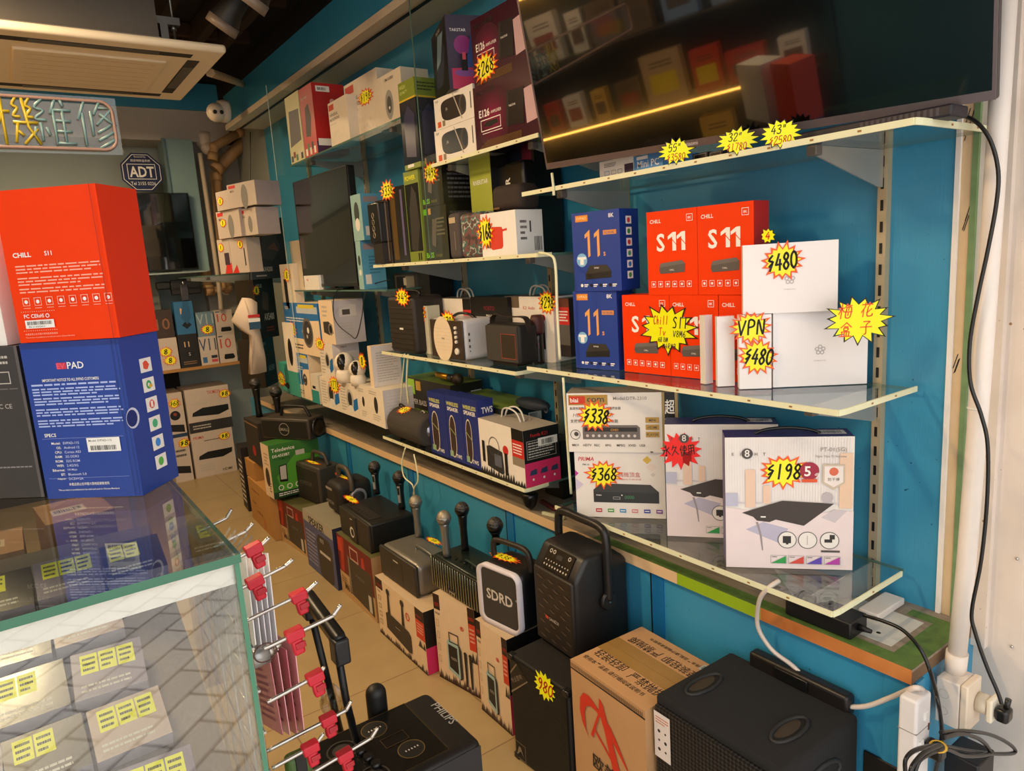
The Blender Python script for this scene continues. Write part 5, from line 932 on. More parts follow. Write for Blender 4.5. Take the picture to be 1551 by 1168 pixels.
# black socket strip lying behind the big speaker
mb=MB(); mb.rbox((0,0,0),(.27,.035,.055),.01,mat('1a1614',.4),3); mb.rbox((.08,-.006,.02),(.17,.0,.05),.004,KG,2)
tagp(mb.build('power_strip',M=mtx(Vector((1.434,1.05,.50)),(0,-1,0))),'black power strip standing on the wall edge behind the stage speaker','power strip')
# ---- Sansui speaker ----
def sansui():
    z=cab.h+.002; a=PZ(810,968,z); b=PZ(872,1012,z); u=(b-a); M=mtx(a+Vector((.012,0,0)),u); w=u.length; H=hgt(a,822); d=.215
    r=Rec(); r.ob=empty('party_speaker',M,'tall black party speaker with arched handle and textured front grille','speaker'); r.M=M.copy();r.w=w;r.d=d;r.h=H; B=mat('1d1c1c',.42)
    mb=MB(); hh=H*.80
    # body: side profile with sloped control top
    prof=[(0,0),(.0,hh),(.045,H),(d*.72,H),(d,H*.86),(d,0)]
    vs=[(0,y,z) for y,z in prof]+[(w,y,z) for y,z in prof]; n=len(prof)
    bm=bmesh.new(); V=[bm.verts.new(v) for v in vs]; bm.faces.new(V[:n]); bm.faces.new(V[n:][::-1])
    for i in range(n): bm.faces.new((V[i],V[i+n],V[(i+1)%n+n],V[(i+1)%n]))
    bmesh.ops.recalc_face_normals(bm,faces=bm.faces); bmesh.ops.bevel(bm,geom=bm.edges[:],offset=.018,segments=3,affect='EDGES',profile=.5); bm.verts.index_update()
    mb.add([tuple(v.co) for v in bm.verts],[tuple(v.index for v in f.verts) for f in bm.faces],B,True); bm.free(); mb.build('body',r.ob)
    mb=MB(); mb.rbox((.006,-.006,.012),(w-.010,.012,hh-.004),.012,mat('241d18',.5,bump=.2,bs=400),3)
    F=mb.face((.006,-.0065,.012),(1,0,0),(0,0,1),w-.016,hh-.016); lt=mat('54463a',.4)
    for i in range(9):
        for j in range(3): x=.12+.28*j+(.12 if i%2 else 0); y=.08+i*.10; F.poly([(x,y+.02),(x+.05,y+.026),(x+.17,y),(x+.10,y-.006)],lt)
    F.rect(.30,.36,.38,.40,mat('b8402a')); F.text('SANSUI',.40,.355,.042,mat('b4aca4',.4),wmax=.36,bold=.01); mb.build('front_grille',r.ob)
    # control panel on slope
    sl=Vector((0,.045,H-hh)).normalized(); L=Vector((0,.045,H-hh)).length
    mb=MB(); F=mb.face((w*.22,-.0015,hh+.004),(1,0,0),tuple(sl),w*.62,L*.86); F.rect(0,0,1,1,mat('0c0b0b',.3))
    for i in range(9): F.circ(.08+i*.105,.15,.025,LG,8); F.circ(.08+i*.105,.36,.018,LG,8)
    for x in (.15,.28,.85): F.ring(x,.8,.05,.02,LG,10)
    F.rect(.4,.55,.62,.75,mat('1a1c22')); mb.build('control_panel',r.ob)
    mb=MB(); y=d*.55; pts=[(-.012,y,H*.52),(-.012,y,H*.80),(-.010,y,H+.04),(.012,y,H+.075),(w*.5,y-.005,H+.082),(w-.012,y,H+.075),(w+.012,y,H+.035),(w+.014,y,H*.80),(w+.014,y,H*.55)]
    mb.curve(pts,.0135,mat('1c1a19',.4),10,6); mb.build('handle',r.ob)
    for x in (-.016,w+.006):
        mb=MB(); mb.lathe([(.028,0),(.030,.006),(.026,.014)],B,22,o=(x if x>0 else x+.012,y,H*.54),ax=((1,0,0) if x>0 else (-1,0,0))); mb.rbox((w+.019 if x>0 else -.022,y-.004,H*.52),(w+.022 if x>0 else -.019,y+.004,H*.56),.001,CHR,1); mb.build('handle_pivot',r.ob)
    return r
sansui()
# ---- SDRD speaker ----
def sdrd():
    z=w3.h+.002; a=PZ(729,936,z); b=PZ(789,964,z); r=ER('karaoke_speaker','black speaker with white frame and SDRD lettering','speaker',(729,937),(789.5,967),850,z,.16)
    w,d,H=r.w,r.d,r.h; mb=MB(); mb.rbox((.002,.012,.0),(w-.002,d,H),.03,mat('141315',.4),5); mb.build('body',r.ob)
    WHF=mat('cfcad4',.4); mb=MB(); bmh=[(0,0,w,.014),(0,H-.014,w,H),(0,.014,.014,H-.014),(w-.014,.014,w,H-.014)]
    R_=.034; t=.014; o=[];i_=[]
    for cx,cz,a0 in ((w-R_,H-R_,0),(R_,H-R_,90),(R_,R_,180),(w-R_,R_,270)):
        for k in range(7): an=math.radians(a0+k*15); o.append((cx+R_*math.cos(an),cz+R_*math.sin(an))); i_.append((cx+(R_-t)*math.cos(an),cz+(R_-t)*math.sin(an)))
    n=len(o); vs=[(x,-.006,z2) for x,z2 in o]+[(x,.004,z2) for x,z2 in i_]+[(x,.02,z2) for x,z2 in o]
    mb.add(vs,[(i,(i+1)%n,(i+1)%n+n,i+n) for i in range(n)]+[(i,i+2*n,(i+1)%n+2*n,(i+1)%n) for i in range(n)],WHF,True); mb.build('white_frame',r.ob)
    mb=MB(); mb.add([(x,.0045,z2) for x,z2 in i_],[tuple(range(n))],FABRIC); F=mb.face((0,.0042,0),(1,0,0),(0,0,1),w,H); F.text('SDRD',.5,.42,.18,mat('c8c2ba',.4),'c',bold=.05,wmax=.80,rot=0); F.text('®',.90,.56,.04,mat('c8c2ba',.4)); mb.build('front_grille',r.ob)
    mb=MB(); mb.curve([(.012,d*.45,H-.01),(.012,d*.45,H+.045),(.03,d*.45,H+.062),(w*.5,d*.45,H+.066),(w-.03,d*.45,H+.062),(w-.008,d*.45,H+.03),(w-.006,d*.45,H-.01)],.010,mat('211c19',.5),8); mb.build('handle',r.ob)
    tag(r,764,845,46,18,'$38','R',face='T',seed=121,n=15); return r
sd=sdrd()
# ---- ribbed speaker ----
def ribbed():
    z=w2.h+.002; r=ER('karaoke_speaker','dark green speaker with vertical chrome ribs across its front','speaker',(655,886),(726,932),839,z,.17); w,d,H=r.w,r.d,r.h
    mb=MB(); mb.rbox((0,.01,0),(w,d,H),.016,mat('1e2a26',.25,.3),3); mb.build('body',r.ob)
    mb=MB(); mb.rbox((.003,.002,.003),(w-.003,.012,H-.003),.004,mat('1a1c16',.4),2); n=19
    for i in range(n): x=.010+i*(w-.02)/(n-1); mb.lathe([(.0001,.006),(.0032,.010),(.0032,H-.012),(.0001,H-.006)],mat('9a9a82',.22,.9),8,o=(x,0,0))
    mb.build('ribbed_front',r.ob); mb=MB(); mb.rbox((w*.40,-.006,H*.16),(w*.56,-.003,H*.24),.001,mat('5a5448',.3,.6),1); mb.rbox((w*.42,-.0065,H*.185),(w*.54,-.0055,H*.20),.0003,LG,1); mb.build('badge',r.ob)
    mb=MB(); 
    for i in range(5): mb.lathe([(.006,0),(.005,.005)],KG,10,o=(w*.35+i*.03,.05,H))
    mb.curve([(w*.50,.06,H),(w*.55,.058,H+.012),(w*.80,.05,H+.012),(w*.84,.05,H)],.006,mat('20302c',.4),6); mb.build('control_knobs',r.ob); return r
rb=ribbed()
# ---- silver speaker ----
def silver():
    z=w1.h+.002; r=ER('karaoke_speaker','silver grey rounded speaker with dark front on the white karaoke box','speaker',(577,868.5),(632.5,909),823,z,.19); w,d,H=r.w,r.d,r.h
    mb=MB(); mb.rbox((0,.008,0),(w,d,H),.028,mat('807c74',.35,.5),5); mb.build('body',r.ob)
    mb=MB(); mb.rbox((.004,0,.004),(w-.004,.02,H-.004),.009,mat('2e2922',.5),3); F=mb.face((0,-.0004,0),(1,0,0),(0,0,1),w,H); F.rect(.36,.06,.365,.94,K); F.rect(.64,.06,.645,.94,K); F.rect(.42,.75,.55,.79,LG); mb.build('front_grille',r.ob)
    mb=MB(); mb.curve([(w*.55,.09,H-.003),(w*.57,.09,H+.022),(w*.97,.085,H+.022),(w*.99,.085,H-.003)],.006,SIL,8); mb.build('handle',r.ob); tag(r,657,820,24,13,'$9','R',face='T',seed=123,n=13); return r
sv=silver()
# ---- dark brown box speaker with microphones ----
def boxspk():
    z=m2.h+.002; r=ER('karaoke_speaker','wide dark box speaker carrying two black microphones','speaker',(517,805),(562,840),765,z,.23); w,d,H=r.w,r.d,r.h
    mb=MB(); mb.rbox((0,.008,0),(w,d,H),.012,mat('161412',.45),3); mb.build('cabinet',r.ob)
    mb=MB(); mb.rbox((.003,0,.003),(w-.003,.012,H-.003),.003,mat('2c261e',.6,bump=.3,bs=300),2); mb.rbox((w*.36,-.006,.003),(w*.60,.004,H-.004),.003,mat('241f19',.5),2); mb.build('front_grille',r.ob)
    mb=MB(); F=mb.face((w*.36,-.0065,0),(1,0,0),(0,0,1),w*.24,H); F.circ(.45,.36,.30,mat('c8c4bc',.3),18,1); F.circ(.5,.36,.20,K,14); F.rect(.3,.82,.6,.85,LG); mb.build('dial',r.ob)
    mb=MB(); mb.box((w*.2,.03,H),(w*.85,.09,H+.003),mat('24201c',.5))
    for i in range(7): mb.box((w*(.24+i*.08),.04,H+.003),(w*(.24+i*.08)+.006,.055,H+.006),mat('3a342c',.4))
    mb.build('control_panel',r.ob); tag(r,532,757,28,13,'$5','R',face='T',seed=125,n=14); return r
bx_=boxspk()
# ---- boomboxes ----
def boom2():
    z=sp.h+.002; r=ER('boombox','black barrel boombox with grey arched handle and round end speaker','speaker',(496,774),(515,786),726,z,.20); w,d,H=r.w,r.d,r.h; G=mat('4b443c',.45)
    mb=MB(); mb.rbox((0,0,.01),(w,d,H),.035,mat('1c1815',.6,bump=.2,bs=300),5); mb.build('body',r.ob)
    mb=MB(); mb.lathe([(.046,0),(.048,.012),(.043,.02),(.033,.016)],mat('8c8c96',.35,.2),26,o=(w,d*.55,H*.52),ax=(1,0,0)); mb.lathe([(.033,.016),(.02,.006),(.001,.004)],K,22,o=(w,d*.55,H*.52),ax=(1,0,0)); mb.build('end_speaker',r.ob)
    mb=MB(); mb.curve([(.01,d*.4,H*.85),(.02,d*.4,H+.05),(w*.35,d*.4,H+.065),(w*.8,d*.4,H+.06),(w*1.02,d*.4,H+.01),(w*1.04,d*.4,H*.75)],.013,G,8); mb.build('handle',r.ob)
    mb=MB(); F=mb.face((0,-.0005,.01),(1,0,0),(0,0,1),w,H); F.rect(.10,.70,.60,.78,mat('8c8680')); F.text('HOPESTAR',.06,.28,.10,mat('8c8680'),wmax=.6,bold=.02); mb.build('front_trim',r.ob); tag(r,518,722,28,8,'$68','R',face='T',seed=127,n=14)
    return r
boom2()
def boom1():
    z=m1.h+.002; r=ER('boombox','square dark boombox with carry handle between the green box and the barrel boombox','speaker',(450,752),(488,768),697,z,.14); w,d,H=r.w,r.d,r.h; G=mat('3f3a33',.5)
    mb=MB(); mb.rbox((0,0,0),(w,d,H),.012,G,3); mb.build('body',r.ob); mb=MB(); mb.rbox((.012,-.003,.01),(w-.02,.006,H-.022),.004,mat('241e19',.6,bump=.3,bs=300),2); F=mb.face((0,-.0035,0),(1,0,0),(0,0,1),w,H); F.text('HOPESTAR',.22,.45,.10,mat('5c564e'),wmax=.5,bold=.02); mb.build('front_grille',r.ob)
    mb=MB(); mb.curve([(w*.38,d*.5,H-.005),(w*.42,d*.5,H+.05),(w*.55,d*.5,H+.062),(w*.86,d*.5,H+.055),(w*.97,d*.5,H)],.011,G,8); mb.build('handle',r.ob); tag(r,474,701,24,8,'$8','R',face='T',seed=129,n=13)
boom1()
# ---- green remote box ----
def dr_tele(w,d,h,f):
    F=f['F']; g1_=mat('2f7a1c'); F.poly([(.2,0),(.9,.2),(1,.7),(.5,.75),(.1,.4)],mat('4f9a28')); F.rect(0,.0,1,.12,mat('123a14')); F.text('Teledevice',.05,.86,.07,WS,bold=.02,wmax=.65); F.text('DS-4333BT',.06,.76,.05,WS,bold=.03,wmax=.4); F.text('TV REMOTE',.08,.70,.04,mat('123a14'),wmax=.4); F.rect(.52,.73,.70,.82,LG)
    F.poly([(.15,.30),(.16,.60),(.32,.61),(.31,.28)],K); F.poly([(.17,.34),(.18,.58),(.30,.59),(.29,.33)],LG); 
    for i in range(4): F.ring(.16+i*.17,.19,.055,.015,WS,12)
    F.lines(.1,.03,.8,.1,2,WS); L=f['L']; L.rect(0,0,1,1,TAN); L.circ(.5,.38,.26,mat('3a2c22'),18,1.6); L.lines(.55,.1,.85,.3,4,DG); L.lines(.3,.6,.8,.85,4,mat('a89070'))
M=mtx(PZ(416,757,.30),Vector((1,.03,0))); tw=.30
mb=MB(); th=hgt(PZ(416,757,.30),676); mb.box((0,0,0),(tw,.14,th),mat('35702a',.45)); dr_tele(tw,.14,th,faces(mb,tw,.14,th)); tagp(mb.build('remote_control_box',M=M),'bright green box with a remote control picture, under the small handled boombox','box')
# handled boombox with ring logo on the green box
def small_boom():
    z=.30+th+.001; r=ER('boombox','handled black boombox with ring logo, on the bright green box','speaker',(397,664),(470,668),633,z,.15); w,d,H=r.w,r.d,r.h
    mb=MB(); mb.rbox((0,.0,0),(w,d,H),.012,mat('3a332c',.5),3); mb.build('body',r.ob); mb=MB(); mb.rbox((.012,-.003,.012),(w-.012,.005,H-.012),.003,mat('15120f',.6),2); F=mb.face((0,-.0035,0),(1,0,0),(0,0,1),w,H); F.ring(.5,.5,.105,.010,mat('8c857c'),24); F.text('SMALL',.5,.42,.15,mat('8c857c'),'c',wmax=.26,bold=.02); mb.build('front_grille',r.ob)
    mb=MB(); mb.lathe([(H*.44,0),(H*.46,.015),(H*.36,.02),(H*.3,.012),(.001,.01)],KG,24,o=(w-.002,d*.5,H*.5),ax=(1,0,0)); mb.build('end_speaker',r.ob)
    mb=MB(); mb.curve([(w*.28,d*.5,H-.003),(w*.32,d*.5,H+.05),(w*.40,d*.5,H+.06),(w*.72,d*.5,H+.06),(w*.80,d*.5,H+.05),(w*.88,d*.5,H-.003)],.009,K,8,4); mb.build('handle',r.ob)
small_boom()
r=pk('speaker_cabinet','tall dark cabinet standing behind the green box at the far end of the row',(377,694,1.16),(397,704,1.16),632,.413,.24,mat('2c2620',.7),lambda w,d,h,f:(f['F'].rect(0,.9,1,.93,mat('8a6a4a')),f['F'].circ(.55,.3,.12,mat('a02a20'),10)))
pk('speaker_box','narrow dark box with white print at the far end, left of the brown carton',(370,765),(377,775),672,.001,.15,mat('1c1814',.5),lambda w,d,h,f:f['F'].lines(.1,.1,.9,.8,9,WS))
mic('black microphone standing at the far end, left one on the dark cabinet',393,632,.413+r.h+.001,573,x=1.24,r=.021,hr=.037,disp=False)
mic('black microphone standing at the far end, behind the boombox handle',424,645,.413+r.h+.001,585,x=1.30,r=.021,hr=.037,disp=False)
# microphones on the floor-row speakers
GRPM='black handheld microphones on speakers'
zt=m2.h+.002+bx_.h+.001
mic('black microphone with grey switch panel, farther one on the wide box speaker',571,748,zt,699,body=KG,r=.0175,hr=.031)
mic('black microphone with grey switch panel, nearer one on the wide box speaker',609,770,zt,713.5,body=KG,r=.0175,hr=.031)
SILH=mat('a39a88',.35,.6,bump=.6,bs=400)
mic('silver microphone standing on the silver grey speaker',634,812,w1.h+sv.h+.004,751,body=SIL,head=SILH,r=.0165,hr=.029,disp=False)
mic('silver-headed microphone standing at the back left of the ribbed speaker',677,842,w2.h+rb.h+.005,774,body=SIL,head=SILH,r=.016,hr=.028,disp=False)
mic('black microphone standing on the ribbed speaker',704.5,832,w2.h+rb.h+.005,761,body=KG,r=.016,hr=.028,disp=False)
mic('black microphone behind the handle of the white-framed speaker',753,842,w3.h+sd.h+.003,784,x=1.33,body=KG,r=.016,hr=.030,disp=False)
# ================= BACK OF THE SHOP =================
YW=6.0
def PYc(px,py): return (px,py,-YW)
zw=PY(300,555,YW).z
p0=PY(225,562,YW); p1=PY(371,545,YW)
mb=MB(); mb.box((0,0,-.022),(p1.x-.2,.38,0),mat('a87a40',.55)); tagp(mb.build('wall_shelf',M=Matrix.Translation((.2,YW-.02,zw))),'pale wooden wall shelf at the back carrying the set-top boxes','shelf')
def bk(label,x0,x1,yb,yt,z,body,draw,name='set_top_box_carton',group='set-top boxes on the back wooden shelf',d=.12,Y=YW,**k):
    a=PY(x0,yb,Y); b=PY(x1,yb,Y); M=mtx(Vector((a.x,Y,z)),(1,0,0)); w=b.x-a.x-.002; H=hgt(Vector((a.x,Y,z)),yt); mb=MB(); mb.box((0,0,0),(w,d,H),body,**k)
    if draw: draw(w,d,H,faces(mb,w,d,H))
    o=mb.build(name,M=M); tagp(o,label,'box',group); return rec(o,w,d,H,M)
def dr_num(t,c,sub=None,dev=True,tc=None):
    def g(w,d,h,f):
        F=f['F']; F.text(t,.12,.52,.34,mat(c),bold=.0,wmax=.78)
        if dev: F.poly([(.25,.16),(.3,.3),(.8,.3),(.88,.18),(.8,.12),(.3,.12)],K)
        F.lines(.1,.03,.9,.1,1,LG); F.rect(.05,.92,.3,.96,mat('2a4a7a'))
    return g
BW=mat('c6b8ac',.5)
q1=bk('white box with two yellow price stars, leftmost in the lower row on the wooden shelf',243,274,558,514,zw+.001,BW,None); tag(q1,251,533,22,16,'8','R',seed=141,n=14); tag(q1,258,546,22,16,'8','R',seed=142,n=14)
q2=bk('black box printed 11 in the lower row on the wooden shelf',275,305,555,508,zw+.001,mat('1c1a18',.5),lambda w,d,h,f:(f['F'].text('11',.3,.62,.16,mat('d8b890'),bold=.04),f['F'].poly([(.2,.4),(.5,.5),(.8,.4),(.5,.28)],K),f['F'].text('S',.46,.35,.1,LG),f['F'].lines(.15,.08,.85,.2,2,mat('8a6a4a'))))
q3=bk('white box printed V11 in the lower row on the wooden shelf',306,333,552,511,zw+.001,BW,lambda w,d,h,f:(f['F'].text('V11',.0,.5,.42,mat('2f4a6a'),wmax=.95),f['F'].rect(.1,.08,.35,.28,mat('3a6a9a')),f['F'].rect(.6,.22,.95,.32,mat('2a2a3a')),f['F'].rect(.6,.08,.95,.18,mat('c04a5a')),f['F'].lines(.1,.35,.5,.42,1,LG)))
q4=bk('white box with red 10 print, lower right on the wooden shelf',334,361,548,508,zw+.001,BW,dr_num('10','c8403a'))
bk('dark brown box with two price stars, upper left on the wooden shelf',237,266,512,471,zw+q1.h+.002,mat('3a2c22',.5),lambda w,d,h,f:(f['F'].text('10',.1,.3,.4,mat('8a5a3a'))))
u_=bk('dark box with two price stars behind the M3 box',238,262,512,471,zw+q1.h+.002,mat('3a2c22',.5),None) if 0 else None
q5=bk('bright blue box printed M3 rising above the upper row',269,298,506,458,zw+q2.h+.002,mat('2f6a98',.45),lambda w,d,h,f:(f['F'].text('M3',.3,.62,.18,mat('d8b08a'),bold=.05),f['F'].poly([(.3,.28),(.55,.42),(.82,.28),(.55,.16)],K),f['F'].poly([(.3,.5),(.5,1),(.8,1),(.85,.5),(.6,.3)],mat('235880'))))
q6=bk('grey blue box printed V11 with a price star in the upper row',301,328,511,474,zw+q3.h+.002,mat('6d8a98',.5),lambda w,d,h,f:f['F'].text('V11',.0,.5,.42,mat('a9b8c0'),wmax=.95)); tag(q6,314,499,22,16,'8','R',seed=143,n=14)
q7=bk('white box with red 10 print, upper right on the wooden shelf',329,356,508,471,zw+q4.h+.002,BW,dr_num('10','c8403a'))
# gadget on the M3 box
p=PY(281,456,YW+.05); mb=MB(); mb.rbox((-.09,0,.05),(.13,.05,.17),.01,KM,2); mb.rbox((-.19,.0,.10),(-.09,.05,.16),.01,KM,2); mb.rbox((-.03,-.02,0),(.03,.02,.13),.008,mat('55555a',.3,.5),2); mb.lathe([(.012,.12),(.012,.15),(.004,.155)],CHR,10); tagp(mb.build('phone_gimbal',M=Matrix.Translation((p.x,YW+.05,zw+q2.h+q5.h+.003))),'black clamp gadget standing on the bright blue M3 box','gadget')
# lower boxes on the floor at the back
def dr_bd(w,d,h,f): F=f['F']; F.text('THOMSON',.5,.84,.08,REDP,wmax=.3); F.lines(.1,.62,.5,.68,1,LG); F.poly([(.1,.38),(.12,.46),(.35,.55),(.95,.55),(.95,.42),(.7,.34)],K); F.rect(0,0,1,.24,mat('2c2a2a')); F.lines(.08,.06,.5,.18,2,LG)
def dr_bd2(w,d,h,f): F=f['F']; F.text('PRIMA',.06,.86,.06,REDP,wmax=.25); F.lines(.3,.78,.7,.82,1,TX); F.poly([(.12,.4),(.14,.48),(.35,.55),(.95,.55),(.93,.45),(.7,.38)],K); F.text('HDMI',.65,.06,.06,TX,bold=.03); F.lines(.12,.12,.5,.3,3,LG)
YF=6.05
a=PZ(297,721,.001)
e1=bk('white disc player box with HDMI lettering on the floor at the back',297,361,719,658,.001,BW,dr_bd2,'disc_player_box','disc player boxes on the floor at the back',.3,YF)
e2=bk('white disc player box with dark lower band stacked at the back',288,355,655,592,.001+e1.h+.002,BW,dr_bd,'disc_player_box','disc player boxes on the floor at the back',.3,YF); tag(e2,340,596,20,14,'$8','R',seed=144,n=14); tag(e1,340,660,20,13,'$8','R',seed=145,n=14)
e3=bk('white narrow box on the floor at the back, left of the disc player boxes',266,294,722,660,.001,BW,lambda w,d,h,f:(f['F'].poly([(.1,.2),(.15,.35),(.9,.3),(.9,.15)],K),f['F'].lines(.2,.5,.8,.7,2,TX),f['F'].rect(0,.93,1,1,mat('1f3a5a'))),'disc_player_box',None,.3,YF); tag(e3,279,671,20,16,'$8','R',seed=146,n=14)
e4=bk('white narrow box with round disc picture stacked at the back left',255,284,655,598,.001+e3.h+.002,BW,lambda w,d,h,f:(f['F'].circ(.5,.45,.28,K,18),f['F'].circ(.5,.48,.1,mat('8a3a2a'),12),f['F'].poly([(.05,.08),(.1,.25),(.9,.2),(.9,.02)],K)),'disc_player_box',None,.3,YF); tag(e4,264,611,20,16,'$68','R',seed=147,n=14)
mb=MB(); mb.box((-.6,6.37,1.0),(.98,6.44,1.06),mat('14110e',.8)); mb.box((-.6,6.40,0),(1.1,6.44,1.0),mat('0f0d0c',.8)); tagp(mb.build('storage_rack'),'black open rack behind the disc player boxes under the wooden shelf','rack')
# back television on a thin shelf
a=PY(195,411,5.95); b=PY(302,410,5.95); h=PY(300,292,5.95).z-b.z
o=empty('television',Matrix.Translation((a.x,5.95,b.z+.012)),'television on the back wall partly behind the orange box','television'); W_=b.x-a.x
mb=MB(); mb.rbox((0,.003,0),(W_,.05,h-.012),.005,K,2); mb.build('back_case',o); mb=MB(); mb.box((.008,.0,.012),(W_-.008,.003,h-.02),SCREEN); mb.build('screen',o)
mb=MB(); mb.box((0,0,-.012),(b.x-a.x+.05,.3,0),GLASS); mb.box((0,-.004,-.012),(b.x-a.x+.05,0,0),mat('8c9a9a',.3)); tagp(mb.build('glass_shelf',M=Matrix.Translation((a.x,5.93,b.z))),'thin glass shelf under the television on the back wall','shelf')
# alarm sign
def adt():
    Y=6.05; c=PY(215,261,Y); R_=(PY(248,261,Y).x-c.x); k=.98
    o=[(R_*math.cos(math.pi/8+i*math.pi/4),R_*math.sin(math.pi/8+i*math.pi/4)) for i in range(8)]; mb=MB(); NV=mat('15204a',.35); mb.prism(o,0,.006,NV); F=mb.face((-R_,-.0005,-R_),(1,0,0),(0,0,1),2*R_,2*R_)
    F.poly([(.5+x/R_*.46,.5+y/R_*.46) for x,y in o],WS); F.poly([(.5+x/R_*.445,.5+y/R_*.445) for x,y in o],NV); F.frame(.18,.33,.82,.70,.015,WS); F.text('ADT',.5,.38,.26,WS,'c',bold=.05,wmax=.56); F.text('Secured by',.5,.84,.055,WS,'c'); F.text('西安特防盜系統',.5,.75,.06,WS,'c',wmax=.5); F.text('Tel 2155 0226',.5,.19,.08,WS,'c',bold=.01,wmax=.56)
    tagp(mb.build('alarm_sign',M=Matrix.Translation((c.x,Y,c.z))),'dark blue octagonal alarm company sign hanging above the back television','sign')
    cable('sign_cord','thin cord holding the blue octagonal sign',[(c.x-.10,Y-.01,c.z+R_*.9),(c.x-.13,6.125,2.668)],.004,LG,'cord')
    cable('metal_rod','thin pale vertical rod right of the octagonal sign',[PY(262,208,6.13),PY(275,291,6.13),PY(282,411,6.13)],.009,mat('b0b0a4',.5),'rod')
adt()
# light blue cabinet pillar and slanted stair slab
mb=MB(); a=PY(277,412,6.02); b=PY(306,412,6.02); mb.box((a.x,6.02,PY(290,412,6.02).z),(b.x+.06,6.3,2.66),mat('7f9c9e',.5)); mb.box((a.x-.02,6.0,2.1),(a.x,6.02,2.66),mat('5d7678',.5)); struct('trim_10',mb)
mb=MB(); mb.box((b.x+.06,6.2,1.3),(XW,6.3,2.66),mat('8e8a84',.6)); struct('wall_back_panel',mb)
mb=MB(); mb.prism([(-1.9,2.66),(-1.0,2.66),(1.0,1.65),(1.0,1.2),(.6,1.4)],6.15,6.4,mat('5f645c',.7),mat('6c7674',.7)); struct('ceiling_stair_slab',mb)
# beige drain pipes
PIP=mat('a5825a',.6,var=.25,vs=12)
def pipe(label,pts,r,Y=6.05,m=PIP,smooth=False):
    P=[PY(x,y,Y) for x,y in pts]; mb=MB()
    mb.tube(P,r,m,12)
    for q in P[1:-1]: mb.sphere(tuple(q),r*1.12,m,12)
    for q,s in ((P[0],P[1]),(P[-1],P[-2])): d=(s-q).normalized()*.06; mb.tube([q,q+d],r*1.15,m,12)
    return tagp(mb.build('drain_pipe'),label,'pipe','beige drain pipes in the back corner')
pipe('diagonal beige drain pipe running down from the cornice to the vertical pipe',[(382,203),(326,258)],.046)
pipe('upper slanting beige drain pipe ending in a short elbow below the wall camera',[(368,197),(325,222),(322,243)],.034,5.95)
pipe('vertical beige drain pipe in the back corner behind the white boxes',[(327,262),(332,330),(344,437),(311,440)],.040,6.1)
pipe('short beige pipe stub below the light blue pillar',[(311,404),(314,436)],.034,6.12)
cable('wall_conduit','pale vertical conduit beside the beige drain pipe, running down from the wall camera',[PY(303,232,5.98),PY(313,300,5.98),PY(330,420,5.98),PY(335,470,5.98)],.018,mat('b8a894',.6),'conduit')
# dome cameras
def dome(label,px,py,Y,s,yaw):
    p=PY(px,py,Y); o=empty('surveillance_camera',Matrix.Translation(p)@Matrix.Rotation(yaw,4,'Z'),label,'camera','white surveillance cameras')
    mb=MB(); mb.lathe([(.055*s,0),(.058*s,.02*s),(.05*s,.05*s)],WCAM,22,o=(.055*s,0,-.0),ax=(-1,0,0)) if yaw==0 else mb.lathe([(.055*s,.10*s),(.058*s,.08*s),(.055*s,.02*s),(.04*s,0)],WCAM,22,o=(0,0,-.01)); mb.build('base',o)
    mb=MB(); mb.sphere((-.012*s,-.02*s,-.012*s),.047*s,WCAM,22); mb.build('eyeball',o)
    mb=MB()
    for dx in (-.018,.014): mb.sphere(((dx-.010)*s,-.062*s,-.018*s),.0105*s,K,12)
    mb.build('lens',o)
WCAM=mat('d8c9b6',.4)
dome('white twin-lens surveillance camera mounted on the blue ceiling beam',329,168,4.95,1.25,0)
dome('white twin-lens surveillance camera hanging under the soffit at the back corner',310,222,6.15,1.15,1)
# boxes on the far wall shelf
zD=1.622
def dr_umw(w,d,h,f): F=f['F']; F.rect(.05,.82,.3,.95,REDP); F.text('MINI',.1,.65,.1,TX); F.circ(.6,.4,.12,mat('7a7874'),16,2); R=f['R']; R.rect(0,0,1,1,mat('a89c9c'))
UW2=mat('b9ada2',.5)
v1=pk('microphone_box','white microphone box with red corner, bottom left of the far stack',(334,409,1.13),(352,409,1.16),364,zD,.1,UW2,lambda w,d,h,f:(f['F'].poly([(.4,0),(1,0),(1,.3),(.6,.28)],REDP),f['F'].rect(.5,.25,.9,.6,mat('3a2a3a'))),'white microphone boxes on the far wall shelf'); tag(v1,335,375,9,14,'8','R',seed=151,n=12)
v2=pk('microphone_box','white microphone box with black cable print, bottom right of the far stack',(352.5,409,1.16),(378,408,1.22),362,zD,.1,UW2,lambda w,d,h,f:(f['F'].rect(.8,.2,.86,.7,K),f['F'].poly([(.0,0),(.4,0),(.3,.25)],REDP)),'white microphone boxes on the far wall shelf'); tag(v2,364,370,9,14,'8','R',seed=152,n=12)
v3=pk('microphone_box','white microphone box with grey oval print, middle left of the far stack',(332,362,1.13),(367,362,1.19),322,zD+v1.h+.002,.12,UW2,dr_umw,'white microphone boxes on the far wall shelf'); tag(v3,338,338,10,14,'8','R',seed=153,n=12)
v4=pk('microphone_box','white microphone box in the middle of the far stack, next to the dark router box',(367,362,1.20),(392,358,1.24),318,zD+v1.h+.002,.14,UW2,dr_umw,'white microphone boxes on the far wall shelf')
v5=pk('microphone_box','white microphone box at the top left of the far stack',(330,321,1.13),(348,319,1.16),292,zD+v1.h+v3.h+.004,.12,UW2,None,'white microphone boxes on the far wall shelf'); tag(v5,334,305,9,14,'8','R',seed=154,n=12)
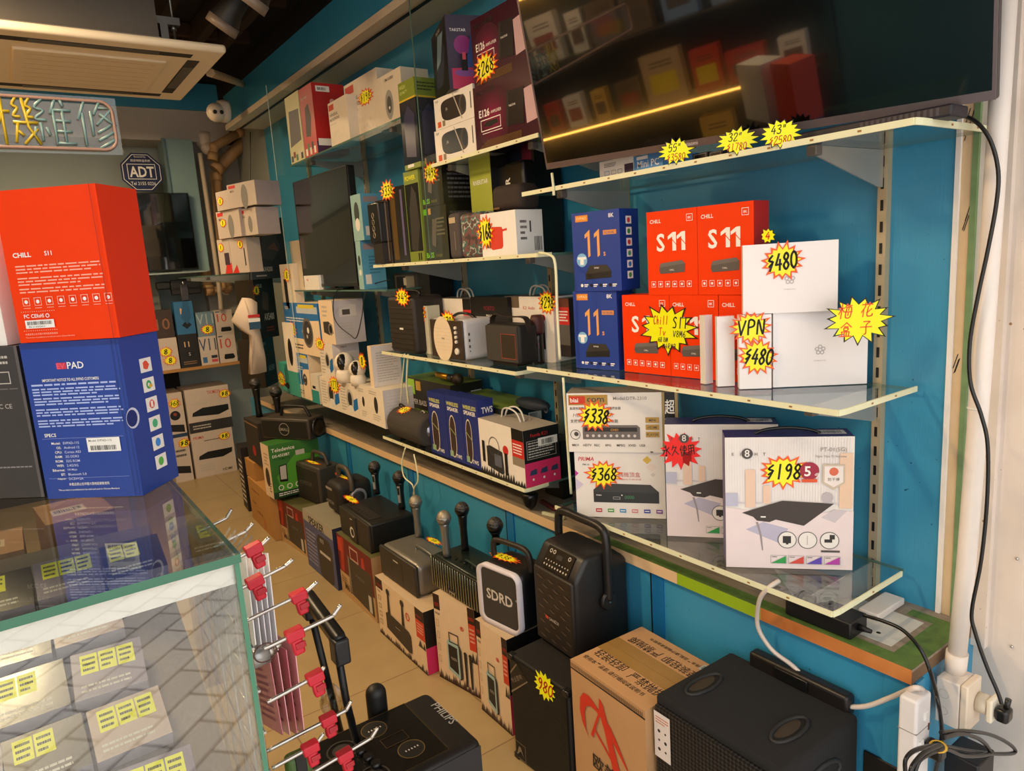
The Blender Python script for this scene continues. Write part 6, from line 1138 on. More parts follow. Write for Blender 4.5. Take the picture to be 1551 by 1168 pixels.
v6=pk('microphone_box','large white microphone box with oval print at the top right of the far stack',(348,319,1.16),(390,315,1.24),281,zD+v1.h+v3.h+.004,.16,UW2,dr_umw,'white microphone boxes on the far wall shelf')
DKR=mat('1e2726',.35)
def dr_tuf(w,d,h,f): F=f['F']; F.poly([(.3,.35),(.6,.3),(.85,.5),(.7,.85),(.4,.75)],mat('3a3c3a')); F.poly([(.5,.5),(.8,.45),(.7,.6)],mat('6a4a3c')); F.text('ASUS',.06,.88,.05,LG,bold=.03); F.rect(.12,.22,.3,.25,mat('b04a2a')); F.text('TUF-AX4200',.12,.12,.08,LG,bold=.04,wmax=.45); F.lines(.12,.03,.4,.08,1,LG)
def dr_rx(w,d,h,f): F=f['F']; F.text('ASUS',.1,.86,.06,LG,bold=.03,wmax=.3); F.text('AX5400',.35,.3,.12,LG,bold=.03,wmax=.5); F.poly([(.3,.5),(.6,.45),(.7,.75),(.4,.8)],mat('4a3f34')); F.lines(.4,.1,.8,.2,2,mat('8a3a2a'))
zz=.846
x1=pk('router_box','dark router box at the bottom of the far stack behind the far microphones',(405,598,1.36),(424,598,1.50),514,zz,.16,mat('262018',.4),dr_rx,'dark router boxes')
x2=pk('router_box','dark router box in the middle of the far stack, with red lettering',(394,514,1.36),(424,514,1.52),424,zz+x1.h+.001,.16,mat('262018',.4),dr_rx,'dark router boxes')
x3=pk('router_box','large dark teal router box on top of the far stack, left of the wall television',(382,421,1.36),(438,418,1.60),331,zz+x1.h+x2.h+.002,.12,DKR,dr_tuf,'dark router boxes',R=K); tag(x3,381,360,10,15,'8','R',seed=155,n=12)
tag(x2,388,440,10,16,'8','R',seed=156,n=12)
# folded white cloth bag hanging
def bag():
    Y=4.55; P=[(352,486),(369,451),(378,452),(386,458),(389,478),(393,500),(399,540),(401,562),(390,566),(379,567),(380,530),(379,508),(366,500)]
    pts=[PY(x,y,Y) for x,y in P]; c=sum(pts,Vector())/len(pts); mb=MB(); n=len(pts); B=mat('c8b7a6',.7)
    f1=[p+Vector((0,-.03+.02*math.sin(i*1.7),0)) for i,p in enumerate(pts)]; f2=[p+Vector((.0,.03+.015*math.sin(i*2.3),0)) for i,p in enumerate(pts)]
    cf=c+Vector((0,-.05,0)); cb_=c+Vector((0,.05,0))
    mb.add(f1+[cf],[(i,(i+1)%n,n) for i in range(n)],B,True); mb.add(f2+[cb_],[((i+1)%n,i,n) for i in range(n)],B,True); mb.add(f1+f2,[(i,i+n,(i+1)%n+n,(i+1)%n) for i in range(n)],B,True)
    q=PY(385,484,Y-.085); F=mb.face(tuple(q+Vector((-.035,0,-.06))),(1,0,0),(0,0,1),.07,.09); F.rect(0,.8,1,1,REDP); F.rect(0,.5,1,.75,WS); F.rect(0,0,1,.5,mat('1f4a6a')); tagp(mb.build('cloth_bag'),'folded white cloth bag with red and blue band hanging near the back corner','bag')
    cable('bag_cord','thin dark cord the white cloth bag hangs from',[PY(372,452,Y),PY(378,440,Y),PY(379,200,Y)],.003,K,'cord')
bag()
# ================= CEILING UNITS =================
def ac():
    z=2.53; x1_,y0,y1=.93,3.25,4.18; x0=-.02; o=empty('ceiling_air_conditioner',Matrix.Translation((x0,y0,z)),'cream ceiling cassette air conditioner with slotted air outlets','air conditioner'); w=x1_-x0; d=y1-y0; C1=mat('eadcc2',.5,var=.03,vs=3)
    mb=MB(); mb.rbox((0,0,0),(w,d,.035),.014,C1,3); mb.build('panel',o)
    F=None; mb=MB(); mb.rbox((.20,.20,-.012),(w-.20,d-.20,.002),.006,mat('e4d5ba',.55),2)
    for i in range(7): mb.box((.24,.25+i*(d-.5)/6,-.0125),(w-.24,.252+i*(d-.5)/6,-.0118),mat('a08c6c'))
    mb.build('intake_grille',o)
    for (a,b,c,e) in ((.12,.075,w-.12,.125),(.12,d-.125,w-.12,d-.075),(w-.125,.16,w-.075,d-.16),(.075,.16,.125,d-.16)):
        mb=MB(); r_=.02; mb.rbox((a,b,-.0015),(c,e,.004),.0007,mat('241f1a',.6),1)
        lx=(c-a)>(e-b); m_=.18*(c-a) if lx else .18*(e-b)
        if lx: mb.rbox((a+m_,b+.004,-.004),(c-m_,e-.004,-.001),.001,mat('544f48',.4),1)
        else: mb.rbox((a+.004,b+m_,-.004),(c-.004,e-m_,-.001),.001,mat('544f48',.4),1)
        mb.build('air_outlet',o)
    mb=MB(); mb.box((-.02,.09,.036),(w-.24,d-.09,.30),mat('5d574f',.45,.3)); mb.box((-.02,.085,.04),(w-.235,.09,.048),mat('8a8378',.4,.5)); mb.box((-.02,.085,.055),(w-.235,.09,.060),mat('8a8378',.4,.5)); mb.build('housing',o)
    mb=MB(); 
    mb.box((w-.24,.14,.13),(w-.14,.17,.16),METAL); mb.box((w-.22,.14,.05),(w-.19,.17,.13),METAL); mb.tube([(w-.165,.155,.06),(w-.165,.155,.55)],.005,METAL,8); mb.lathe([(.012,0),(.012,.02)],METAL,8,o=(w-.165,.155,.11)); mb.build('hanging_bracket',o)
ac()
cable('condensate_pipe','cream pipe leaving the air conditioner towards the blue beam',[PX(318,110,.95),PX(345,119,1.15),PX(366,127,1.47)],.022,mat('a58a66',.6),'pipe')
# spotlights on the dark ceiling
def spot(label,px,py,Y,tilt):
    p=PY(px,py,Y); o=empty('spotlight',Matrix.Translation(p)@Matrix.Rotation(tilt,4,'X')@Matrix.Rotation(.5,4,'Y'),label,'lamp','black track spotlights on the dark ceiling')
    mb=MB(); mb.lathe([(.045,.16),(.045,.06),(.06,.0),(.058,-.02)],mat('14110f',.5),20); mb.build('housing',o); mb=MB(); mb.lathe([(.0605,.012),(.0605,-.022)],mat('77685a',.4),20); mb.build('rim',o); mb=MB(); mb.tube([(0,0,.16),(0,.02,.3)],.008,K,8); mb.build('stem',o)
spot('black spotlight hanging left above the air conditioner edge',338,36,3.0,.5)
spot('black spotlight hanging right of the other near the top edge',380,-2,2.55,.5)
# ceiling lamp fittings
for i,(x,y) in enumerate([(-.35,1.6),(-.3,2.9),(.35,4.9)]):
    o=empty('ceiling_lamp',Matrix.Translation((x,y,2.745)),'warm rectangular ceiling lamp, '+['nearest the shop front','between the front lamp and the air conditioner','at the back of the shop'][i],'lamp','warm ceiling lamps')
    mb=MB(); mb.rbox((-.27,-.08,0),(.27,.08,.05),.01,mat('cfc4b0',.5),2); mb.build('fitting',o); mb=MB(); mb.tube([(0,0,.05),(0,0,ZC-2.745)],.006,K,6); mb.build('stem',o)
# neon sign panel
def neon():
    Y=2.3; a=PY(-60,150,Y); b=PY(187,235,Y); tl=PY(187,150,Y); x0,x1_=-.75,b.x; z1=tl.z; z0=b.z; o=empty('neon_sign',Matrix.Translation((x0,Y,z0)),'unlit tube sign on a clear panel with yellow and pale blue Chinese characters','sign'); w=x1_-x0; h=z1-z0
    mb=MB(); mb.box((0,0,0),(w,.005,h),GLASS); mb.build('clear_panel',o)
    mb=MB(); r_=.03; pts=[]
    for cx,cz,a0 in ((w-r_-.012,h-r_-.012,0),(r_+.012,h-r_-.012,90),(r_+.012,r_+.012,180),(w-r_-.012,r_+.012,270)):
        for k in range(5): an=math.radians(a0+k*22.5); pts.append((cx+r_*math.cos(an),-.006,cz+r_*math.sin(an)))
    mb.tube(pts,.0045,mat('8a6e64',.4),8,True); mb.build('border_tube',o)
    mb=MB(); ch={'機':['.2,1 .2,0','.02,.7 .38,.7','.2,.65 .04,.35','.55,1 .45,.85 .56,.78 .44,.62 .6,.6','.85,1 .75,.85 .86,.78 .74,.62 .9,.6','.42,.48 .98,.48','.68,1 .75,.4 .98,.02','.95,.35 .6,.02','.52,.48 .42,.05','.5,.3 .62,.2'],
    '維':['.3,1 .1,.82 .3,.75 .08,.58 .35,.55','.2,.5 .2,.1','.08,.4 .02,.2','.32,.4 .38,.22','.6,1 .45,.7','.52,.8 .52,.02','.72,1 .78,.86','.52,.78 .95,.78','.55,.55 .92,.55','.55,.32 .92,.32','.52,.06 .98,.06','.74,.78 .74,.06'],
    '修':['.25,1 .05,.6','.17,.75 .17,.02','.38,.8 .38,.25','.62,1 .45,.72','.58,.88 .92,.88 .5,.5','.6,.75 .98,.48','.85,.5 .5,.32','.9,.35 .5,.15','.95,.2 .5,-.02']}
    S_=h*.78
    for c,xp,m in (('機',PY(-6,200,Y).x-x0,mat('a8941a',.4)),('維',PY(51,200,Y).x-x0,mat('64858c',.4)),('修',PY(118,200,Y).x-x0,mat('64858c',.4))):
        for st in ch[c]:
            P=[Vector((xp+float(q.split(',')[0])*S_*.82,-.006,h*.12+float(q.split(',')[1])*S_)) for q in st.split()]
            mb.tube(spline(P,3) if len(P)>3 else P,.0036,m,6)
    mb.build('character_tubes',o)
    mb=MB(); 
    for x in (.05,): mb.tube([(x,.002,h),(x,.002,3.1-z0)],.0015,LG,6)
    mb.build('hanging_wire',o)
neon()
# ================= GLASS COUNTER (left foreground) =================
ZK=1.27; KX=.184; KY=.863
def counter():
    x0=-1.0; y1=1.95; o=empty('display_counter',Matrix.Translation((x0,KY,0)),'green-edged glass display counter at the street front, phone boxes inside','counter'); w=KX-x0; d=y1-KY; GE=mat('2f6b50',.15,coat=.5); GE2=mat('3a7a5c',.12,coat=.5)
    def slab(name,a,b,edges):
        mb=MB(); mb.box(a,b,GLASS2,**edges); return mb.build(name,o)
    e=GE
    slab('glass_top',(0,-.004,ZK-.011),(w+.002,d,ZK),dict(F=e,R=e,L=e,B=e))
    slab('front_glass',(0,0,.45),(w-.007,.006,ZK-.0115),dict(R=e,L=e))
    slab('side_glass',(w-.006,.0,.45),(w,d,ZK-.0115),dict(F=GE2,B=e))
    mb=MB(); mb.box((0,.0065,ZK-.040),(w-.007,.012,ZK-.0125),mat('eadfd8',.4)); mb.build('front_rail',o)
    mb=MB(); mb.box((0,0,0),(w,d,.42),mat('b9b2a8',.5)); mb.box((0,0,.42),(w,d,.449),mat('a48a68',.5)); mb.build('base_cabinet',o)
    mb=MB(); mb.box((.0,.03,.68),(w-.012,d-.02,.688),GLASS2,F=e); mb.build('inner_shelf',o)
    # sloping tray
    mb=MB(); mb.add([(0,.05,.86),(w-.02,.05,.86),(w-.02,.62,1.14),(0,.62,1.14),(0,.05,.85),(w-.02,.05,.85),(w-.02,.62,1.13),(0,.62,1.13)],[(0,1,2,3),(7,6,5,4),(0,4,5,1),(1,5,6,2),(2,6,7,3),(3,7,4,0)],mat('6a5a4c',.5)); mb.build('sloping_tray',o)
counter()
# phone boxes on the sloping tray, individual boxes copied in a loop
SL=math.atan2(.28,.57)
YS=mat('d8d81c',.5); 
def phone_proto(k):
    body=[mat('2a2622',.25,coat=.3),mat('a9958c',.35,coat=.3),mat('4a423c',.3,coat=.3),mat('7a7080',.35,coat=.3)][k]; sd=mat('d2a878',.4)  # left sides coloured tan as if warm light caught them
    mb=MB(); w,d,h=.094,.084,.026; mb.box((0,0,0),(w,d,h),body,L=sd,F=mat('9a9098',.4)); F=mb.face((0,0,h),(1,0,0),(0,1,0),w,d); F.rect(.06,.06,.94,.94,body)
    R=random.Random(k); n=2+k%2
    for i in range(n): F.rect(.12+i*.26,.5,.36+i*.26,.92,YS); F.lines(.15+i*.26,.54,.33+i*.26,.88,3,KT,i)
    F.lines(.1,.1,.8,.3,2,LG); return mb.build('phone_box')
POS=[]; xs=[-.92+.099*i for i in range(11)]
rows=[(.50,0),(.405,1),(.31,2),(.215,3),(.12,4)]
protos=[phone_proto(k) for k in range(4)]; used=[0]*4
rown=['top','second','third','fourth','bottom']
for r_,(yy_,ri) in enumerate(rows):
    for i,x in enumerate(xs):
        if ri>=3 and i>9: continue
        if x>.07-.015*ri: continue
        k=(i*3+ri*2)%4; ob=protos[k] if not used[k] else protos[k].copy()
        if used[k]: COL.objects.link(ob)
        used[k]=1; z=.86+(yy_-.05)*math.tan(SL)+.004
        ob.matrix_local=Matrix.Translation((x-.0+.012*ri,KY+yy_-.03,z))@Matrix.Rotation(SL,4,'X')@Matrix.Rotation(random.Random(i+ri*20).uniform(-.06,.06),4,'Z')
        c=['dark','pinkish white','grey','pale violet'][k]
        tagp(ob,'%s phone box with yellow stickers in the counter, %s row, %s from the right'%(c,rown[ri],['rightmost','second','third','fourth','fifth','sixth','seventh','eighth','ninth','tenth','eleventh','twelfth'][len([q for q in xs if q<=.07-.015*ri])-1-i]),'box','phone boxes inside the glass counter')
# brown boxes inside the counter seen through the top glass
for i,(a,b,z0,h) in enumerate([((60,880),(118,905),.9,.28),((125,850),(205,880),.9,.30),((210,830),(300,850),.9,.22)]):
    p=PZ(a[0],a[1],1.15); q=PZ(b[0],b[1],1.15)
    mb=MB(); mb.box((0,0,0),(.10+.01*i,.16,.40+.03*i),mat('8a6038',.6)); F=mb.face((0,0,.40+.03*i),(1,0,0),(0,1,0),.1,.16); F.rect(.2,.3,.8,.6,mat('b9a890')); F.bars(.25,.4,.75,.55,KT,14)
    tagp(mb.build('brown_box',M=Matrix.Translation((-.30+.15*i,KY+.70+.02*i,.689))@Matrix.Rotation(.1*i-.1,4,'Z')),'brown box with pale label inside the counter, '+['leftmost','middle','rightmost'][i]+' of three behind the tray','box','brown boxes inside the counter')
# ---------- boxes on the counter ----------
def dr_ev(w,d,h,f):
    F=f['F']; bl=EVB; F.rect(0,.965,1,1,mat('173078')); F.rect(.34,.83,.44,.87,mat('c8304a')); F.text('EV',.345,.832,.035,mat('e05a70'),bold=.02,wmax=.09); F.text('PAD',.45,.83,.042,WS,bold=.03,wmax=.18)
    F.text('IMPORTANT NOTICE TO ALL EVPAD CUSTOMERS',.17,.755,.018,WS,bold=.02,wmax=.58)
    for i,(y0,n) in enumerate([(.725,1),(.665,3),(.605,3),(.535,3),(.465,3)]): F.lines(.05,y0,.95,y0+.016*n+.006,n,mat('a9b8e8'),i,.5)
    F.text('SPECS',.09,.405,.022,WS,bold=.03); F.rect(.06,.393,.90,.395,mat('8a9ad8'))
    for i,(a,b) in enumerate([('Model:','EVPAD-11S'),('OS:','Android 12'),('CPU:','Cortex A53'),('RAM:','2G DDR3'),('ROM:','32G ROM'),('WIFI:','2.4G/5G'),('Ethernet:','100 Mbps'),('BT:','Bluetooth 5.0'),('Adapter:','DC5V=2A')]):
        y=.355-i*.029; F.text(a,.24,y,.016,WS,'r',bold=.025); F.text(b,.27,y,.016,mat('c9d2f0'))
    F.rect(.52,.30,.86,.39,WS); F.text('Model: EVPAD-11S',.54,.365,.014,DG); F.bars(.55,.31,.82,.34,DG,26); F.rect(.06,.135,.90,.137,mat('8a9ad8'))
    F.text('本產品禁止在中國大陸地區銷售使用',.26,.085,.02,WS,wmax=.42); F.text('This product is prohibited to be sold and used in Chinese Mainland.',.14,.05,.014,WS,wmax=.70)
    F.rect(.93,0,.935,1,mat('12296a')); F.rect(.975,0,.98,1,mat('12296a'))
    R=f['R']; cs=['e0503a','3aa05a','d83a2a','4ab07a','3a8ad8','5ab04a']
    for i in range(6):
        y=.80-i*.128; R.rect(.42,y-.045,.72,y+.045,WS); R.circ(.57,y,.07,mat(cs[i]),14); 
        if i==0: R.poly([(.50,y+.02),(.60,y+.02),(.66,y),(.60,y-.03),(.50,y-.02)],mat('e0503a'))
        if i==1: R.circ(.57,y,.03,WS,10); R.rect(.57,y-.02,.66,y,mat('d8b03a'))
        if i==2: R.rect(.54,y-.02,.60,y+.02,WS)
    R.circ(.04,.50,.16,mat('cfd4e8'),20,1); R.circ(.02,.50,.13,mat('122a70'),20,1)
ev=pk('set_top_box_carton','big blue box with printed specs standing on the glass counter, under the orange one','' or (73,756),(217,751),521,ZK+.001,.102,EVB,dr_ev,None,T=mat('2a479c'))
def dr_chill(w,d,h,f):
    F=f['F']; pk_=mat('f0a890'); F.text('CHILL',.085,.565,.032,WS,bold=.06,wmax=.26,sx=1.15); F.text('S11',.40,.568,.030,WS,bold=.03,wmax=.12)
    for i,(y0,n) in enumerate([(.455,3),(.375,3),(.325,2)]): F.lines(.09,y0,.95,y0+.021*n,n,pk_,i,.42)
    for i in range(8):
        x=.10+i*.118; F.frame(x,.245,x+.072,.30,.006,pk_); F.circ(x+.036,.272,.018,WS,10); F.rect(x,.228,x+.07,.232,pk_)
    for t,x in (('FC',.10),('CE',.17),('RoHS',.23)): F.text(t,x,.165,.025,WS,bold=.03,wmax=.07)
    F.ring(.335,.176,.02,.007,WS,10); F.rect(.10,.095,.39,.15,WS); F.bars(.12,.118,.37,.142,DG,26); F.text('SN: S11A2024C0',.13,.100,.012,DG)
    for x0,y0,x1,y1 in ((.08,.205,.43,.207),(.08,.078,.43,.08)): 
        for k in range(16): F.rect(x0+k*.022,y0,x0+k*.022+.008,y1+.003,pk_)
    F.text('本產品禁止在中國大陸地區銷售使用',.09,.050,.014,pk_,wmax=.38); F.text('This product is prohibited to be sold and used in Chinese Mainland.',.09,.028,.012,pk_,wmax=.76)
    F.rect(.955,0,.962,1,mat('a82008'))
OR2=mat('e83a04',.5)
a0=Vector(ev.M@Vector((0,0,0))); 
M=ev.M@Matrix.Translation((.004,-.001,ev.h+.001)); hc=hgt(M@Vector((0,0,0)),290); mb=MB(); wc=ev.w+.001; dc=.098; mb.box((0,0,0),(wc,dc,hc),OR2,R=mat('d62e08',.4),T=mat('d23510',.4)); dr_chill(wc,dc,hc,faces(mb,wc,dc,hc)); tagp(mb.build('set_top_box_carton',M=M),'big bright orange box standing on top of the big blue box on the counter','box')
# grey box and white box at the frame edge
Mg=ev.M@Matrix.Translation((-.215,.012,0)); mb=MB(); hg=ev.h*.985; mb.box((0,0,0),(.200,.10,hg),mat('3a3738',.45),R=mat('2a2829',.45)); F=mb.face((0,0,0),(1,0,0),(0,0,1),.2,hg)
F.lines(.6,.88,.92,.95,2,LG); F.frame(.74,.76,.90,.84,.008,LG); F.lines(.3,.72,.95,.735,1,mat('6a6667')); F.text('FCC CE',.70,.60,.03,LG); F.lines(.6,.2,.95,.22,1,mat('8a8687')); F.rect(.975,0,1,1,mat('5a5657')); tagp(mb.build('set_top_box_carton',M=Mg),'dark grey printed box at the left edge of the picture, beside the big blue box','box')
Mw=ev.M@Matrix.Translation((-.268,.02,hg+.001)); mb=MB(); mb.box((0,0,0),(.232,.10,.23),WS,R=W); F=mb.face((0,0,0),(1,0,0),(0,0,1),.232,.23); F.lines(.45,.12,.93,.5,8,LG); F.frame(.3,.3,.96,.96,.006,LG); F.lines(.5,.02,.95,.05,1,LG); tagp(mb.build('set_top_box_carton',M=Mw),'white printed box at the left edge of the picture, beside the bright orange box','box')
# ================= HOOK RACK =================
HC=mat('bdb7ae',.25,.9); RS=mat('b50f26',.4)
mb=MB()
for i in range(6): mb.tube([(.191,.90+i*.07,.45),(.191,.90+i*.07,1.16)],.002,HC,6)
for i in range(12): mb.tube([(.191,.885,.47+i*.06),(.191,1.27,.47+i*.06)],.002,HC,6)
tagp(mb.build('wire_rack'),'thin wire rack fixed along the right side glass of the counter','rack')
HK=[((296,808),(343,785),(350,773),None,'farthest, bare hook near the counter top corner'),((322,830),(372,805),(382,794),None,'second farthest, bare'),((358,846),(392,829),(406,816),(384,832),'third, its red stopper half behind the green corner'),((362,893),(431,858),(442,849),(386,881),'over the white phone cards'),((370,942),(463,897),(479,883),(452,903),'over the black trolley bar'),
((400,983),(504,933),(515,918),(446,961),'with stopper beside the silver tube end'),((405,1064),(483,1022),(490,1012),(477,1026),'above the crumpled plastic bag'),((402,1139),(524,1076),(531,1064),(497,1090),'passing under the pink cards'),((415,1205),(562,1118),(571,1104),(522,1144),'lowest, in front of the black rolling speaker'),((412,1164),(478,1128),(489,1113),(470,1133),'low, by the small green pouch')]
for s_,b_,t_,st,lab in HK:
    p=PX(s_[0],s_[1],.194); y=p.y; b=PY(b_[0],b_[1],y); t=PY(t_[0],t_[1],y); o=empty('display_hook',Matrix.Translation(p),'chrome display hook on the wire rack: '+lab,'hook','chrome display hooks')
    mb=MB(); c=b-p; e=t-p; mb.curve([(0,0,0),c*.5,c*.97,c+(e-c)*.15,e],.0028,HC,8,4); mb.sphere(tuple(e),.0029,HC,8); mb.build('wire',o)
    if st:
        q=PY(st[0],st[1],y)-p; u=c.normalized(); mb=MB(); s=.0125; T0=mb.T; mb.T=Matrix.Translation(q)@Matrix(((u.x,0,-u.z,0),(0,1,0,0),(u.z,0,u.x,0),(0,0,0,1)))
        mb.rbox((-s*.9,-s*.62,-s*.5),(s*.9,s*.62,s*.6),.002,RS,2); mb.rbox((-s*.55,-s*.45,-s*2.2),(s*.6,s*.5,-s*.45),.003,RS,2); mb.rbox((-s*.3,-s*.6,-s*1.5),(s*.75,-s*.4,-s*.8),.001,mat('a01020',.35),1); mb.T=T0; mb.build('stopper',o)
# hanging cards
def card(i,x,P,col,label,group,lines=True):
    q=[PX(a,b,x) for a,b in P]; o=q[3]; u=(q[2]-q[3]); v=(q[0]-q[3]); mb=MB(); th=Vector((.0012,0,0))
    mb.add([p for p in q]+[p+th for p in q],[(3,2,1,0),(4,5,6,7),(0,1,5,4),(1,2,6,5),(2,3,7,6),(3,0,4,7)],col)
    F=mb.face(tuple(o+Vector((-.0,0,0))),u.normalized(),v.normalized(),u.length,v.length); F.n=Vector((-1,0,0))
    if lines:
        F.lines(.12,.5,.85,.9,8,LG,i); F.frame(.15,.2,.75,.42,.02,mat('b9b4b8')); F.rect(.5,.08,.7,.14,mat('3a3a7a'))
    else: F.lines(.15,.1,.85,.85,10,mat('b06a74'),i)
    tagp(mb.build('phone_card'),label,'card',group)
for i in range(5):
    dx=-i*8.5; x=.262-.012*i
    card(i,x,[(340+dx,838),(405+dx,838),(421+dx,985-i*2),(366+dx,1010)],mat('fbfaff',.35,coat=.3),'white phone card pack hanging on a hook, '+['outermost','second','third','fourth','innermost'][i]+' of five','white phone card packs on a hook')
for i in range(4):
    dx=-i*13; x=.285-.014*i; col=mat('f5b6be' if i%2==0 else 'd07888',.35,coat=.3)
    card(i,x,[(408+dx,953+i*4),(446+dx,981+i*4),(461+dx+i*2,1114),(436+dx,1096)],col,'pink card pack hanging by the silver tube end, '+['outermost','second','third','innermost'][i]+' of four','pink card packs on a hook',False)
p=PX(345,1012,.19); q=PX(345,1012,.19); y=p.y; a=PY(378,999,1.0); b=PY(412,984,1.0)
mb=MB(); mb.tube([PY(372,1003,1.0),PY(405,988,1.0)],.015,mat('a9a8a6',.3,.6),18); mb.tube([PY(405,988,1.0),PY(413,984,1.0)],.008,HC,14); mb.tube([PY(413,984,1.0),PY(425,975,1.0)],.004,HC,10); tagp(mb.build('rail_tube'),'silver tube end poking out beside the counter glass','tube')
c=PY(400,986,.985); mb=MB(); mb.tube([c+Vector((.016*math.cos(t*math.pi/8),-.006,.014*math.sin(t*math.pi/8))) for t in range(16)],.001,mat('5a3a30',.4,.4),6,True); tagp(mb.build('key_ring'),'thin dark key ring around the silver tube end','ring')
# small pouch near the bottom
mb=MB(); q=PD(452,1150,1.05); mb.rbox((q.x-.02,q.y-.012,q.z-.11),(q.x+.018,q.y+.012,q.z+.012),.008,mat('3f5a1e',.4),3); mb.rbox((q.x-.008,q.y-.014,q.z-.02),(q.x+.008,q.y-.011,q.z+.02),.003,K,2); tagp(mb.build('gadget_pouch'),'small green and black pouch hanging low between the hooks','pouch')
# ================= ROLLING SPEAKER with handle =================
def rolling():
    z=.55; fr=PZ(648,1044,z); nr=PZ(727.5,1124,z); M=mtx(Vector((fr.x-.36,nr.y,0.03)),(1,0,0)); w,d,h=.36,fr.y-nr.y,z-.03
    o=empty('rolling_speaker',M,'black rolling party speaker with telescopic handle standing on the floor beside the counter','speaker'); B=mat('151414',.4)
    mb=MB(); mb.rbox((0,0,0),(w,d,h),.02,B,3); mb.build('body',o)
    mb=MB(); F=mb.face((0,0,h),(1,0,0),(0,1,0),w,d); dk=mat('0a0a0a',.25); F.rect(.12,.10,.80,.95,dk); gd=mat('5a4628',.35,.5)
    for a,b,c_,e in ((.12,.10,.80,.106),(.795,.10,.80,.95),(.12,.944,.80,.95)): F.rect(a,b,c_,e,gd)
    for x,y,r_ in ((.52,.78,.085),(.62,.32,.085)):
        F.circ(x,y,r_,K,22); F.ring(x,y,r_,.006,mat('8c7648',.3,.6),22)
        for k in range(5): F.rect(x-.04+.02*k,y-.01,x-.032+.02*k,y+.01,LG)
    for x,y in ((.28,.70),(.34,.22)): F.ring(x,y,.095,.012,mat('4a4640',.3,.5),24); F.circ(x,y,.06,mat('1c1a18'),20)
    F.frame(.50,.46,.66,.60,.004,gd); F.text('PHILIPS',.92,.74,.085,mat('b9b9b9',.3,.5),rot=-math.pi/2,bold=.02); mb.build('control_panel',o)
    mb=MB()
    for k in range(3): mb.lathe([(.012,0),(.010,.012)],KG,14,o=(w*(.36+.012*k),d*(.56-.12*k),h))
    mb.build('knobs',o)
    mb=MB(); F=mb.face((0,0,0),(1,0,0),(0,0,1),w,h); F.rect(.02,.02,.98,.985,mat('2b2b2d',.45)); F.poly([(.74,.92),(.80,.92),(.80,.885),(.77,.87),(.74,.885)],LG); mb.build('front_grille',o)
    mb=MB(); q=PZ(582,1080,z); mb.rbox((q.x-M[0][3]-.025,d+.002,h-.12),(q.x-M[0][3]+.025,d+.05,h+.055),.024,mat('0e0e0e',.5),5); mb.build('rear_grip',o)
    for x in (.06,w-.09):
        mb=MB(); mb.lathe([(.03,0),(.03,.03)],KG,20,o=(x,d-.05,.0),ax=(1,0,0)); mb.build('wheel',o)
    zi=M.inverted(); T=lambda v: zi@v
    y0=PZ(538,1120,z).y-.0; A=PZ(541,1122,z); Bt=PY(508,975,A.y); C_=PY(513,982,A.y); L0=PY(466,925,A.y+.03)
    mb=MB(); mb.tube([T(A)-Vector((0,0,.02)),T(PY(524,1060,A.y)),T(PY(511,985,A.y))],.0085,mat('16171a',.3,.3),12); mb.build('handle_rod',o)
    far=A.y+.16; globals()['FAR']=far; mb=MB(); mb.tube([T(PY(516,1110,far)),T(PY(470,925,far))],.0085,mat('16171a',.3,.3),12); mb.build('handle_rod',o)
    P1=T(PY(513,968,A.y)); P2=T(PY(467,905,far)); dirv=(P1-P2).normalized(); mb=MB()
    mb.tube([P2-dirv*.015,P2,P1,P1+dirv*.012],[.016,.019,.019,.016],mat('121214',.35),4); mb.rbox(tuple(P1+Vector((-.017,-.02,-.055))),tuple(P1+Vector((.017,.02,.004))),.005,mat('1c1e22',.4),2); mb.rbox(tuple(P2+Vector((-.017,-.02,-.05))),tuple(P2+Vector((.017,.02,.004))),.005,mat('1c1e22',.4),2); mb.build('handle_grip',o)
rolling()
# crumpled clear bag on the handle
mb=MB(); R=random.Random(5); c=PY(503,1062,FAR); n=14; pr=[]
for i in range(7):
    for k in range(n): a=2*math.pi*k/n; r_=.028*math.sin(math.pi*(i+.4)/7)*(.7+.6*R.random()); pr.append(c+Vector((r_*math.cos(a),r_*math.sin(a),-.05+i*.016)))
mb.add(pr,[(i*n+k,i*n+(k+1)%n,(i+1)*n+(k+1)%n,(i+1)*n+k) for i in range(6) for k in range(n)],glassmat('crumpled_film',(.82,.80,.76),1,.15,1.6)); tagp(mb.build('plastic_bag'),'crumpled clear plastic bag tied around the black trolley rod','bag')
# ================= RIGHT EDGE: pipe, cables, sockets =================
def px_(pts,x): return [PX(a,b,x) for a,b in pts]
o=empty('conduit_pipe',Matrix.Translation(PX(1448,1018,1.60)),'white plastic conduit pipe running up the beige wall','pipe'); b0=PX(1448,1018,1.60)
mb=MB(); mb.tube([p-b0 for p in px_([(1449,1000),(1463,860),(1487,560),(1503,330),(1528,-60)],1.60)],.0185,PVC,20); mb.build('pipe',o)
mb=MB(); mb.tube([p-b0 for p in px_([(1446,1020),(1450,988)],1.60)],.022,mat('e2d6ca',.4),20); mb.build('coupling',o)
mb=MB(); q=PX(1481,618,1.60)-b0; mb.lathe([(.0192,-.002),(.0202,0),(.0192,.002)],mat('e9e4de',.4),16,o=tuple(q)); mb.build('cable_tie',o)
cable('power_cable','thick black cable hanging down along the white conduit pipe',px_([(1392,172),(1425,170),(1452,173),(1480,186),(1501,215),(1512,260),(1509,310),(1496,380),(1481,450),(1469,520),(1470,580),(1486,628),(1496,675),(1495,760),(1486,850),(1472,925),(1477,958),(1494,1008),(1511,1048),(1517,1066)],1.565),.0042,KG)
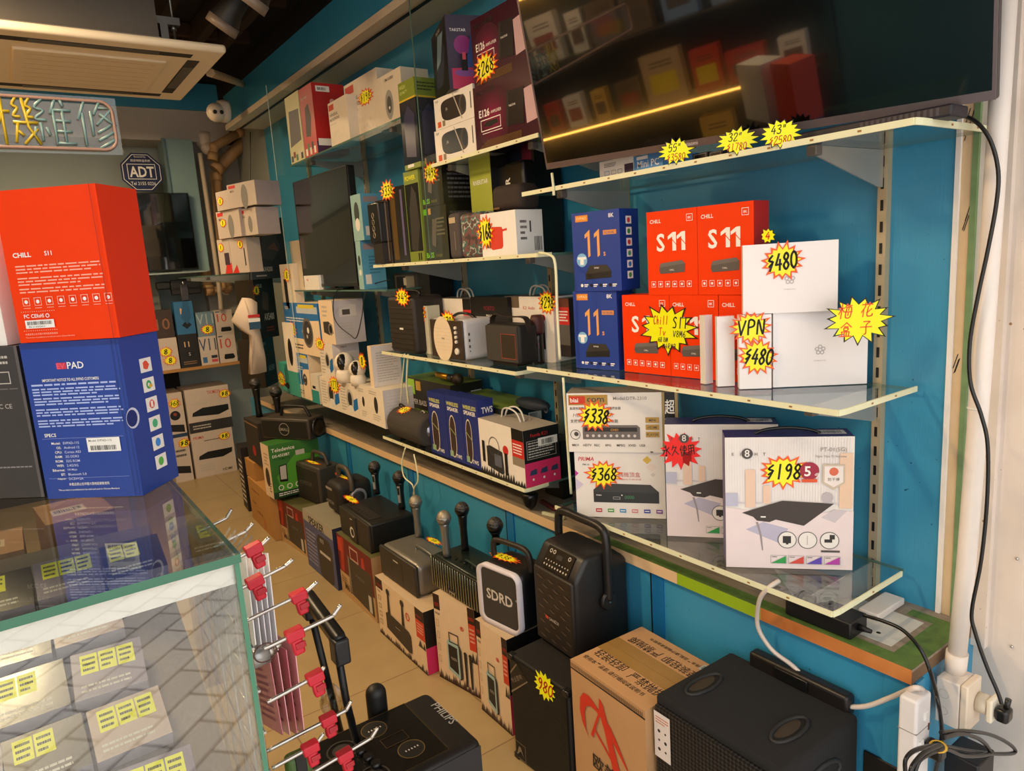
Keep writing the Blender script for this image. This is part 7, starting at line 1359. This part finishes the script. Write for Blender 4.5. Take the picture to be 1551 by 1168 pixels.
# junction box
x0=1.55; p=PX(1454,1039,x0); pl=PX(1418,1028,x0); zt_=p.z; zb_=PX(1447,1105,x0).z
o=empty('junction_box',Matrix.Translation((x0,p.y,zb_)),'white surface-mounted socket box at the foot of the conduit pipe','socket'); h=zt_-zb_; dd=.07; ww=pl.y-p.y
mb=MB(); mb.rbox((0,0,0),(dd-.0,ww,h),.003,mat('ddd2c6',.5,var=.1),2); mb.build('box',o); mb=MB(); mb.rbox((0,-.016,-.002),(dd,-.001,h+.002),.003,mat('e2d2bc',.5),2); mb.build('cover_plate',o)
mb=MB(); F=mb.face((-.0002,ww,0),(0,-1,0),(0,0,1),ww,h); F.ring(.35,.68,.22,.015,mat('a89c90'),22); F.ring(.35,.3,.2,.015,mat('a89c90'),22); mb.build('knockouts',o)
q=PY(1481,1062,p.y-.016)-Vector((x0,p.y,zb_)); 
mb=MB(); mb.lathe([(.022,0),(.022,.022)],mat('d9cbb4',.45),20,o=(q.x,-.017,q.z),ax=(0,-1,0)); mb.rbox((q.x-.024,-.052,q.z-.028),(q.x+.024,-.040,q.z+.026),.004,mat('e4dac4',.45),2); mb.build('round_adaptor',o)
mb=MB(); mb.rbox((q.x-.018,-.080,q.z-.02),(q.x+.016,-.053,q.z+.012),.008,KG,3); mb.tube([(q.x+.0,-.07,q.z+.008),(q.x+.004,-.072,q.z+.032)],.006,KG,10); mb.build('black_plug',o)
# extension block on the cabinet end
ye=.648; a=PY(1392,1060,ye-.035); o=empty('extension_socket',Matrix.Translation((a.x-.012,ye,0)),'white extension socket hanging upright on the blue cabinet end','socket'); zt_=PY(1395,1058,ye-.035).z
mb=MB(); mb.rbox((0,-.038,zt_-.30),(.062,0,zt_),.006,mat('dedad8',.4),3); mb.build('housing',o); mb=MB(); mb.box((-.0006,-.0386,zt_-.075),(.0626,0,zt_-.0735),mat('8a8684')); mb.build('seam',o)
mb=MB(); mb.rbox((.030,-.042,zt_-.055),(.046,-.037,zt_-.035),.001,WS,1); mb.rbox((.012,-.042,zt_-.12),(.028,-.037,zt_-.095),.001,WS,1); mb.build('switch',o)
mb=MB(); mb.box((.050,-.0395,zt_-.085),(.054,-.0375,zt_-.07),mat('6a1a14')); mb.build('indicator',o)
mb=MB(); mb.rbox((.028,-.075,zt_-.135),(.058,-.0385,zt_-.10),.006,KG,2); mb.build('black_plug',o)
cable('extension_cable','white cable curving from the extension socket to behind the stage speaker',[PY(1402,1062,ye-.02),PY(1400,1048,ye-.02),PY(1385,1042,ye-.02),PX(1350,1056,1.45),PX(1310,1070,1.45),PX(1275,1068,1.45),PX(1245,1055,1.46)],.0058,mat('d9ccc0',.4))
cable('extension_cable','white cable drooping from the glass shelf to the black power strip',[PX(1180,880,1.43),PX(1165,890,1.40),PX(1152,905,1.40),PX(1147,930,1.42),PX(1150,955,1.43),PX(1170,985,1.44),PX(1200,1008,1.45),PX(1222,1030,1.455)],.0058,mat('cfc2b6',.4))
cable('adapter_cable','black cable running from the transformer under the glass shelf down past the white sockets',[PX(1308,932,1.50),PX(1335,940,1.50),PX(1368,955,1.50),PX(1395,985,1.49),PX(1410,1020,1.48),PY(1420,1060,.58),PY(1426,1100,.585),PY(1425,1130,.585),PY(1415,1175,.59)],.0042,KG)
for i,pts in enumerate([[(1425,1110),(1460,1107),(1500,1113),(1530,1128),(1537,1140),(1510,1142),(1470,1138),(1425,1130),(1390,1135),(1372,1150),(1372,1175)],[(1428,1118),(1455,1112),(1480,1118),(1495,1130),(1497,1142),(1460,1145),(1430,1135),(1395,1150),(1385,1175)],[(1425,1128),(1400,1140),(1382,1160),(1378,1178)]]):
    cable('coiled_cable','coiled black cable tied with a yellow tie at the lower right corner, '+['outer loop','inner loop','short strand'][i],[PY(a,b,.545-.008*i) for a,b in pts],.0042,KG,'cable','coiled black cable loops')
c=PY(1421,1131,.54); mb=MB(); T0=Matrix.Translation(c)@Matrix.Rotation(.5,4,'Y'); mb.T=T0
for k in range(3): mb.tube([(.008*math.cos(t*math.pi/6)+.003*k-.003,.014*math.sin(t*math.pi/6),.010*math.cos(t*math.pi/6)) for t in range(12)],.0012,mat('c8a02c',.4),6,True)
tagp(mb.build('cable_tie'),'yellow twist tie around the coiled black cable','tie')
mb=MB(); p=PY(1452,1150,.60); mb.rbox((p.x,.56,p.z-.12),(p.x+.085,.63,p.z+.004),.004,mat('1c191a',.45),2); tagp(mb.build('power_adapter'),'black square adapter at the lower right corner below the sockets','adapter')
# transformer under the lowest shelf on the ledge
o=empty('power_adapter',Matrix.Translation((1.475,.80,ZL+.0005)),'black transformer brick on the ledge under the lowest glass shelf','adapter')
mb=MB(); mb.rbox((0,0,0),(.075,.17,.042),.004,mat('151315',.4),2); mb.build('body',o); mb=MB(); mb.tube([(.035,-.001,.022),(.036,-.03,.022)],[.009,.005],K,10); mb.build('strain_relief',o)
mb=MB(); mb.rbox((0,0,0),(.13,.05,.018),.003,mat('d9d2cc',.4),2); tagp(mb.build('white_adapter',M=Matrix.Translation((1.60,.80,ZL+.001))),'small white adapter bar on the ledge near the wall','adapter')
mb=MB(); mb.rbox((0,0,0),(.012,.10,.012),.002,mat('cfd0a8',.4),2); tagp(mb.build('pen',M=Matrix.Translation((1.49,1.86,ZL+.001))@Matrix.Rotation(.2,4,'Z')),'pale stick lying on the ledge near the grey square box','pen')
mb=MB(); mb.rbox((0,0,0),(.02,.12,.012),.004,mat('5a1a20',.5),2); tagp(mb.build('marker_pen',M=Matrix.Translation((1.52,1.95,ZL+.001))@Matrix.Rotation(-.2,4,'Z')),'dark red marker lying on the ledge below the karaoke box','pen')
# low black wall plate
mb=MB(); p=PX(1335,1160,XL-.001); mb.rbox((XL-.008,p.y-.05,p.z-.09),(XL-.0005,p.y+.04,p.z+.02),.003,mat('1c1712',.5),2); tagp(mb.build('wall_socket'),'dark socket plate low on the blue cabinet front','socket')
# screws on the beige wall
for px1,py1,lab in ((1533,979,'lower'),(1541,846,'upper')):
    mb=MB(); q=PX(px1,py1,XW+.03); mb.sphere((XW+.028,q.y,q.z),.004,CHR,10); tagp(mb.build('wall_screw'),'small steel screw in the beige wall, the '+lab+' one','screw','steel screws in the beige wall')
# ================= OPPOSITE WALL, seen in the television =================
XO=-1.45
mb=MB(); mb.box((XO-.02,1.5,.4),(XO,5.6,2.7),mat('123c48',.5)); tagp(mb.build('cabinet_back'),'dark teal back panel of the shelves on the opposite wall','panel')
LED=mat('ffb650',.5,emit=26)
Rr=random.Random(11)
for s_,z in enumerate((1.02,1.46,1.90,2.32)):
    o=empty('wall_shelf',Matrix.Translation((XO,1.55,z)),'shelf with warm light strip on the opposite wall, '+['lowest','second','third','highest'][s_]+' level','shelf','lit shelves on the opposite wall')
    mb=MB(); mb.box((0,0,-.012),(.28,4.0,0),mat('3a342c',.4)); mb.build('board',o)
    if s_ in (1,3):
        mb=MB(); mb.box((.281,0,-.014),(.286,4.0,-.002),LED); mb.build('light_strip',o)
    y=1.6; k=0
    while y<5.3:
        w=.10+.16*Rr.random(); h=.16+.18*Rr.random(); c=Rr.choice(['d8ccb8','c9a04a','6a86b0','b02a22','5a4a3c','d8d0c8','a88a6a','3a3a40'])
        if s_ in(0,3) and k%2: y+=w+.05; k+=1; continue
        mb=MB(); mb.box((0,0,0),(w,.07,h),mat(c,.5)); F=mb.face((0,0,0),(1,0,0),(0,0,1),w,h); F.rect(.15,.2,.85,.6,mat(Rr.choice(['4a4038','e8e0d0','8a2a2a','c8b020']),.5)); F.lines(.2,.7,.8,.85,2,DG)
        tagp(mb.build('device_box',M=mtx(Vector((XO+.20,y,z+.001)),(0,1,0))),'box on the opposite wall shelves, %s shelf, number %d from the street'%(['lowest','second','third','highest'][s_],k+1),'box','boxes on the opposite wall shelves'); y+=w+.03+.05*Rr.random(); k+=1
sun=lamp('street_sun','SUN',(0,-3,6),3.0,(1,.95,.86),.02,(math.radians(14),math.radians(6),0))
